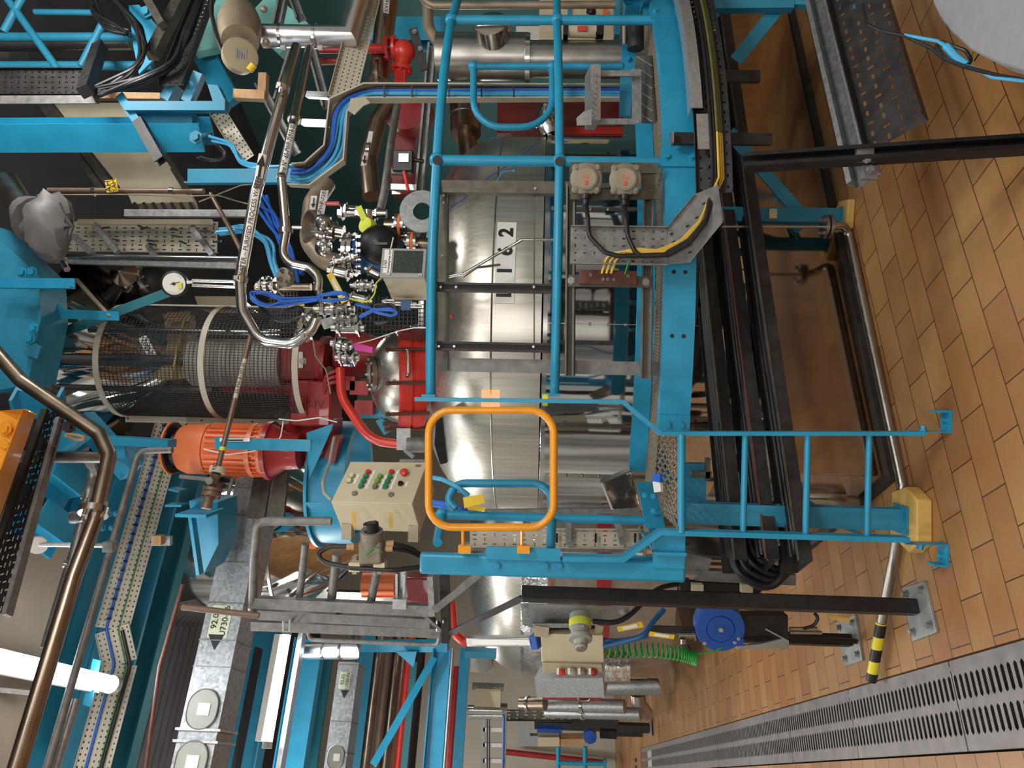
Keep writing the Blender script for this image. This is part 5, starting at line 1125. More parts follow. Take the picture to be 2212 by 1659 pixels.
# bracket pieces under the cluster
one('support_bracket', 'grey sheet bracket holding the chrome filter', 'bracket', MB().prism([P(690, 690, 4.1), P(728, 682, 4.1), P(726, 705, 4.1), P(700, 712, 4.1)], Y*.01), 'galv')
t = T('terminal_box', 'small blue and grey terminal block on the rail below the sampling box', 'terminal'); t.p('block', MB().box(P(878, 660, 3.9), .05, .05, .05), 'pump_blue'); t.p('name_plate', MB().bar(P(887, 661, 3.85), P(911, 661, 3.85), .022, .004), 'white'); t.p('lettering', text('01-W8216', P(899, 661, 3.845), -Z*0+X*0+Z*-1, X, .013), 'ink', 1)
one('indicator_lamp', 'small red lamp glowing on the vessel shoulder', 'lamp', MB().ball(P(976, 682, 4.14), .012), 'red_bright')
# ------------------------------------------------------------------ right: pipes and trays behind the rail
Db = 4.6
# silver insulated elbow
s1, s2 = P(568, 78, 4.3), P(752, 78, 4.3)
t = T('insulated_pipe', 'bright silver clad pipe with a mitred elbow near the cast instrument', 'pipe')
t.p('cladding', MB().tube([s1, s2, P(752, 78, 4.3)+(P(790, -60, 4.5)-P(752, 78, 4.3))*1.3], .067, 28), 'clad')
for f in (.22, .62): t.p('seam_band', MB().lathe(s1+(s2-s1)*f, s2-s1, [(.067, -.008), (.071, -.008), (.071, .008), (.067, .008)], 28), 'stainless')
for x in (612, 692): t.p('strap_clip', MB().box(P(x, 103, 4.22), .02, .02, .03), 'galv')
# cast instrument
t = T('flow_instrument', 'beige cast instrument head with a round name plate cover at the top right', 'instrument')
o = P(520, 118, 4.0); w = V((.1, -1, -.75)).normalized()
b = t.p('housing', MB().lathe(P(517, 40, 4.2), (o-P(517, 40, 4.2)), [(.0, -.05), (.10, -.05), (.12, .05), (.115, .16), (.10, .24)], 30), 'tan_pipe')
c = t.p('cover', MB().lathe(o-w*.02, w, [(.092, -.03), (.096, 0), (.096, .02), (.08, .026), (.0, .027)], 36), 'beige_dark'); i = t.p('name_plate', MB().box(o+w*.009, .07, .002, .06, X, w), 'enamel_grey', c)
for k in range(4): t.p('plate_line', MB().bar(o+w*.0115-X*.025+frame(w, Z)[1]*(.02-.012*k), o+w*.0115+X*(.02-.006*k)+frame(w, Z)[1]*(.02-.012*k), .003, .001), 'ink', i)
for x, y in ((478, 45), (485, 90), (575, 90), (570, 20)): t.p('lug', MB().ball(P(x, y, 4.15), .02), 'tan_pipe', b)
t.p('neck', MB().cyl(P(500, -10, 4.3), P(512, 25, 4.22), .035, 18), 'tan_pipe'); t.p('cable_gland', MB().cyl(P(548, 140, 4.0), P(538, 152, 4.0), .02, 12), 'yellow_flat')
one('cable', 'black flexible hose curving down to the cast instrument', 'cable', MB().tube([P(458, -10, 4.2), P(457, 30, 4.15), P(468, 80, 4.05), P(488, 128, 4.0)], .012, 10, .1), 'rubber')
# beige perforated riser tray joining the blue cable tray
DTB = 4.05
def seg_tray(t, a, b, w_, nrm, m, rim=.03, name='tray_bed', **k): t.p(name, MB().tray(a, b, w_, nrm, (.012, .007), .032, 5, rim, stag=False, **k), m)
t = T('cable_tray', 'cream perforated cable tray rising behind the silver elbow', 'cable tray')
seg_tray(t, P(798, -20, 4.6), P(738, 215, DTB+.1), .15, V((0, -1, -.3)), 'tray_beige')
t = T('cable_tray', 'cream cable tray full of blue cables, bending twice behind the platform rail', 'cable tray')
cl_ = [P(1342, 199, DTB+.25), P(795, 196, DTB+.1), P(727, 258, DTB), P(722, 330, DTB-.05), P(672, 383, DTB-.1), P(625, 388, DTB-.1)]
mb = MB(); 
ol = [P(1342, 211, DTB+.25), P(780, 212, DTB+.08), P(750, 240, DTB), P(742, 345, DTB-.05), P(668, 400, DTB-.1), P(622, 398, DTB-.1)]
il = [P(1342, 183, DTB+.25), P(785, 181, DTB+.1), P(712, 215, DTB), P(700, 315, DTB-.05), P(658, 352, DTB-.1), P(630, 354, DTB-.1)]
bk = Y*.05
for k in range(5): t.p('bed_section', MB().prism([ol[k]+bk, ol[k+1]+bk, il[k+1]+bk, il[k]+bk], Y*.003), 'tray_beige')
t.p('side_rim', MB().path(ol, [(-.004, -.01), (.004, -.01), (.004, .05), (-.004, .05)], Y), 'tray_beige', bev=0); t.p('side_rim', MB().path(il, [(-.004, -.01), (.004, -.01), (.004, .05), (-.004, .05)], Y), 'tray_beige')
t.p('corner_plate', MB().prism([P(750, 238, DTB-.02), P(758, 212, DTB-.01), P(788, 210, DTB+.04), P(800, 222, DTB+.04), P(785, 228, DTB), P(766, 247, DTB-.02)], Y*.01), 'tray_beige')
for k in range(9):
    f = (k+.5)/9; pts = [ol[i]+(il[i]-ol[i])*(.12+.76*(f if i < 5 else f))+Y*.02+V((0, random.uniform(-.015, .02), 0)) for i in range(6)]
    pts = [pts[0]]+[p+V((random.uniform(-.012, .012), 0, random.uniform(-.012, .012))) for p in pts[1:5]]+[pts[5]]
    one('cable', '%s cable in the bent cream tray, strand %s from its outer rim' % ('dark blue' if k in (5, 6, 7) else 'black' if k == 8 else 'light blue', ['first', 'second', 'third', 'fourth', 'fifth', 'sixth', 'seventh', 'eighth', 'ninth'][k]), 'cable', MB().tube(pts, .0095, 8, .25, n=8), 'cable_blue' if k in (5, 6, 7) else 'rubber' if k == 8 else 'cable_light', 'blue cables in the cream tray')
for x, y0_, y1_ in ((830, 183, 212), (890, 183, 212), (970, 183, 212), (1040, 183, 212), (1110, 183, 212)): one('cable_tie', 'black tie strapped round the blue cables, seen at %s' % {830: 'the tray corner', 890: 'the first stretch behind the red valve', 970: 'the rail post', 1040: 'the hoop corner', 1110: 'the inside of the hoop'}[x], 'tie', MB().bar(P(x, y0_+3, DTB+.08), P(x, y1_-3, DTB+.08), .008, .012, Y), 'black', 'ties on the blue cables')
# XV162 pipe
t = T('insulated_pipe', 'brown clad pipe with an XV16 plate behind the silver elbow', 'pipe')
t.p('cladding', MB().tube([P(842, -40, 4.9), P(818, 175, 4.8)], .068, 24), 'stainless_brown'); i = t.p('name_plate', MB().prism([P(829, -5, 4.72), P(842, -5, 4.72), P(840, 29, 4.72), P(828, 27, 4.72)], Y*.002), 'white'); t.p('lettering', text('XV162', P(835, 10, 4.71), P(836, -5, 4.7)-P(834, 27, 4.7), -(P(842, 10, 4.7)-P(828, 10, 4.7)), .036), 'ink', i)
t.p('end_flange', flange(MB(), P(818, 158, 4.8), Z, .085, .02, 6), 'stainless_brown')
t = T('insulated_pipe', 'shiny clad pipe with a white arrow label below the blue cable tray', 'pipe')
t.p('cladding', MB().tube([P(840, 226, 4.75), P(816, 262, 4.7), P(795, 345, 4.6), P(803, 425, 4.5)], .055, 22, .08), 'stainless_brown')
i = t.p('name_plate', MB().prism([P(787, 328, 4.52), P(796, 330, 4.52), P(792, 358, 4.52), P(779, 358, 4.52)], Y*.002), 'white'); t.p('arrow', MB().bar(P(788, 336, 4.515), P(787, 346, 4.515), .008, .002, Y).prism([P(781, 345, 4.515), P(793, 346, 4.515), P(787, 354, 4.515)], Y*.001), 'ink', i)
t.p('name_plate', MB().prism([P(797, 283, 4.58), P(806, 284, 4.58), P(800, 325, 4.58), P(788, 323, 4.58)], Y*.002), 'white'); t.p('clamp', MB().lathe(P(798, 328, 4.62), Z, [(.055, -.01), (.062, -.01), (.062, .01), (.055, .01)], 20), 'stainless')
pipe('thin_pipe', 'thin grey pipe running beside the arrow labelled clad pipe', [P(858, 226, 4.6), P(846, 300, 4.55), P(830, 415, 4.45), P(822, 450, 4.45)], .024, 'galv_dull', .1)
# red valve
t = T('red_valve', 'red flanged pipe with a red valve hanging above the blue cable tray', 'valve')
t.p('pipe_run', MB().cyl(P(785, 105, 4.75), P(835, 105, 4.72), .03, 16), 'red_bright'); mb = MB(); flange(mb, P(838, 104, 4.72), Z, .078, .018, 6); flange(mb, P(852, 104, 4.72), Z, .078, .018, 6); t.p('flange_pair', mb, 'red_bright')
t.p('valve_body', MB().tube([P(852, 104, 4.72), P(872, 112, 4.7), P(867, 160, 4.7)], .05, 18, .05).ball(P(872, 112, 4.7), .075), 'red_bright'); t.p('flange', flange(MB(), P(867, 150, 4.7), X*.05-Z*0+V((-.1, 0, -1)).cross(Y), .072, .02, 6), 'red_bright')
for k in range(4): t.p('bolt', MB().cyl(P(856+k*6, 152, 4.66), P(855+k*6, 180, 4.66), .011, 8), 'red_bright')
pipe('red_pipe', 'upper red pipe crossing behind the steel water pipes', [P(690, 108, 5.2), P(735, 108, 5.2)], .024, 'red'); pipe('red_pipe', 'lower red pipe crossing behind the steel water pipes', [P(690, 133, 5.2), P(735, 132, 5.2)], .024, 'red')
# strap and blue beam
one('support_beam', 'blue horizontal beam behind the red valve', 'beam', MB().ext(P(787, 75, 5.3), P(965, 74, 5.3), Isec(.16, .2, .014), Y), 'cyan')
t = T('steel_strap', 'dark flat strap with two bolts hanging beside the red valve', 'strap'); t.p('strap', MB().bar(P(892, 62, 4.7), P(915, 152, 4.7), .055, .02, Y), 'dark_steel'); 
for x, y in ((896, 68), (908, 105)): t.p('bolt', MB().bolt(P(x, y, 4.68), -Y, .012, .01), 'galv_dull')
one('strut_channel', 'tall galvanised strut standing left of the large silver vessel', 'strut', MB().ext(P(934, 95, 4.75), P(905, 425, 4.65), Usec(.055, .05, .004, .014), Y*-1), 'galv')
pipe('tan_pipe', 'tan curved pipe dropping from the top edge beside the rail', [P(922, -10, 4.9), P(925, 60, 4.85), P(958, 112, 4.8)], .036, 'tan_pipe', .2); pipe('tan_pipe', 'long tan pipe along the top edge behind the rail', [P(912, -5, 4.7), P(930, 12, 4.7), P(1330, 10, 4.7)], .024, 'tan_pipe', .1)
# silver column right of the rail
t = T('insulated_column', 'large silver clad vertical pipe with a branch stub behind the rail corner', 'pipe')
a, b = VT(945, 122, 4.75, 1142); t.p('upper_cladding', MB().cyl(b, a, .145, 36), 'stainless_dull'); a2, b2 = VT(1142, 128, 4.75, 1345); t.p('lower_cladding', MB().cyl(b2, a2, .115, 36), 'stainless_dull'); t.p('joint_band', MB().lathe(a2-Z*.01, Z, [(.11, 0), (.155, 0), (.155, .03), (.14, .035)], 36), 'stainless')
br_ = P(1060, 100, 4.65); t.p('branch', MB().cyl(br_+V((.0, .1, -.03)), P(1060, 50, 4.55), .105, 30), 'stainless'); t.p('branch_band', MB().lathe(P(1060, 62, 4.56), V((1, -.3, 0)), [(.105, 0), (.112, 0), (.112, .012), (.105, .012)], 30), 'stainless_dull')
# horizontal stainless pipes lower
t = T('insulated_pipe', 'wide brown steel duct crossing behind the rail below the blue cable tray', 'pipe'); t.p('wide_run', MB().cyl(P(1003, 205, 5.2), P(1006, 290, 5.1), .105, 26), 'stainless_brown'); t.p('narrow_run', MB().cyl(P(1008, 288, 5.12), P(1020, 395, 5.0), .065, 22), 'stainless_brown'); t.p('seam_band', MB().lathe(P(1005, 250, 5.15), X, [(.105, 0), (.111, 0), (.111, .014), (.105, .014)], 26), 'stainless_dull')
# sensor
t = T('proximity_sensor', 'small black sensor box with a silver lid beside the rail post', 'sensor'); t.p('box', MB().box(P(872, 350, 4.4), .125, .07, .12), 'black', bev=.006); t.p('lid', MB().box(P(872, 341, 4.36), .05, .01, .06), 'galv_bright'); t.p('gland', MB().cyl(P(894, 345, 4.4), P(915, 349, 4.4), .012, 10), 'rubber')
t.p('mounting', MB().box(P(868, 372, 4.42), .03, .05, .12), 'galv_dull')
one('cable', 'red hose dropping from the black sensor box', 'cable', MB().tube([P(872, 366, 4.38), P(876, 385, 4.36), P(882, 412, 4.36)], .010, 8, .05), 'hose_red')
# red machinery behind
t = T('red_machine', 'dark red steel machine frame standing behind the platform rail', 'machine frame')
t.p('column', MB().bar(P(850, 330, 5.5), P(900, 335, 5.5), .42, .2, Y), 'red_panel'); t.p('cowl', MB().lathe(P(890, 250, 5.4), V((0, -1, .1)), [(.10, 0), (.17, .0), (.17, .2), (.1, .2)], 28), 'red'); t.p('long_panel', MB().bar(P(1075, 258, 5.6), P(1345, 258, 5.6), .24, .1, Y), 'red_panel'); t.p('lower_beam', MB().bar(P(1210, 284, 5.5), P(1345, 284, 5.5), .05, .05, Y), 'red_bright')
t.p('post', MB().bar(P(850, 400, 5.3), P(905, 400, 5.3), .16, .12, Y), 'red_panel')
one('wrapped_pipe', 'foil wrapped pipe joint in front of the dark red panel', 'pipe', MB().tube([P(1185, 232, 5.2), P(1180, 265, 5.2), P(1190, 292, 5.2)], [.07, .09, .075], 16), 'foil')
pipe('insulated_pipe', 'white bright clad pipe stub in the background under the hoop', [P(1122, 300, 6.0), P(1122, 330, 6.0)], .05, 'white'); pipe('insulated_pipe', 'brown clad pipe stub in the background under the hoop', [P(1100, 300, 6.1), P(1100, 350, 6.1)], .05, 'stainless_brown')
# background panels at far right top
t = T('wall_panel', 'cream machine cabinet in the background beyond the rail', 'cabinet'); t.p('body', MB().bar(P(1165, 40, 6.2), P(1330, 40, 6.2), .32, .2, Y), 'beige'); t.p('handle_knob', MB().ball(P(1277, 26, 5.9), .04), 'black'); t.p('warning_label', MB().box(P(1308, 27, 6.05), .06, .01, .04), 'gasket_orange'); t.p('door_line', MB().bar(P(1230, 10, 6.08), P(1230, 65, 6.08), .01, .03), 'cyan')
t = T('pneumatic_cylinder', 'cream cylinder with a red mark behind the rail beside the silver vessel', 'cylinder'); t.p('tube', MB().cyl(P(1228, 66, 4.7), P(1288, 67, 4.7), .042, 20), 'beige'); t.p('end_block', MB().box(P(1222, 66, 4.7), .09, .09, .03), 'black'); t.p('end_block', MB().box(P(1295, 68, 4.7), .07, .07, .05), 'black'); t.p('red_mark', MB().box(P(1258, 62, 4.65), .03, .01, .06), 'label_red')
one('steel_column', 'blue column with bolts at the top edge right of the cream cabinet', 'column', MB().bar(P(1332, -10, 5.0), P(1332, 82, 5.0), .035, .1, Y).bar(P(1332, 40, 5.0), P(1600, 40, 5.0), .05, .05, Y), 'cyan_dull')
for k, (y, x0, x1) in enumerate(((310, 1105, 1180), (340, 1120, 1190))): pass
t = T('wall_panel', 'white lit panel in the background right of the vessel', 'panel'); t.m(MB().bar(P(1060, 345, 7.0), P(1160, 345, 7.0), .35, .05, Y), 'white')
# ------------------------------------------------------------------ overhead at the right: beams, cables, rails
DA = 4.5
t = T('steel_column', 'big blue I beam hanging column with a bolted end plate', 'column')
t.p('beam', MB().ext(P(-60, 292, DA), P(448, 290, DA), Isec(.17, .19, .014), V((.62, 1, 0))), 'cyan'); t.p('bolt', MB().bolt(P(424, 297, DA-.12), -Y, .028, .03), 'cyan_dull')
t = T('cantilever_bracket', 'blue welded bracket frame crossing the hanging column', 'bracket')
mb = MB(); mb.bar(P(258, 205, DA-.05), P(350, 345, DA-.2), .05, .012, Y)
t.p('angle_arm', mb, 'cyan_dull'); t.p('dark_channel', MB().ext(P(300, 262, DA-.2), P(348, 348, DA-.3), Csec(.06, .05), Y), 'dark_steel')
t.p('cross_beam', MB().bar(P(275, 232, DA-.1), P(490, 232, DA-.1), .055, .06, Y), 'cyan_dull'); t.p('cross_beam', MB().bar(P(300, 258, DA), P(420, 258, DA), .07, .06, Y), 'cyan_dull'); t.p('end_bracket', MB().prism([P(448, 182, DA-.1), P(470, 184, DA-.1), P(490, 225, DA-.1), P(486, 236, DA-.1), P(465, 236, DA-.1)], Y*.06), 'cyan_dull'); t.p('stub_beam', MB().bar(P(405, 222, DA), P(432, 160, DA), .06, .06), 'cyan_dull'); t.p('stub_beam', MB().bar(P(362, 220, DA), P(380, 185, DA), .1, .06), 'cyan_dull')
one('steel_angle', 'short bright blue angle beam above the water pipes', 'beam', MB().ext(P(402, 380, 4.1), P(632, 379, 4.1), Lsec(.09, .05, .008), V((0, -1, .0))), 'cyan')
# upper rails
t = T('guard_rail', 'dim blue tubular railing of the floor above at the top right', 'guard rail'); DR = 5.0
for y, xa, xb, r in ((80, -30, 285, .03), (142, -30, 330, .03)): t.p('rail', MB().tube([P(xa, y, DR), P(xb, y, DR)], r), 'cyan_dull')
t.p('rail', MB().tube([P(75, 26, DR), P(205, 27, DR)], .02), 'cyan_dull')
for a, b in (((12, -8), (125, 150)), ((8, 68), (50, -10)), ((175, 142), (225, 46))): t.p('post', MB().tube([P(*a, DR-.03), P(*b, DR-.03)], .026), 'cyan_dull')
pipe('insulated_pipe', 'pale pipe running behind the dim blue upper railing', [P(-20, 94, 5.3), P(285, 93, 5.3)], .055, 'stainless_dull'); pipe('insulated_pipe', 'silver pipe end hanging behind the dim upper railing', [P(15, 120, 5.8), P(40, 118, 5.8)], .12, 'stainless_dull')
one('gusset_plate', 'light blue gusset plate behind the black cable bundle', 'plate', MB().prism([P(278, 12, 4.8), P(300, 10, 4.8), P(352, 70, 4.8), P(330, 130, 4.8), P(300, 160, 4.8), P(288, 100, 4.8)], Y*.02), 'cyan'); one('bolt_head', 'large blue bolt head on the gusset plate', 'bolt', MB().bolt(P(316, 27, 4.78), -Y, .028, .03), 'cyan_dull')
t = T('cable_tray', 'dark perforated cable tray rising beside the upper railing', 'cable tray'); t.p('tray_bed', MB().tray(P(180, 178, 4.6), P(-40, 178, 4.6), .165, -Y, (.022, .007), .045, 5, .03), 'dark_steel'); t.p('side_flange', MB().bar(P(215, 215, 4.45), P(-40, 216, 4.45), .05, .01, Y), 'galv_dull')
t = T('cable_tray', 'dark cable tray slanting up to the top edge with black cables', 'cable tray'); t.p('tray_bed', MB().tray(P(372, 185, 4.4), P(450, -20, 4.9), .15, V((0, -1, 0)), (.02, .007), .045, 4, .03), 'dark_steel')
t = T('box_tube', 'dark square steel tube end pointing down beside the black cables', 'tube'); t.m(MB().path([P(216, 100, 4.8), P(184, 198, 4.3)], rect(.07, .07), Y), 'dark_steel'); one('box_tube', 'brown square steel tube slanting across the light blue gusset', 'tube', MB().bar(P(328, 120, 4.55), P(395, -10, 4.9), .07, .07, Y).bar(P(352, 55, 4.6), P(318, -5, 4.7), .05, .05, Y), 'strut')
for q, (lb, pts, n) in enumerate((('black cable bundle hanging in a wide bow at the top right', [P(238, -15, 4.7), P(300, 60, 4.55), P(310, 110, 4.45), P(290, 155, 4.4), P(210, 200, 4.4)], 7), ('black cable bundle lying along the slanting dark tray', [P(445, -20, 4.8), P(405, 70, 4.55), P(375, 140, 4.4), P(310, 175, 4.35), P(210, 201, 4.4)], 8), ('short black cable coil against the light blue gusset', [P(200, -10, 4.8), P(205, 30, 4.75), P(240, 60, 4.7), P(275, 68, 4.7)], 6))):
    bunch(lb, pts, n, .012, .025, 'rubber', 'black cable bundles', .25)
# cream duct behind
t = T('air_duct', 'cream square air duct behind the hanging blue column', 'duct')
p = P(330, 345, 5.6); d = BX; q = p
t.p('panel', MB().prism([P(115, 222, 5.6), P(275, 222, 5.6), P(400, 408, 5.4), P(262, 408, 5.4)], V((0, .3, .1))), 'beige'); 
for a, b in (((88, 222), (225, 415)), ((103, 222), (245, 412)), ((352, 325), (405, 412))): t.p('edge_strip', MB().bar(P(*a, 5.55), P(*b, 5.35), .045, .03, Y), 'strut')
t.p('panel', MB().prism([P(275, 415, 5.4), P(412, 415, 5.4), P(418, 436, 5.35), P(285, 440, 5.35)], V((0, .3, .1))), 'beige')
for k in range(7): t.p('fin', MB().bar(P(290+k*20, 438, 5.3), P(297+k*20, 452, 5.3), .02, .02), 'dark_steel')
t = T('cream_pipe_tag', 'yellow tag marked AH wired to the brown conduit', 'tag'); i = t.p('card', MB().prism([P(226, 390, 4.25), P(251, 386, 4.25), P(255, 413, 4.25), P(231, 416, 4.25)], Y*.006), 'yellow_flat'); t.p('lettering', text('AH', P(234, 402, 4.24), -Z*0+(P(238, 388, 4.2)-P(242, 414, 4.2)), -(P(252, 400, 4.2)-P(228, 400, 4.2)), .05).add([], []), 'ink', i); t.p('lettering', text('YAH', P(246, 401, 4.24), (P(238, 388, 4.2)-P(242, 414, 4.2)), -(P(252, 400, 4.2)-P(228, 400, 4.2)), .04), 'ink', i)
pipe('conduit', 'straight brown conduit running below the cream duct', [P(105, 411, 4.4), P(440, 413, 4.3)], .016, 'brown_pipe', bands=(.3, .8)); pipe('conduit', 'slanting brown conduit from the brown conduit to the water pipe', [P(455, 418, 4.3), P(500, 500, 4.2), P(530, 560, 4.15)], .013, 'brown_pipe')
one('cable', 'thin tan wire drooping beside the brown conduit', 'cable', MB().tube([P(80, 421, 4.3), P(260, 420, 4.25), P(400, 424, 4.2), P(470, 421, 4.2), P(510, 434, 4.15), P(545, 443, 4.1)], .004, 6, .2), 'tan_pipe'); one('cable', 'thin tan wire tied round the slanting conduit end', 'cable', MB().tube([P(430, 436, 4.2), P(470, 420, 4.15), P(520, 400, 4.1), P(560, 396, 4.1)], .004, 6, .1), 'tan_pipe')
one('square_tube', 'grey square tube running under the cream duct fins', 'tube', MB().bar(P(272, 461, 4.7), P(535, 462, 4.7), .045, .045, Y), 'galv'); 
# bag wrapped pipe end
t = T('wrapped_pipe', 'pipe end wrapped in a crumpled grey sheet at the top', 'pipe'); t.p('pipe_run', MB().cyl(P(15, 395, 4.5), P(60, 470, 4.3), .075, 24), 'stainless_brown')
random.seed(11); mb = MB(); o = P(105, 488, 4.2); mb.ball(V((0, 0, 0)), .2, 18, (1.0, .7, .95)); mb.v = [q*(1+random.uniform(-.12, .10))+o+V((.0, 0, q.z*-.3)) for q in mb.v]; mb.tube([P(55, 455, 4.3), P(85, 478, 4.22)], [.09, .15], 14); t.p('sheet', mb, 'tarp')
# cream slotted tray on the left of it
t = T('cable_tray', 'wide cream slotted cable tray seen from below between the wrapped pipe and the gauge', 'cable tray'); t.p('tray_bed', MB().tray(P(470, 512, 5.0), P(110, 510, 5.15), .21, -Y, (.03, .008), .06, 7, -.02, rim2=.0), 'tray_beige'); t.p('side_flange', MB().bar(P(170, 480, 4.95), P(458, 480, 4.9), .035, .03, Y), 'beige_dark')
for a, b in (((205, 485), (255, 545)), ((160, 510), (200, 548)), ((415, 490), (460, 552)), ((320, 530), (335, 555))): t.p('cross_strut', MB().bar(P(*a, 4.93), P(*b, 4.85), .035, .03, Y), 'galv')
for x, y in ((228, 492), (305, 490), (312, 493), (375, 496), (440, 500), (445, 497), (250, 518), (325, 520), (330, 528), (395, 524), (470, 522), (378, 510)): t.p('cable_tie', MB().box(P(x, y, 4.9), .05, .01, .012, V((random.uniform(-.4, .4), 0, 1))), 'black')
pipe('conduit', 'shiny straight steel pipe with a hooked end above the gauge', [P(145, 582, 4.3), P(126, 553, 4.35), P(250, 556, 4.35), P(515, 560, 4.25)], .019, 'stainless', .03)
one('square_tube', 'long grey square tube behind the hooked steel pipe', 'tube', MB().bar(P(62, 559, 4.7), P(510, 573, 4.6), .05, .05, Y), 'galv'); one('square_tube', 'grey square tube slanting from the frame corner to the big blue beam', 'tube', MB().bar(P(-5, 500, 4.75), P(70, 566, 4.7), .05, .05, Y), 'galv')
one('conduit', 'loose grey rod slanting over the wire guard', 'pipe', MB().tube([P(165, 604, 4.5), P(238, 684, 4.4)], .013, 10), 'tan_pipe')
# big blue beam at the top
t = T('roof_beam', 'big blue roof beam above the silver clad cone', 'beam')
mb = MB().prism([P(-40, 480, 4.3), P(84, 596, 4.3), P(88, 690, 4.2), P(72, 770, 4.2), P(60, 830, 4.2), P(-40, 850, 4.2)], Y*.25); t.p('web', mb, 'cyan_dull'); t.p('end_plate', MB().prism([P(58, 725, 4.17), P(88, 750, 4.17), P(80, 775, 4.17), P(50, 765, 4.17)], Y*.02), 'cyan_dull')
for x, y in ((66, 731), (73, 708), (48, 588), (70, 587)): t.p('bolt', MB().bolt(P(x, y, 4.16), -Y, .022, .02), 'cyan')
one('steel_angle', 'bright blue angle stub projecting under the big roof beam', 'beam', MB().ext(P(-30, 611, 4.0), P(157, 612, 4.0), Lsec(.06, .05, .01), V((0, -1, 0))), 'cyan')
one('steel_angle', 'bent blue strap hanging from the roof beam to the cone', 'strap', MB().path([P(86, 630, 4.4), P(132, 678, 4.4), P(258, 683, 4.4)], rect(.055, .012), Y), 'cyan'); 
t = T('brace_bar', 'teal diagonal brace bolted under the roof beam, running behind the gauge', 'brace'); t.p('bar', MB().bar(P(78, 740, 4.55), P(368, 630, 4.6), .06, .012, Y), 'teal'); t.p('end_plate', MB().prism([P(78, 742, 4.5), P(90, 710, 4.5), P(130, 702, 4.5), P(136, 718, 4.5)], Y*.012), 'teal')
for x, y in ((105, 717), (124, 708)): t.p('bolt', MB().bolt(P(x, y, 4.49), -Y, .022, .02), 'galv')
# dark valve cluster in the dark
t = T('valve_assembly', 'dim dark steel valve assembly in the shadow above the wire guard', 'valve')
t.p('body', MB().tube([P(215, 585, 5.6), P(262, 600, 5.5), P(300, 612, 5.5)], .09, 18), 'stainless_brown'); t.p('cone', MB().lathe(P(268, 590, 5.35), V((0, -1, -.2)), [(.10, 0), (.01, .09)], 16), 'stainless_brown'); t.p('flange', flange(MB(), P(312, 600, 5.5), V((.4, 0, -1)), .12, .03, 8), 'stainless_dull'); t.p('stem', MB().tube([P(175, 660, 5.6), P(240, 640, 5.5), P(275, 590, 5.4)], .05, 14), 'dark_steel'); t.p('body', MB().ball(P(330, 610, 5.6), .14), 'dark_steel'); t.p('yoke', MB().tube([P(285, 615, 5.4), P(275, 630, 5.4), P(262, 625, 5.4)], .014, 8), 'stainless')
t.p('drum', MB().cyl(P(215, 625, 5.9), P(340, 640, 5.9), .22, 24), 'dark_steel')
one('air_duct', 'cream duct panel beyond the gauge stem', 'duct', MB().prism([P(420, 640, 5.6), P(510, 640, 5.6), P(540, 668, 5.5), P(430, 668, 5.5)], V((0, .3, .05))), 'beige')
# teal wall beams at top right
for k, (a, b, w_) in enumerate((((420, 80), (500, 225), .16), ((462, -20), (468, 110), .3), ((560, 20), (640, 90), .3))):
    one('wall_beam', ['teal beam behind the cast instrument, its lower half', 'pale teal sheet beam behind the cast instrument', 'teal sheet panel right of the water pipes'][k], 'beam', MB().bar(P(*a, 5.4), P(*b, 5.2), w_, .06, Y), 'cyan' if k == 0 else 'teal_pale')
for k, (a, b) in enumerate((((615, -20), (598, 60)), ((632, -10), (650, 40)), ((640, 90), (600, 220)), ((672, 100), (706, 230)), ((560, 180), (640, 330)))):
    one('strut_channel', ['galvanised strut rising behind the silver elbow', 'galvanised strut leaning behind the silver elbow', 'galvanised strut beside the first water pipe', 'galvanised strut leaning behind the cream tray', 'galvanised strut crossing behind the water pipes'][k], 'strut', MB().ext(P(*a, 5.0), P(*b, 4.9), Usec(.06, .05, .004, .014), Y*-1), 'galv')
for k, y in enumerate((205, 265)): one('strut_channel', ['short upper strut arm holding the cream tray', 'short lower strut arm holding the cream tray'][k], 'strut', MB().bar(P(655 if k else 665, y, 4.3), P(712, y+2, 4.2), .035, .03, Y), 'galv_bright')
one('wood_block', 'chipped wooden beam end left of the cast instrument', 'wood', MB().bar(P(508, 205, 4.5), P(575, 208, 4.5), .055, .06, Y).bar(P(570, 160, 4.5), P(568, 205, 4.5), .05, .05, Y), 'wood'); one('wood_block', 'wooden batten lying behind the black cables', 'wood', MB().bar(P(205, 208, 4.7), P(350, 210, 4.7), .04, .05, Y), 'wood')
t = T('cable_tray', 'cream perforated tray behind the light blue cables beside the wooden beam', 'cable tray'); t.p('tray_bed', MB().tray(P(470, 240, 4.7), P(535, 345, 4.6), .1, -Y, (.012, .008), .04, 4, .02), 'tray_beige'); 
bunch('loose light blue cables below the short blue angle', [P(455, 300, 4.4), P(505, 310, 4.4), P(520, 350, 4.4), P(545, 362, 4.3), P(640, 360, 4.2)], 4, .009, .02, 'cable_light', 'loose cables at the blue angle'); bunch('loose black cables beside the short blue angle', [P(430, 345, 4.5), P(470, 350, 4.5), P(492, 335, 4.5), P(470, 310, 4.5)], 4, .01, .02, 'rubber', 'loose cables at the blue angle')
bunch('blue cables crossing under the end of the water pipe', [P(470, 500, 4.4), P(530, 495, 4.35), P(580, 520, 4.3), P(590, 570, 4.3), P(600, 610, 4.2)], 5, .01, .03, 'cable_light', 'loose cables at the blue angle', .2)
bunch('blue cables behind the s shaped water pipe', [P(560, 430, 4.5), P(590, 480, 4.5), P(620, 540, 4.5), P(650, 600, 4.5)], 6, .01, .04, 'cable_blue', 'loose cables at the blue angle', .2)
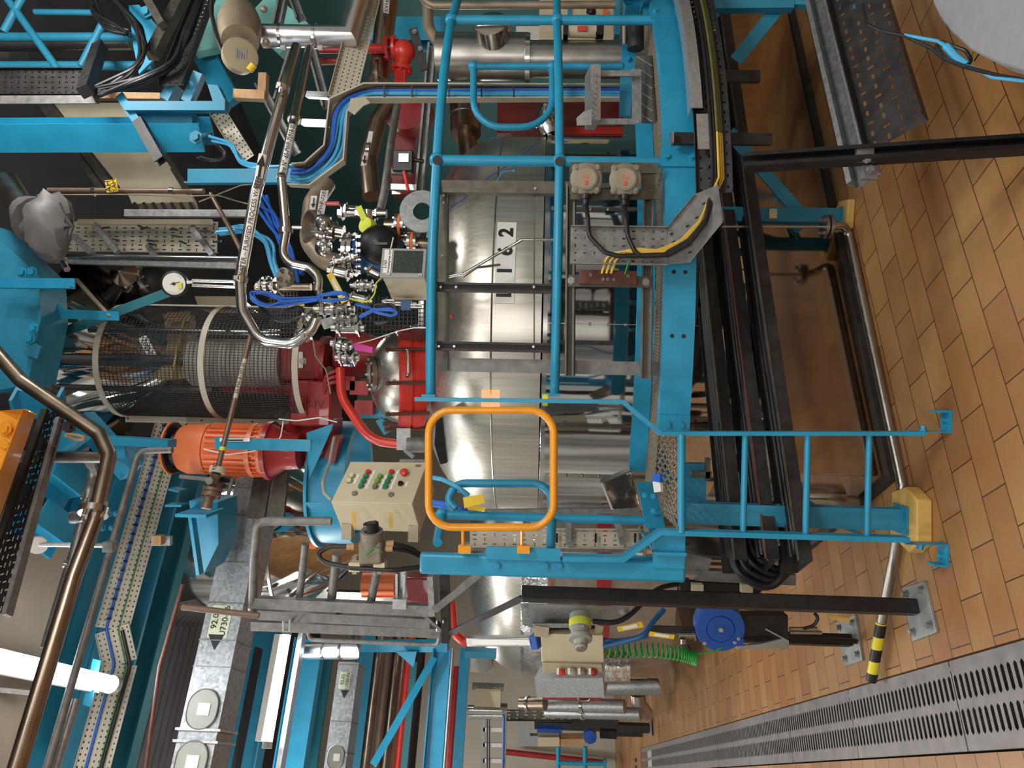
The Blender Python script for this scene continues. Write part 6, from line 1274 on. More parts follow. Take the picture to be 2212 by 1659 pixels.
# ------------------------------------------------------------------ overhead at the left
def latbeam(name, label, cat, x, y, D, ya, yb, sec, m, up=None, grp=None, mb=None):
    p = P(x, y, D); a, b = lat(p, ya), lat(p, yb); return one(name, label, cat, MB().ext(a, b, sec, up or Z), m, grp)
# grey handrail like pipe
t = T('overhead_pipe', 'grey steel pipe with a welded bend sweeping across the blue roof beams', 'pipe')
t.p('pipe_run', MB().tube([P(-20, 748, 3.5), P(45, 822, 3.45), P(215, 938, 3.4), P(236, 985, 3.35), P(205, 1125, 3.15), P(160, 1245, 3.0), P(35, 1665, 2.6)], .033, 18, .07), 'stainless_brown')
t.p('branch', MB().cyl(P(20, 986, 3.45), P(228, 988, 3.37), .028, 16), 'stainless_dull'); o = P(203, 1105, 3.17); ax_ = (P(160, 1245, 3.0)-o).normalized()
t.p('coupling', flange(MB(), o, ax_, .062, .03, 4), 'stainless'); t.p('saddle', MB().prism([P(180, 1000, 3.4), P(203, 1000, 3.4), P(212, 1030, 3.4), P(200, 1025, 3.4)], Y*.02), 'galv')
pipe('overhead_pipe', 'second grey pipe with fittings behind the bent overhead pipe', [P(203, 1020, 3.6), P(165, 1180, 3.45), P(100, 1400, 3.2)], .026, 'galv', bands=(.15, .55), bm='galv'); one('pipe_valve', 'small grey valve stub on the second overhead pipe', 'valve', MB().tube([P(158, 1118, 3.5), P(185, 1118, 3.48)], .03, 14).bar(P(160, 1105, 3.5), P(160, 1130, 3.5), .03), 'galv')
# yellow crane girder
t = T('crane_girder', 'yellow crane girder at the top edge with a dark underside', 'crane girder')
a = P(45, 888, 2.9); b = P(-60, 1150, 2.75); dr = (b-a); 
t.p('side_plate', MB().prism([P(-60, 888, 3.1), P(60, 888, 3.1), P(64, 905, 3.1), P(-60, 1210, 2.9)], Y*.012), 'yellow'); t.p('bottom_flange', MB().prism([P(50, 884, 3.0), P(77, 896, 3.1), P(0, 1118, 2.9), P(-60, 1290, 2.7), P(-60, 1180, 2.7)], V((0, .02, .02))), 'yellow')
t.p('end_plate', MB().prism([P(50, 884, 2.98), P(77, 896, 3.08), P(48, 898, 3.2), P(-40, 890, 3.2)], V((0, .03, .01))), 'yellow')
for x, y in ((12, 925), (14, 960)): t.p('bolt', MB().bolt(P(x, y, 3.05), -Y, .02, .015), 'yellow')
# black perforated tray
t = T('cable_tray', 'black perforated cable tray running beside the yellow crane girder', 'cable tray')
p = P(52, 1000, 3.3); t.p('tray_bed', MB().tray(P(118, 888, 3.45), P(-18, 1330, 2.9), .17, V((0, -1, .25)), (.022, .007), .04, 6, .0), 'black_steel'); t.p('side_rim', MB().bar(P(130, 905, 3.4), P(15, 1330, 2.85), .02, .04, Y), 'galv_dull'); t.p('side_rim', MB().bar(P(98, 885, 3.4), P(-40, 1270, 2.9), .03, .02, Y), 'dark_steel')
# roof steel
DRB = 4.4
latbeam('roof_beam', 'broad blue roof girder with bolt rows behind the overhead pipes', 'beam', 205, 1100, 5.6, 960, 1700, Isec(.36, .42, .02), 'cyan')
latbeam('roof_beam', 'blue roof girder next to the cream tray', 'beam', 262, 1080, 5.9, 980, 1700, Isec(.2, .36, .016), 'cyan_dull')
for k, (a, b) in enumerate((((95, 1005), (178, 1070)), ((60, 1110), (150, 1175)), ((80, 850), (90, 905)))):
    one('roof_beam', ['upper blue cross beam between the black tray and the broad girder', 'lower blue cross beam between the black tray and the broad girder', 'blue beam end above the black tray corner'][k], 'beam', MB().ext(P(*a, 4.0), P(*b, 4.2), Isec(.16, .22, .016), Z), 'cyan')
t = T('beam_joint', 'blue bolted beam joint with stiffener plates near the bent overhead pipe', 'beam'); t.p('beam', MB().bar(P(178, 905, 4.3), P(285, 1020, 4.3), .12, .1, Y), 'cyan'); t.p('flange', MB().bar(P(225, 950, 4.1), P(372, 958, 4.1), .045, .1, Y), 'cyan'); t.p('stiffener', MB().bar(P(252, 958, 4.1), P(255, 990, 4.1), .02, .1), 'cyan'); t.p('end_plate', MB().prism([P(238, 985, 4.1), P(285, 1015, 4.1), P(290, 1025, 4.1), P(240, 1022, 4.1)], Y*.02), 'cyan')
for x, y in ((235, 1110), (252, 1110), (222, 1140), (243, 1140)): t.p('bolt', MB().bolt(P(x, y, 4.2), -Y, .014, .02), 'cyan_dull')
t = T('beam_motor', 'blue hoist gear with coiled wire behind the bent overhead pipe', 'hoist'); t.p('housing', MB().bar(P(125, 905, 4.0), P(165, 960, 4.0), .16, .14, Y), 'cyan'); t.p('wire_coil', MB().tube([P(140, 940, 3.85), P(165, 950, 3.84), P(190, 948, 3.84), P(170, 940, 3.84), P(145, 938, 3.85)], .008, 8, .03), 'wood'); t.p('shaft', MB().bolt(P(150, 922, 3.9), -Y, .025, .03), 'dark_steel')
# cream tray with blue cable
DC_ = 4.9
t = T('cable_tray', 'long cream perforated cable tray with a joggle and a blue cable', 'cable tray')
p1_ = lat(P(276, 1240, 4.95), 1358); a_ = lat(P(276, 1240, 4.95), 905)
nn_ = (V((0, -1, -.45))).normalized()
e1_ = P(260, 1435, 4.75); e2_ = lat(e1_, 1720)
for k, (a, b) in enumerate(((a_, p1_), (p1_, e1_), (e1_, e2_))):
    t.p('tray_bed', MB().tray(a, b, .2, nn_, (.013, .009), .034, 7, .02, stag=False), 'tray_beige')
n_ = nn_*.012
bl = [a_, p1_, e1_, e2_]; sdv = BX.cross(nn_).normalized()
one('cable', 'blue cable tied along the long cream tray', 'cable', MB().tube([q+n_-sdv*(.036) for q in bl], .009, 8, .1), 'cable_blue'); one('cable', 'thin green cable along the long cream tray', 'cable', MB().tube([q+n_+sdv*(.036) for q in bl], .004, 8, .1), 'cable_green'); one('cable', 'thick black cable joining the long cream tray at its joggle', 'cable', MB().tube([p1_+n_+sdv*.06, e1_+n_+sdv*.06, e2_+n_+sdv*.045], .012, 8, .15), 'rubber')
mb = MB(); L_ = (p1_-a_).length
t.p('cable_tie', (lambda m: [m.box(a_+(p1_-a_)*(i/24)+n_*1.5-sdv*.036, .01, .028, .024, BX, sdv) for i in range(1, 24)] and m)(MB()), 'black')
# conduits
pipe('conduit', 'dark grey conduit crossing under the cream tray', [P(372, 972, 4.0), P(300, 974, 4.0), P(222, 1245, 3.6), P(100, 1665, 3.1)], .018, 'galv_dull', .05); pipe('conduit', 'light grey conduit at the left under the roof girder', [P(165, 1510, 3.3), P(118, 1665, 3.15)], .018, 'galv')
t = T('hanger_bar', 'white hanger bar with a disc end crossing the overhead pipes', 'hanger'); t.p('bar', MB().cyl(P(85, 1176, 3.5), P(240, 1178, 3.55), .012, 12), 'galv_bright'); t.p('disc', MB().lathe(P(82, 1176, 3.5), V((-.3, -1, -.5)), [(.045, 0), (.045, .012)], 24), 'white'); t.p('clamp', MB().box(P(238, 1180, 3.55), .05, .05, .05), 'galv')
t = T('hanger_bar', 'short white strut end clamped beside the cream tray', 'hanger'); t.p('bar', MB().bar(P(330, 1168, 4.0), P(370, 1168, 4.0), .05, .03, Y), 'galv_bright'); t.p('clip', MB().box(P(342, 1166, 3.97), .05, .04, .05), 'wood')
# galvanised duct
t = T('air_duct', 'galvanised square air duct with a pale label and inspection hatches', 'duct')
q0 = P(502, 1239, 4.9); a, b = lat(q0, 1000), lat(q0, 1720); hD, wD = .20, .28
A_ = (P(453, 1239, 4.0)-P(526, 1239, 4.0)); upf = Z; nb = V((BX.y, -BX.x, 0))
if nb.dot(EYE-q0) < 0: nb = -nb
t.p('duct_body', MB().bar(a-nb*wD/2, b-nb*wD/2, wD, .24, Z), 'zinc')
FD = lambda yy, dz=0: lat(q0, yy)+Z*dz
for yy in (1055, 1115, 1215, 1303, 1383, 1440, 1580, 1605): 
    c = FD(yy); t.p('duct_seam', MB().box(c-nb*wD/2, .006, wD+.012, .25, BX, nb), 'galv_dull')
bot = 'dark'
rdir = BX; c = FD(1345, .005)+nb*.002
i = t.p('name_plate', MB().box(FD(1342, .012)+nb*.001, .20, .004, .13, BX, nb), 'pale_label'); t.p('lettering', text('92.02', FD(1338, .045)+nb*.005, BX, Z, .056), 'ink', i); t.p('lettering', text('U730-P6', FD(1342, -.02)+nb*.005, BX, Z, .056), 'ink', i)
ac = FD(1385, .01)+nb*.002; t.p('arrow', MB().prism([ac+Z*.06+BX*.04, ac-Z*.045+BX*.04, ac-BX*.055+Z*.0], nb*.002), 'ink')
def hatch(t, c, nb, wx, hz, par=None):
    pr = [c+BX*((wx/2-hz/2)*(1 if math.cos(a) >= 0 else -1)+hz/2*math.cos(a))+Z*(hz/2*math.sin(a)) for a in [2*PI*k/24+.13 for k in range(24)]]
    pi_ = [c+(p-c)*.86 for p in pr]
    j = t.p('inspection_hatch', MB().prism(pr, nb*.014), 'enamel_grey', par, None, .003); t.p('hatch_rim', MB().tube([p+nb*.014 for p in pr], .004, 6, closed=True), 'galv_dull', par if par is not None else j); t.p('sticker', MB().box(c+nb*.017-Z*.01, wx*.3, .003, hz*.4, BX, nb), 'label_red' if False else 'white', par if par is not None else j)
for yy in (1532, 1645): hatch(t, FD(yy)+nb*.001, nb, .23, .19)
for yy in (1576, 1602): t.p('clamp_strap', MB().box(FD(yy)-nb*wD/2, .014, wD+.03, .28, BX, nb), 'galv_bright')
pipe('rusty_pipe', 'brown open pipe end crossing in front of the galvanised duct', [P(393, 1311, 3.75), P(560, 1330, 3.8)], .016, 'brown_pipe'); pipe('conduit', 'thin rusty rod running behind the galvanised duct', [P(395, 1262, 4.5), P(345, 1440, 4.4), P(315, 1660, 4.3)], .012, 'rust')
t = T('roof_beam', 'blue boxed beam stub with stiffener right of the galvanised duct', 'beam'); t.p('web', MB().prism([P(408, 1082, 4.6), P(470, 1085, 4.6), P(472, 1175, 4.6), P(440, 1240, 4.6), P(412, 1110, 4.6)], Y*.3), 'cyan'); t.p('flange', MB().bar(P(400, 1106, 4.5), P(465, 1108, 4.5), .02, .25, Y), 'cyan'); t.p('stiffener', MB().bar(P(414, 1112, 4.45), P(432, 1240, 4.45), .06, .02), 'cyan')
latbeam('roof_beam', 'teal roof beam between the cream tray and the galvanised duct', 'beam', 352, 1239, 5.6, 1010, 1700, Isec(.12, .26, .016), 'teal'); latbeam('roof_beam', 'dark blue lower flange beam beside the galvanised duct', 'beam', 318, 1239, 5.2, 1030, 1700, rect(.03, .16), 'cyan_dull')
for k, (a, b) in enumerate((((372, 1055), (395, 1060)), ((365, 1090), (400, 1090)))): one('stiffener_plate', ['upper blue stiffener plate left of the orange motor', 'lower blue stiffener plate left of the orange motor'][k], 'plate', MB().bar(P(*a, 4.5), P(*b, 4.5), .012, .1, Y), 'cyan')
# corrugated deck between
t = T('ceiling_sheet', 'corrugated grey metal ceiling sheet behind the galvanised duct', 'ceiling sheet'); p = P(345, 1450, 7.0)
mb = MB()
for k in range(12): q = p-AX*.5+AX*(.14*k); mb.bar(q+BX*-2.2, q+BX*1.6, .115, .03, Z)
t.p('sheet', mb, 'deck')
# lamps
def lamp(label, a, b, r, hd):
    t = T('fluorescent_lamp', label, 'lamp', 'tube lamps'); d = (b-a).normalized(); 
    t.p('tube', MB().cyl(a, b, r, 18), 'lamp_on', label='glowing tube'); t.p('housing', MB().bar(a+Z*(r+.03), b+Z*(r+.03), r*2.1, .05, Z), 'white'); 
    for e, s_ in ((a, -1), (b, 1)): t.p('end_cap', MB().cyl(e, e+d*.05*s_, r*1.1, 18), 'enamel_grey')
    l = bpy.data.lights.new('lamp_light', 'AREA'); l.shape = 'RECTANGLE'; l.size = (b-a).length; l.size_y = r*2; l.energy = hd; l.color = (.96, .98, 1); o = bpy.data.objects.new('lamp_light', l); C.objects.link(o); o.location = (a+b)/2-Z*(r+.02)
    o.rotation_euler = Matrix((d, Z.cross(d), Z)).transposed().to_euler(); return t
e = P(238, 1478, 4.5); s = e-AX*1.25; lamp('bright tube lamp overhead cut off by the edge, beside the cream tray joggle', s, e, .05, 10)
t_ = T('lamp_bracket', 'blue bracket plate carrying the bright overhead tube lamp', 'bracket'); t_.p('plate', MB().bar(P(210, 1424, 4.4), P(188, 1524, 4.4), .05, .012, Y), 'cyan'); t_.p('arm', MB().bar(P(-10, 1490, 3.9), P(95, 1500, 4.1), .025, .03), 'galv_bright')
a = P(620, 1365, 6.2); lamp('long bright tube lamp farther back beside the second duct', lat(a, 1372), lat(a, 1602), .036, 25)
# ------------------------------------------------------------------ galvanised instrument frame left of the control box
t = T('instrument_frame', 'galvanised square tube frame with clipped rails left of the cream control box', 'frame')
DI = 3.85
for a, b, w_, dz in (((540, 1300), (938, 1318), .055, 0), ((560, 1326), (930, 1345), .05, .12), ((545, 1350), (952, 1366), .05, .2)): t.p('rail', MB().bar(P(*a, DI+dz), P(*b, DI+dz), w_, w_, Y), 'galv_dull')
for a, b, r in (((660, 1175), (645, 1305), .02), ((728, 1196), (715, 1305), .024), ((815, 1232), (800, 1305), .022)): t.p('cross_tube', MB().cyl(P(*a, DI-.05), P(*b, DI+.05), r, 12), 'galv_dull')
t.p('bent_tube', MB().tube([P(716, 1126, 3.75), P(556, 1126, 3.75), P(548, 1215, 3.8), P(545, 1320, 3.85)], .022, 12, .05), 'galv_dull')
t.p('strut', MB().ext(P(866, 1236, DI-.1), P(866, 1300, DI-.05), Usec(.05, .04), Y*-1), 'galv_bright'); t.p('end_block', MB().box(P(864, 1303, DI-.1), .05, .04, .07), 'galv_bright')
t.p('top_plate', MB().bar(P(933, 1238, DI), P(938, 1322, DI), .15, .03), 'galv'); t.p('corner_plate', MB().bar(P(960, 1238, DI), P(965, 1378, DI+.1), .10, .04), 'dark_steel')
t.p('diagonal', MB().bar(P(1035, 1240, DI-.1), P(938, 1318, DI-.1), .035, .02, Y), 'galv_dull'); t.p('diagonal', MB().bar(P(722, 1310, DI+.1), P(755, 1338, DI+.2), .03, .02), 'galv_dull'); t.p('diagonal', MB().bar(P(918, 1325, DI), P(970, 1372, DI+.1), .035, .02), 'galv')
for x in (618, 950): t.p('clip', MB().tube([P(x-6, 1340, DI), P(x-6, 1362, DI+.1), P(x+8, 1362, DI+.1), P(x+8, 1340, DI)], .006, 8), 'galv_bright')
t.p('brace', MB().bar(P(968, 1370, 3.9), P(1128, 1292, 3.45), .03, .012, Y), 'black_steel')
pipe('thin_pipe', 'thin grey bent rod hanging under the galvanised frame rails', [P(666, 1360, 4.4), P(668, 1382, 4.4), P(945, 1393, 4.3), P(950, 1375, 4.2)], .012, 'galv_dull', .06)
# ------------------------------------------------------------------ local panel on two posts
def post(label, pl, top, y, D, w_, plabel):
    c = sum((PF(*q) for q in pl), V((0, 0, 0)))/4
    t = T('panel_post', label, 'post', None); pf = [PF(*q) for q in pl]
    t.p('base_plate', MB().prism(pf, Z*.014), 'steel_plate', bev=.002)
    b = setz(PF(*y), .014); tp = setz(b, P(top, y[1], b.y).z)
    t.p('post_tube', MB().bar(b, tp, w_, w_, AX), 'black_steel', bev=.006)
    for q in pf:
        o = setz(q+(c-q)*.3, .014); t.p('anchor_bolt', MB().bolt(o, Z, .013, .02), 'galv')
    return t
post('nearer black square post of the local panel on a bolted floor plate', [(1955, 1270), (2003, 1256), (2030, 1366), (1977, 1386)], 1126, (1985, 1312), 3.1, .062, '')
post('farther black square post below the blue hose reel on a bolted floor plate', [(1812, 1345), (1852, 1328), (1868, 1427), (1830, 1440)], 1500, (1843, 1384), 3.77, .058, '')
t = T('mounting_plate', 'grey sheet steel mounting plate fixed to the nearer black post', 'plate'); t.p('sheet', MB().prism([P(1125, 1304, 3.36), P(1360, 1312, 3.34), P(1356, 1340, 3.5), P(1225, 1345, 3.55), P(1150, 1356, 3.6), P(1128, 1350, 3.6)], Y*.006), 'galv_bright')
for x, y in ((1135, 1315), (1138, 1336), (1343, 1320)): t.p('bolt', MB().bolt(P(x, y, 3.38), -Y, .012, .01), 'galv')
t.p('slot_rail', MB().bar(P(1150, 1350, 3.5), P(1230, 1350, 3.5), .02, .02), 'galv'); 
t = T('plug_socket', 'grey green round plug socket with a yellow label on the sheet plate', 'socket')
s0, s1 = P(1252, 1328, 3.36), P(1255, 1402, 3.25); d = s1-s0; L_ = d.length
b = t.p('body', MB().lathe(s0, d, [(.045, 0), (.048, L_*.4), (.042, L_*.42), (.042, L_*.62), (.052, L_*.63), (.052, L_*.74), (.03, L_*.76), (.026, L_), (.018, L_)], 26), 'enamel_grey'); t.p('yellow_label', MB().lathe(s0, d, [(.0465, L_*.16), (.0495, L_*.18), (.0495, L_*.38), (.047, L_*.39)], 26), 'lime', b)
t.p('end_nut', MB().bolt(s0+d*.9, d, .022, .02), 'cast_grey', b); t.p('ear', MB().box(s0+d*.68+X*.0, .12, .02, .03), 'enamel_grey', b)
t = T('control_box', 'cream push button box hanging on the local panel above the green spiral hose', 'control box')
f = [P(1168, 1370, 3.5), P(1303, 1372, 3.46), P(1305, 1432, 3.62), P(1170, 1430, 3.66)]
t.p('body', MB().prism(f, V((.02, .25, -.02))), 'beige', bev=.004); g_ = [P(1172, 1432, 3.64), P(1300, 1436, 3.6), P(1302, 1453, 3.62), P(1173, 1454, 3.66)]
i = t.p('button_lid', MB().prism(g_, V((.02, .2, -.02))), 'beige_dark', bev=.003)
for x, m_ in ((1213, 'red_bright'), (1237, 'enamel_grey'), (1259, 'cast_grey'), (1282, 'red')): 
    o = P(x, 1448, 3.62); t.p('push_button', MB().lathe(o, V((-.4, -.6, 0)), [(.018, 0), (.018, .02), (.012, .025)], 14), m_, i); t.p('button_label', MB().box(P(x-8, 1450, 3.6), .03, .004, .012), 'white', i)
t.p('bracket', MB().bar(P(1155, 1360, 3.5), P(1185, 1364, 3.5), .05, .04), 'beige_dark'); t.p('bracket', MB().bar(P(1285, 1360, 3.5), P(1300, 1364, 3.5), .06, .04), 'beige_dark'); t.p('back_strip', MB().bar(P(1180, 1360, 3.55), P(1285, 1363, 3.55), .05, .02), 'black')
t = T('inspection_lamp', 'pale tube shaped inspection lamp with a blue end above the cream button box', 'lamp'); t.p('tube', MB().bar(P(1012, 1384, 3.75), P(1150, 1384, 3.6), .045, .045, Y), 'galv_bright', bev=.005); t.p('blue_end', MB().bar(P(1150, 1384, 3.6), P(1166, 1384, 3.58), .065, .06, Y), 'reel_blue', bev=.004); t.p('inner_panel', MB().bar(P(1020, 1386, 3.72), P(1145, 1387, 3.57), .026, .01, Y), 'white')
# hose reel
t = T('hose_reel', 'round blue hose reel on the black post bracket', 'hose reel'); o = P(1556, 1357, 3.45); w = V((-.15, -1, .05)).normalized(); rr_ = .112
b = t.p('drum', MB().lathe(o+w*-.05, w, [(rr_, -.03), (rr_, .05), (rr_*.97, .058), (rr_*.58, .060), (rr_*.56, .056), (rr_*.54, .062), (.03, .064), (.0, .064)], 40), 'reel_blue'); t.p('hub_nut', MB().lathe(o+w*.01, w, [(.012, 0), (.011, .01)], 16), 'galv_bright', b)
for x, y in ((1522, 1390), (1587, 1388), (1595, 1380)): t.p('bolt', MB().bolt(P(x, y, 3.40), -Y, .006, .006), 'galv_bright', b)
t.p('outlet', MB().prism([P(1586, 1385, 3.44), P(1607, 1380, 3.44), P(1607, 1394, 3.44), P(1585, 1396, 3.44)], Y*.06), 'reel_blue', b)
t.p('arm_bracket', MB().prism([P(1600, 1330, 3.46), P(1702, 1330, 3.46), P(1703, 1385, 3.46), P(1660, 1372, 3.46), P(1600, 1375, 3.46)], Y*.08), 'black_steel'); t.p('grey_bracket', MB().prism([P(1590, 1396, 3.45), P(1640, 1392, 3.45), P(1690, 1380, 3.45), P(1652, 1360, 3.45), P(1656, 1358, 3.45), P(1704, 1384, 3.45), P(1704, 1400, 3.45), P(1592, 1403, 3.45)], Y*.015), 'steel_plate'); t.p('post_clamp', MB().bar(P(1700, 1378, 3.6), P(1850, 1385, 3.74), .02, .02), 'black_steel')
t = T('cable_fitting', 'small bracket fittings with brown cable ends below the hose reel', 'fitting'); t.p('rod', MB().cyl(P(1706, 1358, 3.45), P(1765, 1358, 3.45), .009, 10).cyl(P(1706, 1366, 3.45), P(1775, 1367, 3.45), .008, 10), 'stainless_dull'); t.p('loop', MB().tube([P(1735, 1358, 3.42), P(1758, 1352, 3.42), P(1768, 1335, 3.42), P(1760, 1325, 3.42)], .008, 8, .04), 'rubber'); t.p('warning_tag', MB().prism([P(1788, 1328, 3.5), P(1836, 1335, 3.5), P(1836, 1346, 3.5), P(1792, 1338, 3.5)], Y*.004), 'pad_yellow')
# green coil hose
pts = []; c_ = [P(1306, 1402, 3.55), P(1360, 1404, 3.55), P(1420, 1405, 3.52), P(1470, 1412, 3.5), P(1503, 1424, 3.48)]; N_ = 24
def sp(f):
    k = min(3, int(f*4)); g = f*4-k; return c_[k]+(c_[k+1]-c_[k])*g
tl = 0
for i in range(N_*12+1):
    f = i/(N_*12); g = 1-(1-f)**1.5; q = sp(g); r = .034-.006*f; an = 2*PI*i/12; pts.append(q+X*(r*math.cos(an))+Y*(r*math.sin(an)))
t = T('spiral_hose', 'green coiled air hose hanging under the cream button box', 'hose'); t.p('coil', MB().tube(pts, .0042, 6), 'hose_green'); t.p('tail', MB().tube([pts[-1], P(1510, 1412, 3.48), P(1540, 1408, 3.46), P(1560, 1398, 3.45)], .004, 6, .05), 'hose_green')
t = T('air_fitting', 'chrome air fittings beside the hose reel', 'fitting'); t.p('body', MB().cyl(P(1468, 1372, 3.5), P(1500, 1372, 3.5), .018, 12).cyl(P(1475, 1380, 3.48), P(1475, 1390, 3.48), .014, 10), 'chrome'); t.p('rail', MB().bar(P(1400, 1358, 3.55), P(1505, 1362, 3.55), .03, .02), 'dark_steel'); t.p('wires', MB().tube([P(1485, 1392, 3.5), P(1498, 1412, 3.5)], .004, 6), 'rubber')
one('cable', 'black cable bowing from the sheet plate to the socket outlet', 'cable', MB().tube([P(1480, 1258, 3.55), P(1420, 1270, 3.5), P(1360, 1330, 3.4), P(1330, 1346, 3.38), P(1280, 1342, 3.38)], .012, 10, .2), 'rubber'); one('cable', 'thick blue cable bending down behind the yellow tags to the button box', 'cable', MB().tube([P(1434, 1316, 3.5), P(1405, 1350, 3.45), P(1390, 1375, 3.42), P(1350, 1385, 3.45), P(1305, 1396, 3.5)], .013, 10, .2), 'pump_blue'); one('cable', 'second blue cable entering the button box under the first', 'cable', MB().tube([P(1400, 1374, 3.45), P(1370, 1380, 3.46), P(1330, 1384, 3.5), P(1304, 1382, 3.52)], .010, 10, .1), 'pump_blue')
for k, (q, lb) in enumerate((([(1332, 1354), (1386, 1342), (1390, 1355), (1336, 1365)], 'yellow framed barcode tag above the blue cable'), ([(1404, 1364), (1458, 1372), (1455, 1381), (1402, 1374)], 'yellow framed barcode tag below the blue cable'))):
    t = T('warning_tag', lb, 'tag'); i = t.p('card', MB().prism([P(*a, 3.38) for a in q], Y*.004), 'yellow_flat'); c = sum((P(*a, 3.375) for a in q), V((0, 0, 0)))/4; t.p('barcode', MB().prism([c+(P(*a, 3.375)-c)*.6 for a in q], Y*.002), 'white', i)
t = T('control_cabinet', 'narrow grey cable clamp box with two cream blocks beside the black post', 'clamp'); t.p('bar', MB().bar(P(1468, 1264, 3.5), P(1640, 1274, 3.5), .05, .04, Y), 'black_steel'); 
for x in (1506, 1612): t.p('block', MB().box(P(x, 1270, 3.45), .04, .04, .05), 'beige')
# ------------------------------------------------------------------ second vessel along the aisle
V2 = V((-1.72, 8.1, 0)); t = T('process_vessel', 'second silver vessel dome with a foil skirt farther along the aisle', 'vessel'); pr = [(1.34, .35), (1.34, 1.74)]
t.p('cladding', MB().lathe(V2, Z, pr, 64), 'stainless_dull'); t.p('dome', MB().lathe(V2, Z, [(1.34*math.cos(i*PI/24)**.7 if i < 12 else .001, 1.74+.62*math.sin(i*PI/24)) for i in range(13)], 64), 'brushed'); t.p('foil_skirt', MB().lathe(V2, Z, [(1.36, 1.46), (1.41, 1.52), (1.40, 1.66), (1.35, 1.76)], 64), 'foil')
for k, (x, y) in enumerate(((1240, 1320), )): pass
t.p('red_clamp_ring', MB().lathe(V2, Z, [(1.36, .95), (1.42, .95), (1.42, 1.08), (1.36, 1.08)], 64), 'red')
t = T('machine_panel', 'pale steel panel and foil wrapped pipe under the second vessel', 'panel'); t.p('panel', MB().bar(P(1164, 1470, 6.3), P(1308, 1470, 6.2), .16, .3), 'galv_bright'); t.p('foil_wrap', MB().tube([P(1305, 1440, 6.0), P(1358, 1440, 6.0)], .12, 16), 'foil'); t.p('red_door', MB().bar(P(1176, 1492, 6.4), P(1300, 1494, 6.3), .07, .2), 'red'); t.p('handle', MB().tube([P(1250, 1492, 6.2), P(1250, 1514, 6.2), P(1275, 1514, 6.2), P(1275, 1492, 6.2)], .012, 8, .03), 'stainless_brown')
t = T('insulated_pipe', 'grey clad horizontal pipe with a mitred end low beside the aisle', 'pipe'); t.p('cladding', MB().tube([P(1310, 1484, 8.6), P(1415, 1484, 8.4), P(1400, 1440, 9.0)], .09, 22), 'galv'); t.p('collar', MB().cyl(P(1305, 1462, 8.7), P(1330, 1462, 8.7), .08, 18), 'dark_steel'); t.p('second_elbow', MB().tube([P(1378, 1500, 8.9), P(1380, 1522, 8.9), P(1395, 1540, 9.2)], .09, 18, .1), 'stainless_dull')
pipe('insulated_pipe', 'upper grey clad pipe standing far along the aisle edge', [P(1170, 1522, 7.2), P(1350, 1526, 6.9)], .062, 'galv', bands=(.5,)); pipe('insulated_pipe', 'lower grey clad pipe standing far along the aisle edge', [P(1180, 1538, 7.6), P(1384, 1542, 7.2)], .058, 'galv', bands=(.4,)); 
pipe('insulated_pipe', 'brown capped pipe stub below the foil skirt', [P(1125, 1520, 7.0), P(1178, 1520, 6.9)], .06, 'stainless_brown', bands=(.3,))
# far local panel, a repeat of the near one
t = T('panel_post', 'distant dark square post of the next local panel down the aisle', 'post'); DD = 10.4; t.p('post_tube', MB().bar(P(1155, 1564, DD), P(1402, 1573, 10.3), .10, .1), 'dark_steel'); t.p('base_plate', MB().bar(P(1403, 1552, 10.3), P(1406, 1590, 10.2), .01, .2, Y), 'steel_plate'); t.p('second_post', MB().bar(P(1300, 1582, DD), P(1388, 1584, DD), .07, .07), 'dark_steel')
one('cable_tray', 'distant dark perforated tray behind the far post', 'cable tray', MB().tray(P(1260, 1545, 9.2), P(1090, 1544, 9.4), .13, -Y, (.05, .015), .11, 3, .03), 'strut'); one('cable_clamp', 'distant dark cable bracket with two tan blocks', 'clamp', MB().bar(P(1235, 1552, 9.2), P(1335, 1558, 9.1), .12, .08), 'dark_steel')
t = T('hose_reel', 'small distant blue hose reel far down the aisle', 'hose reel'); o = P(1274, 1586, 8.6); t.p('drum', MB().lathe(o, V((0, -1, 0)), [(.075, 0), (.075, .08), (.02, .09)], 22), 'reel_blue'); t.p('bracket', MB().bar(P(1296, 1584, 8.7), P(1332, 1586, 8.7), .09, .06), 'black_steel')
t = T('control_box', 'distant cream control box against the grey panel far down the aisle', 'control box'); t.p('body', MB().bar(P(1162, 1594, 9.0), P(1208, 1594, 9.0), .11, .2), 'beige'); t.p('side_box', MB().bar(P(1208, 1597, 9.0), P(1260, 1597, 9.0), .08, .15), 'wood'); t.p('blue_strip', MB().bar(P(1160, 1574, 8.9), P(1214, 1576, 8.9), .045, .1), 'reel_blue')
t = T('wall_panel', 'pale grey wall panel board at the end of the aisle', 'panel'); t.m(MB().prism([P(1118, 1556, 11.5), P(1145, 1556, 11.5), P(1145, 1590, 11.5), P(1282, 1590, 11.5), P(1282, 1612, 11.5), P(1120, 1612, 11.5)], Y*.1), 'galv_bright')
t = T('guard_rail', 'pale blue guard rail at the far end of the aisle', 'guard rail'); 
for x in (1206, 1264): t.p('rail', MB().tube([P(x, 1612, 13.5), P(x, 1690, 13.5)], .04), 'cyan')
t.p('post', MB().tube([P(1206, 1648, 13.5), P(1310, 1650, 13.5)], .04), 'cyan'); t.p('end_plate', MB().bar(P(1306, 1640, 13.5), P(1309, 1690, 13.5), .1, .05), 'cyan')
pipe('red_pipe', 'long red pipe slanting along the end wall', [P(1090, 1624, 14.5), P(1310, 1648, 14.5)], .055, 'red')
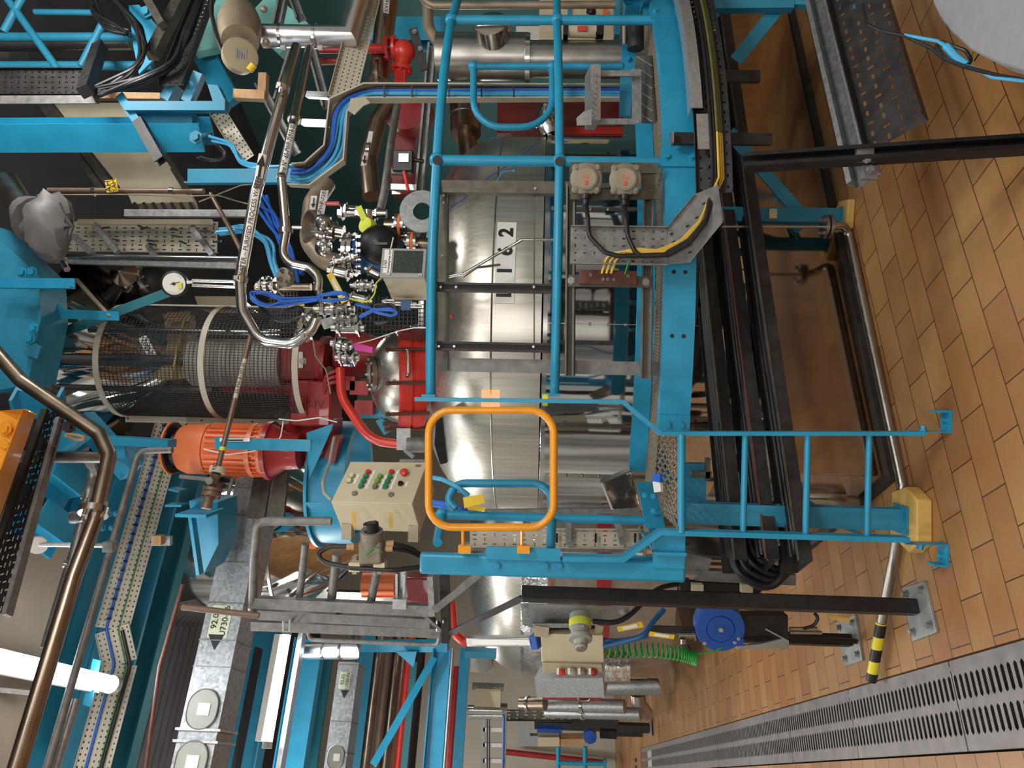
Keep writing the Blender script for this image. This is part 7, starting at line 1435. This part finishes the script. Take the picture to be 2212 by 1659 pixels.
# ------------------------------------------------------------------ second duct, truss and pipe runs farther back
t = T('air_duct', 'second galvanised duct farther back with a pale label and a silver elbow', 'duct')
q0 = P(744, 1500, 6.0); a, b = lat(q0, 1430), lat(q0, 1760); nb = V((BX.y, -BX.x, 0)); nb = -nb if nb.dot(EYE-q0) < 0 else nb
t.p('duct_body', MB().bar(a-nb*.13, b-nb*.13, .26, .17, Z), 'zinc'); F2 = lambda yy, dz=0: lat(q0, yy)+Z*dz
for yy in (1436, 1558, 1625): t.p('duct_seam', MB().box(F2(yy)-nb*.13, .008, .27, .18, BX, nb), 'galv_dull')
i = t.p('name_plate', MB().box(F2(1470, .012)+nb*.001, .13, .004, .09, BX, nb), 'pale_label'); t.p('lettering', text('92.02', F2(1468, .032)+nb*.005, BX, Z, .038), 'ink', i); t.p('lettering', text('U730-P6', F2(1470, -.012)+nb*.005, BX, Z, .036), 'ink', i); ac = F2(1496)+nb*.002; t.p('arrow', MB().prism([ac+Z*.035+BX*.02, ac-Z*.035+BX*.02, ac-BX*.045], nb*.002), 'ink'); hatch(t, F2(1636)+nb*.001, nb, .17, .125)
t = T('insulated_pipe', 'silver clad pipe with a blue end ring above the second duct', 'pipe'); s1, s2 = P(662, 1406, 6.6), P(768, 1406, 6.5); t.p('cladding', MB().tube([s1, s2, P(772, 1370, 6.9)], .074, 26), 'clad'); 
for f_ in (.38, .72): t.p('seam_band', MB().lathe(s1+(s2-s1)*f_, s2-s1, [(.074, -.008), (.078, -.008), (.078, .008), (.074, .008)], 26), 'stainless')
t.p('blue_ring', MB().cyl(P(653, 1406, 6.6), P(664, 1406, 6.6), .066, 24), 'cyan')
GB = 'background pipe runs'
for k, (x, D, r, m_, lb) in enumerate(((815, 8.0, .05, 'stainless_brown', 'shiny brown background pipe nearest the second duct'), (838, 8.6, .06, 'brown_pipe', 'dull brown background pipe behind the truss brace'), (855, 8.4, .05, 'stainless_brown', 'thin shiny background pipe among the brown ones'), (868, 8.8, .045, 'stainless_dull', 'pale background pipe beside the red one'), (882, 8.5, .045, 'red_bright', 'bright red background pipe above the blue truss beam'), (905, 8.9, .07, 'dark_steel', 'dark background duct between the red pipe and the truss beam'))):
    p = P(x, 1430, D); pipe('background_pipe', lb, [lat(p, 1330), lat(p, 1760)], r, m_, group=GB)
latbeam('truss_beam', 'blue truss beam with pale edges far behind the galvanised frame', 'beam', 952, 1450, 7.6, 1405, 1760, Isec(.14, .19, .012), 'cyan'); latbeam('truss_beam', 'dark blue upper truss beam behind the pipe runs', 'beam', 790, 1450, 8.5, 1300, 1760, Isec(.14, .26, .012), 'cyan_dull')
one('truss_brace', 'blue diagonal truss brace crossing the background pipes', 'brace', MB().bar(P(938, 1420, 7.5), P(806, 1652, 6.9), .07, .02, Y), 'cyan'); one('truss_post', 'blue truss post with gusset behind the thin bent rod', 'post', MB().bar(P(770, 1395, 7.8), P(968, 1395, 7.7), .1, .1, Y).prism([P(855, 1408, 7.6), P(893, 1442, 7.6), P(900, 1408, 7.6)], Y*.02), 'cyan')
latbeam('truss_beam', 'dim teal slanting beam below the red background pipe', 'beam', 893, 1450, 8.2, 1430, 1760, rect(.05, .07), 'teal')
latbeam('roof_beam', 'blue roof beam running beside the far tube lamp', 'beam', 660, 1450, 7.0, 1380, 1760, Isec(.14, .28, .014), 'cyan'); latbeam('cable_tray', 'bright galvanised tray lying beside the far tube lamp', 'cable tray', 640, 1450, 6.3, 1365, 1760, rect(.12, .04), 'galv_bright'); latbeam('roof_beam', 'dim blue roof beam between the far tube lamp and the first duct', 'beam', 545, 1500, 7.5, 1300, 1760, Isec(.2, .4, .02), 'cyan_dull'); latbeam('cable_tray', 'black perforated cable tray between the first duct and the far lamp', 'cable tray', 540, 1500, 6.8, 1400, 1760, rect(.16, .03), 'black_steel')
latbeam('roof_beam', 'teal lower roof beam left of the second duct', 'beam', 690, 1500, 7.2, 1380, 1760, rect(.05, .16), 'teal'); 
pipe('conduit', 'thin pale conduit along the background beams', [lat(P(975, 1450, 7.0), 1400), lat(P(975, 1450, 7.0), 1760)], .014, 'galv'); pipe('red_pipe', 'distant red pipe behind the truss near the end wall', [lat(P(985, 1480, 9.5), 1440), lat(P(985, 1480, 9.5), 1760)], .05, 'red')
latbeam('truss_beam', 'bright blue thin beam between the truss and the end wall', 'beam', 1000, 1480, 9.0, 1400, 1760, rect(.06, .12), 'cyan'); pipe('red_pipe', 'bent red pipe above the inspection lamp', [P(975, 1300, 6.5), P(980, 1365, 6.5), P(1000, 1385, 6.5), P(1012, 1385, 6.5)], .04, 'red_bright', .12)
one('support_beam', 'blue beam stub beside the second vessel dome', 'beam', MB().bar(P(1005, 1410, 6.4), P(1072, 1412, 6.4), .06, .1, Y), 'cyan_dull')
t = T('motor_cover', 'grey round cover plate in front of the far blue beams', 'cover'); t.p('plate', MB().box(P(1042, 1430, 8.5), .22, .05, .26), 'wall_grey'); t.p('disc', MB().lathe(P(1045, 1432, 8.4), -Y, [(.1, 0), (.1, .04)], 24), 'enamel_grey')
t = T('junction_box', 'cream square junction box clamped on the far cable ladder', 'junction box'); t.p('box', MB().box(P(1054, 1505, 8.0), .17, .12, .28), 'beige'); t.p('bracket', MB().box(P(1054, 1483, 8.05), .04, .1, .34), 'galv_dull'); t.p('bracket', MB().box(P(1060, 1526, 8.05), .04, .1, .36), 'galv_dull')
t = T('cable_ladder', 'pale cable ladder with rungs and black cables at the far left', 'cable ladder'); 
for x in (1044, 1090): t.p('side_rail', MB().bar(P(x, 1535, 9.0), P(x-2, 1690, 9.0), .03, .05), 'galv_bright')
for y in (1575, 1608, 1642): t.p('rung', MB().bar(P(1044, y, 9.0), P(1090, y+1, 9.0), .05, .03), 'white')
for x in (1052, 1057): t.p('cable', MB().tube([P(x, 1530, 8.95), P(x, 1690, 8.95)], .01, 6), 'rubber')
t.p('blue_cable', MB().tube([P(1088, 1545, 8.95), P(1086, 1690, 8.95)], .014, 6), 'cable_blue')
pipe('insulated_pipe', 'upper short shiny pipe behind the cream junction box', [P(1010, 1533, 8.6), P(1085, 1535, 8.6)], .05, 'stainless'); pipe('insulated_pipe', 'lower short shiny pipe behind the cream junction box', [P(1010, 1545, 8.7), P(1085, 1546, 8.7)], .04, 'stainless')
# silver cylinder behind the cream tray left (storage vessel side) and steel vessel above it
t = T('clad_vessel', 'silver clad vessel cone with seams between the galvanised duct and the blue ring', 'vessel')
cv = P(600, 1165, 6.6); zc = P(790, 1165, 6.4).z; t.p('cone', MB().lathe(V((cv.x, cv.y+.4, zc)), Z, [(.18, 0), (.45, .35), (.78, .8), (.9, 1.15), (.9, 2.2)], 40), 'mirror'); 
for h, r in ((.8, .78), (1.15, .9)): t.p('seam_band', MB().lathe(V((cv.x, cv.y+.4, zc+h)), Z, [(r, -.012), (r+.015, -.012), (r+.015, .012), (r, .012)], 40), 'stainless_dull')
t.p('leg', MB().bar(V((cv.x-.6, cv.y+.4, zc-.3)), V((cv.x-.6, cv.y+.4, zc+1)), .08, .08), 'stainless_dull')
t = T('electric_motor', 'orange motor with fins glimpsed behind the galvanised frame', 'motor'); b_, u_ = P(855, 1262, 6.0), P(785, 1262, 6.0); t.p('body', MB().cyl(b_, u_, .10, 24), 'orange')
for k in range(10): d = V((math.cos(k*.63), math.sin(k*.63), 0)); t.p('cooling_fin', MB().bar(b_+d*.10, u_+d*.10, .008, .02, d), 'orange')
one('pump_housing', 'dark red pump housing behind the galvanised frame', 'pump', MB().bar(P(880, 1268, 6.0), P(935, 1268, 6.0), .2, .2), 'red_panel', bev=.02)
# ------------------------------------------------------------------ a few more things
p = P(55, 1250, 3.9)
latbeam('concrete_beam', 'grey concrete beam strip above the black tray at the upper left', 'beam', 60, 1250, 4.3, 1120, 1760, rect(.5, .22), 'concrete')
t = T('pump_motor', 'dark round pump motor in the shade behind the plinth at the far right', 'pump motor'); o = P(1662, 150, 5.2); o2 = P(1640, 50, 5.5); t.p('body', MB().lathe(o, o2-o, [(.0, 0), (.11, .01), (.12, .05), (.12, .4), (.08, .45)], 24), 'dark_steel'); t.p('foot', MB().bar(setz(o2, 0), setz(o2, o2.z), .12, .12), 'black_steel')
one('rubber_boot', 'black rubber strap hood beside the vessel shoulder inside the gate', 'hood', MB().prism([P(942, 905, 4.3), P(955, 892, 4.25), P(962, 960, 4.2), P(966, 1000, 4.2), P(950, 1004, 4.2), P(938, 960, 4.25)], Y*.06), 'rubber', bev=.006)
one('cable', 'thin blue wire curling down in front of the dome at the right', 'cable', MB().tube([P(1160, 310, 4.6), P(1105, 352, 4.5), P(1060, 380, 4.4), P(1000, 430, 4.3), P(975, 448, 4.25)], .003, 6, .1), 'cable_blue'); one('cable', 'short blue wire with a knot hanging beside the rail post', 'cable', MB().tube([P(1070, 395, 4.4), P(1085, 372, 4.4), P(1108, 367, 4.4), P(1112, 372, 4.4)], .003, 6, .03).ball(P(1110, 369, 4.4), .008), 'cable_light')
t = T('strut_channel', 'galvanised bracket arm behind the black sensor box', 'strut'); t.m(MB().bar(P(840, 404, 4.5), P(935, 406, 4.5), .035, .03, Y))if False else t.m(MB().bar(P(838, 404, 4.5), P(900, 406, 4.5), .035, .03, Y), 'galv_bright')
GW = 'background white columns'
for k, (y0, y1, x0, x1, m_) in enumerate(((62, 90, 1115, 1170, 'white'), (70, 82, 1175, 1240, 'cyan'), (300, 335, 1060, 1095, 'cyan'))): 
    one('background_column', ['white clad pipe column behind the silver branch pipe', 'pale blue frame piece behind the silver branch pipe', 'pale blue frame piece under the rail hoop'][k], 'column', MB().bar(P(x0, (y0+y1)/2, 7.2), P(x1, (y0+y1)/2, 7.2), (y1-y0)*7.2/1600, .1, Y), m_)
# ------------------------------------------------------------------ light
def area(name, loc, target, sx, sy, power, col=(1, .96, .9)):
    l = bpy.data.lights.new(name, 'AREA'); l.shape = 'RECTANGLE'; l.size = sx; l.size_y = sy; l.energy = power; l.color = col
    o = bpy.data.objects.new(name, l); C.objects.link(o); o.location = loc
    o.rotation_euler = (V(target)-V(loc)).to_track_quat('-Z', 'Y').to_euler(); return o
for i, (a, b, w) in enumerate(((-1.5, -1.5, 55), (0.2, -1.6, 45), (-1.5, 1.5, 75), (3.5, -.9, 30), (6.5, -.9, 45), (10, -.9, 60), (7.0, 5.2, 90), (13.5, -.5, 90))):
    p = AB(a, b, 4.6 if i > 2 else 4.9); area('hall_lamp_light', p, p-Z, .35, 1.5, w)
def add_fill(a, b, z, w, r=.22):
    l = bpy.data.lights.new('hall_fill_light', 'POINT'); l.energy = w; l.shadow_soft_size = r; l.color = (1, .97, .92); o = bpy.data.objects.new('hall_fill_light', l); C.objects.link(o); o.location = AB(a, b, z)  # unseen point light added as fill to brighten part of the hall
add_fill(-2.2, -1.2, 2.4, 120, .5); add_fill(-.9, 2.4, 3.7, 85, .12); add_fill(2.1, 3.6, 4.6, 85); add_fill(.1, 1.9, 3.4, 45, .12); add_fill(2.6, -1.8, 3.0, 25); add_fill(6.6, 5.6, 2.6, 60); add_fill(7.0, -1.2, 3.6, 60)
w = bpy.data.worlds.new('hall'); bpy.context.scene.world = w; w.use_nodes = True; nt = w.node_tree; N = nt.nodes; L = nt.links
bg = N['Background']; bg.inputs['Strength'].default_value = .7
tc = N.new('ShaderNodeTexCoord'); mp = N.new('ShaderNodeMapping'); mp.inputs['Scale'].default_value = (5, 5, 1.2); L.new(tc.outputs['Generated'], mp.inputs['Vector'])
no = N.new('ShaderNodeTexNoise'); no.inputs['Scale'].default_value = 1.2; no.inputs['Detail'].default_value = 3; L.new(mp.outputs[0], no.inputs['Vector'])
ra = N.new('ShaderNodeValToRGB'); e = ra.color_ramp.elements; e[0].position = .3; e[0].color = (.06, .07, .08, 1); e[1].position = .72; e[1].color = (1.0, .95, .85, 1)
m_ = e.new(.5); m_.color = (.42, .40, .36, 1); L.new(no.outputs['Fac'], ra.inputs[0]); L.new(ra.outputs[0], bg.inputs['Color'])
s = bpy.context.scene
s.view_settings.view_transform = 'Standard'; s.view_settings.look = 'None'; s.view_settings.gamma = 1; s.view_settings.use_curve_mapping = False
s.view_settings.exposure = .3
finish()
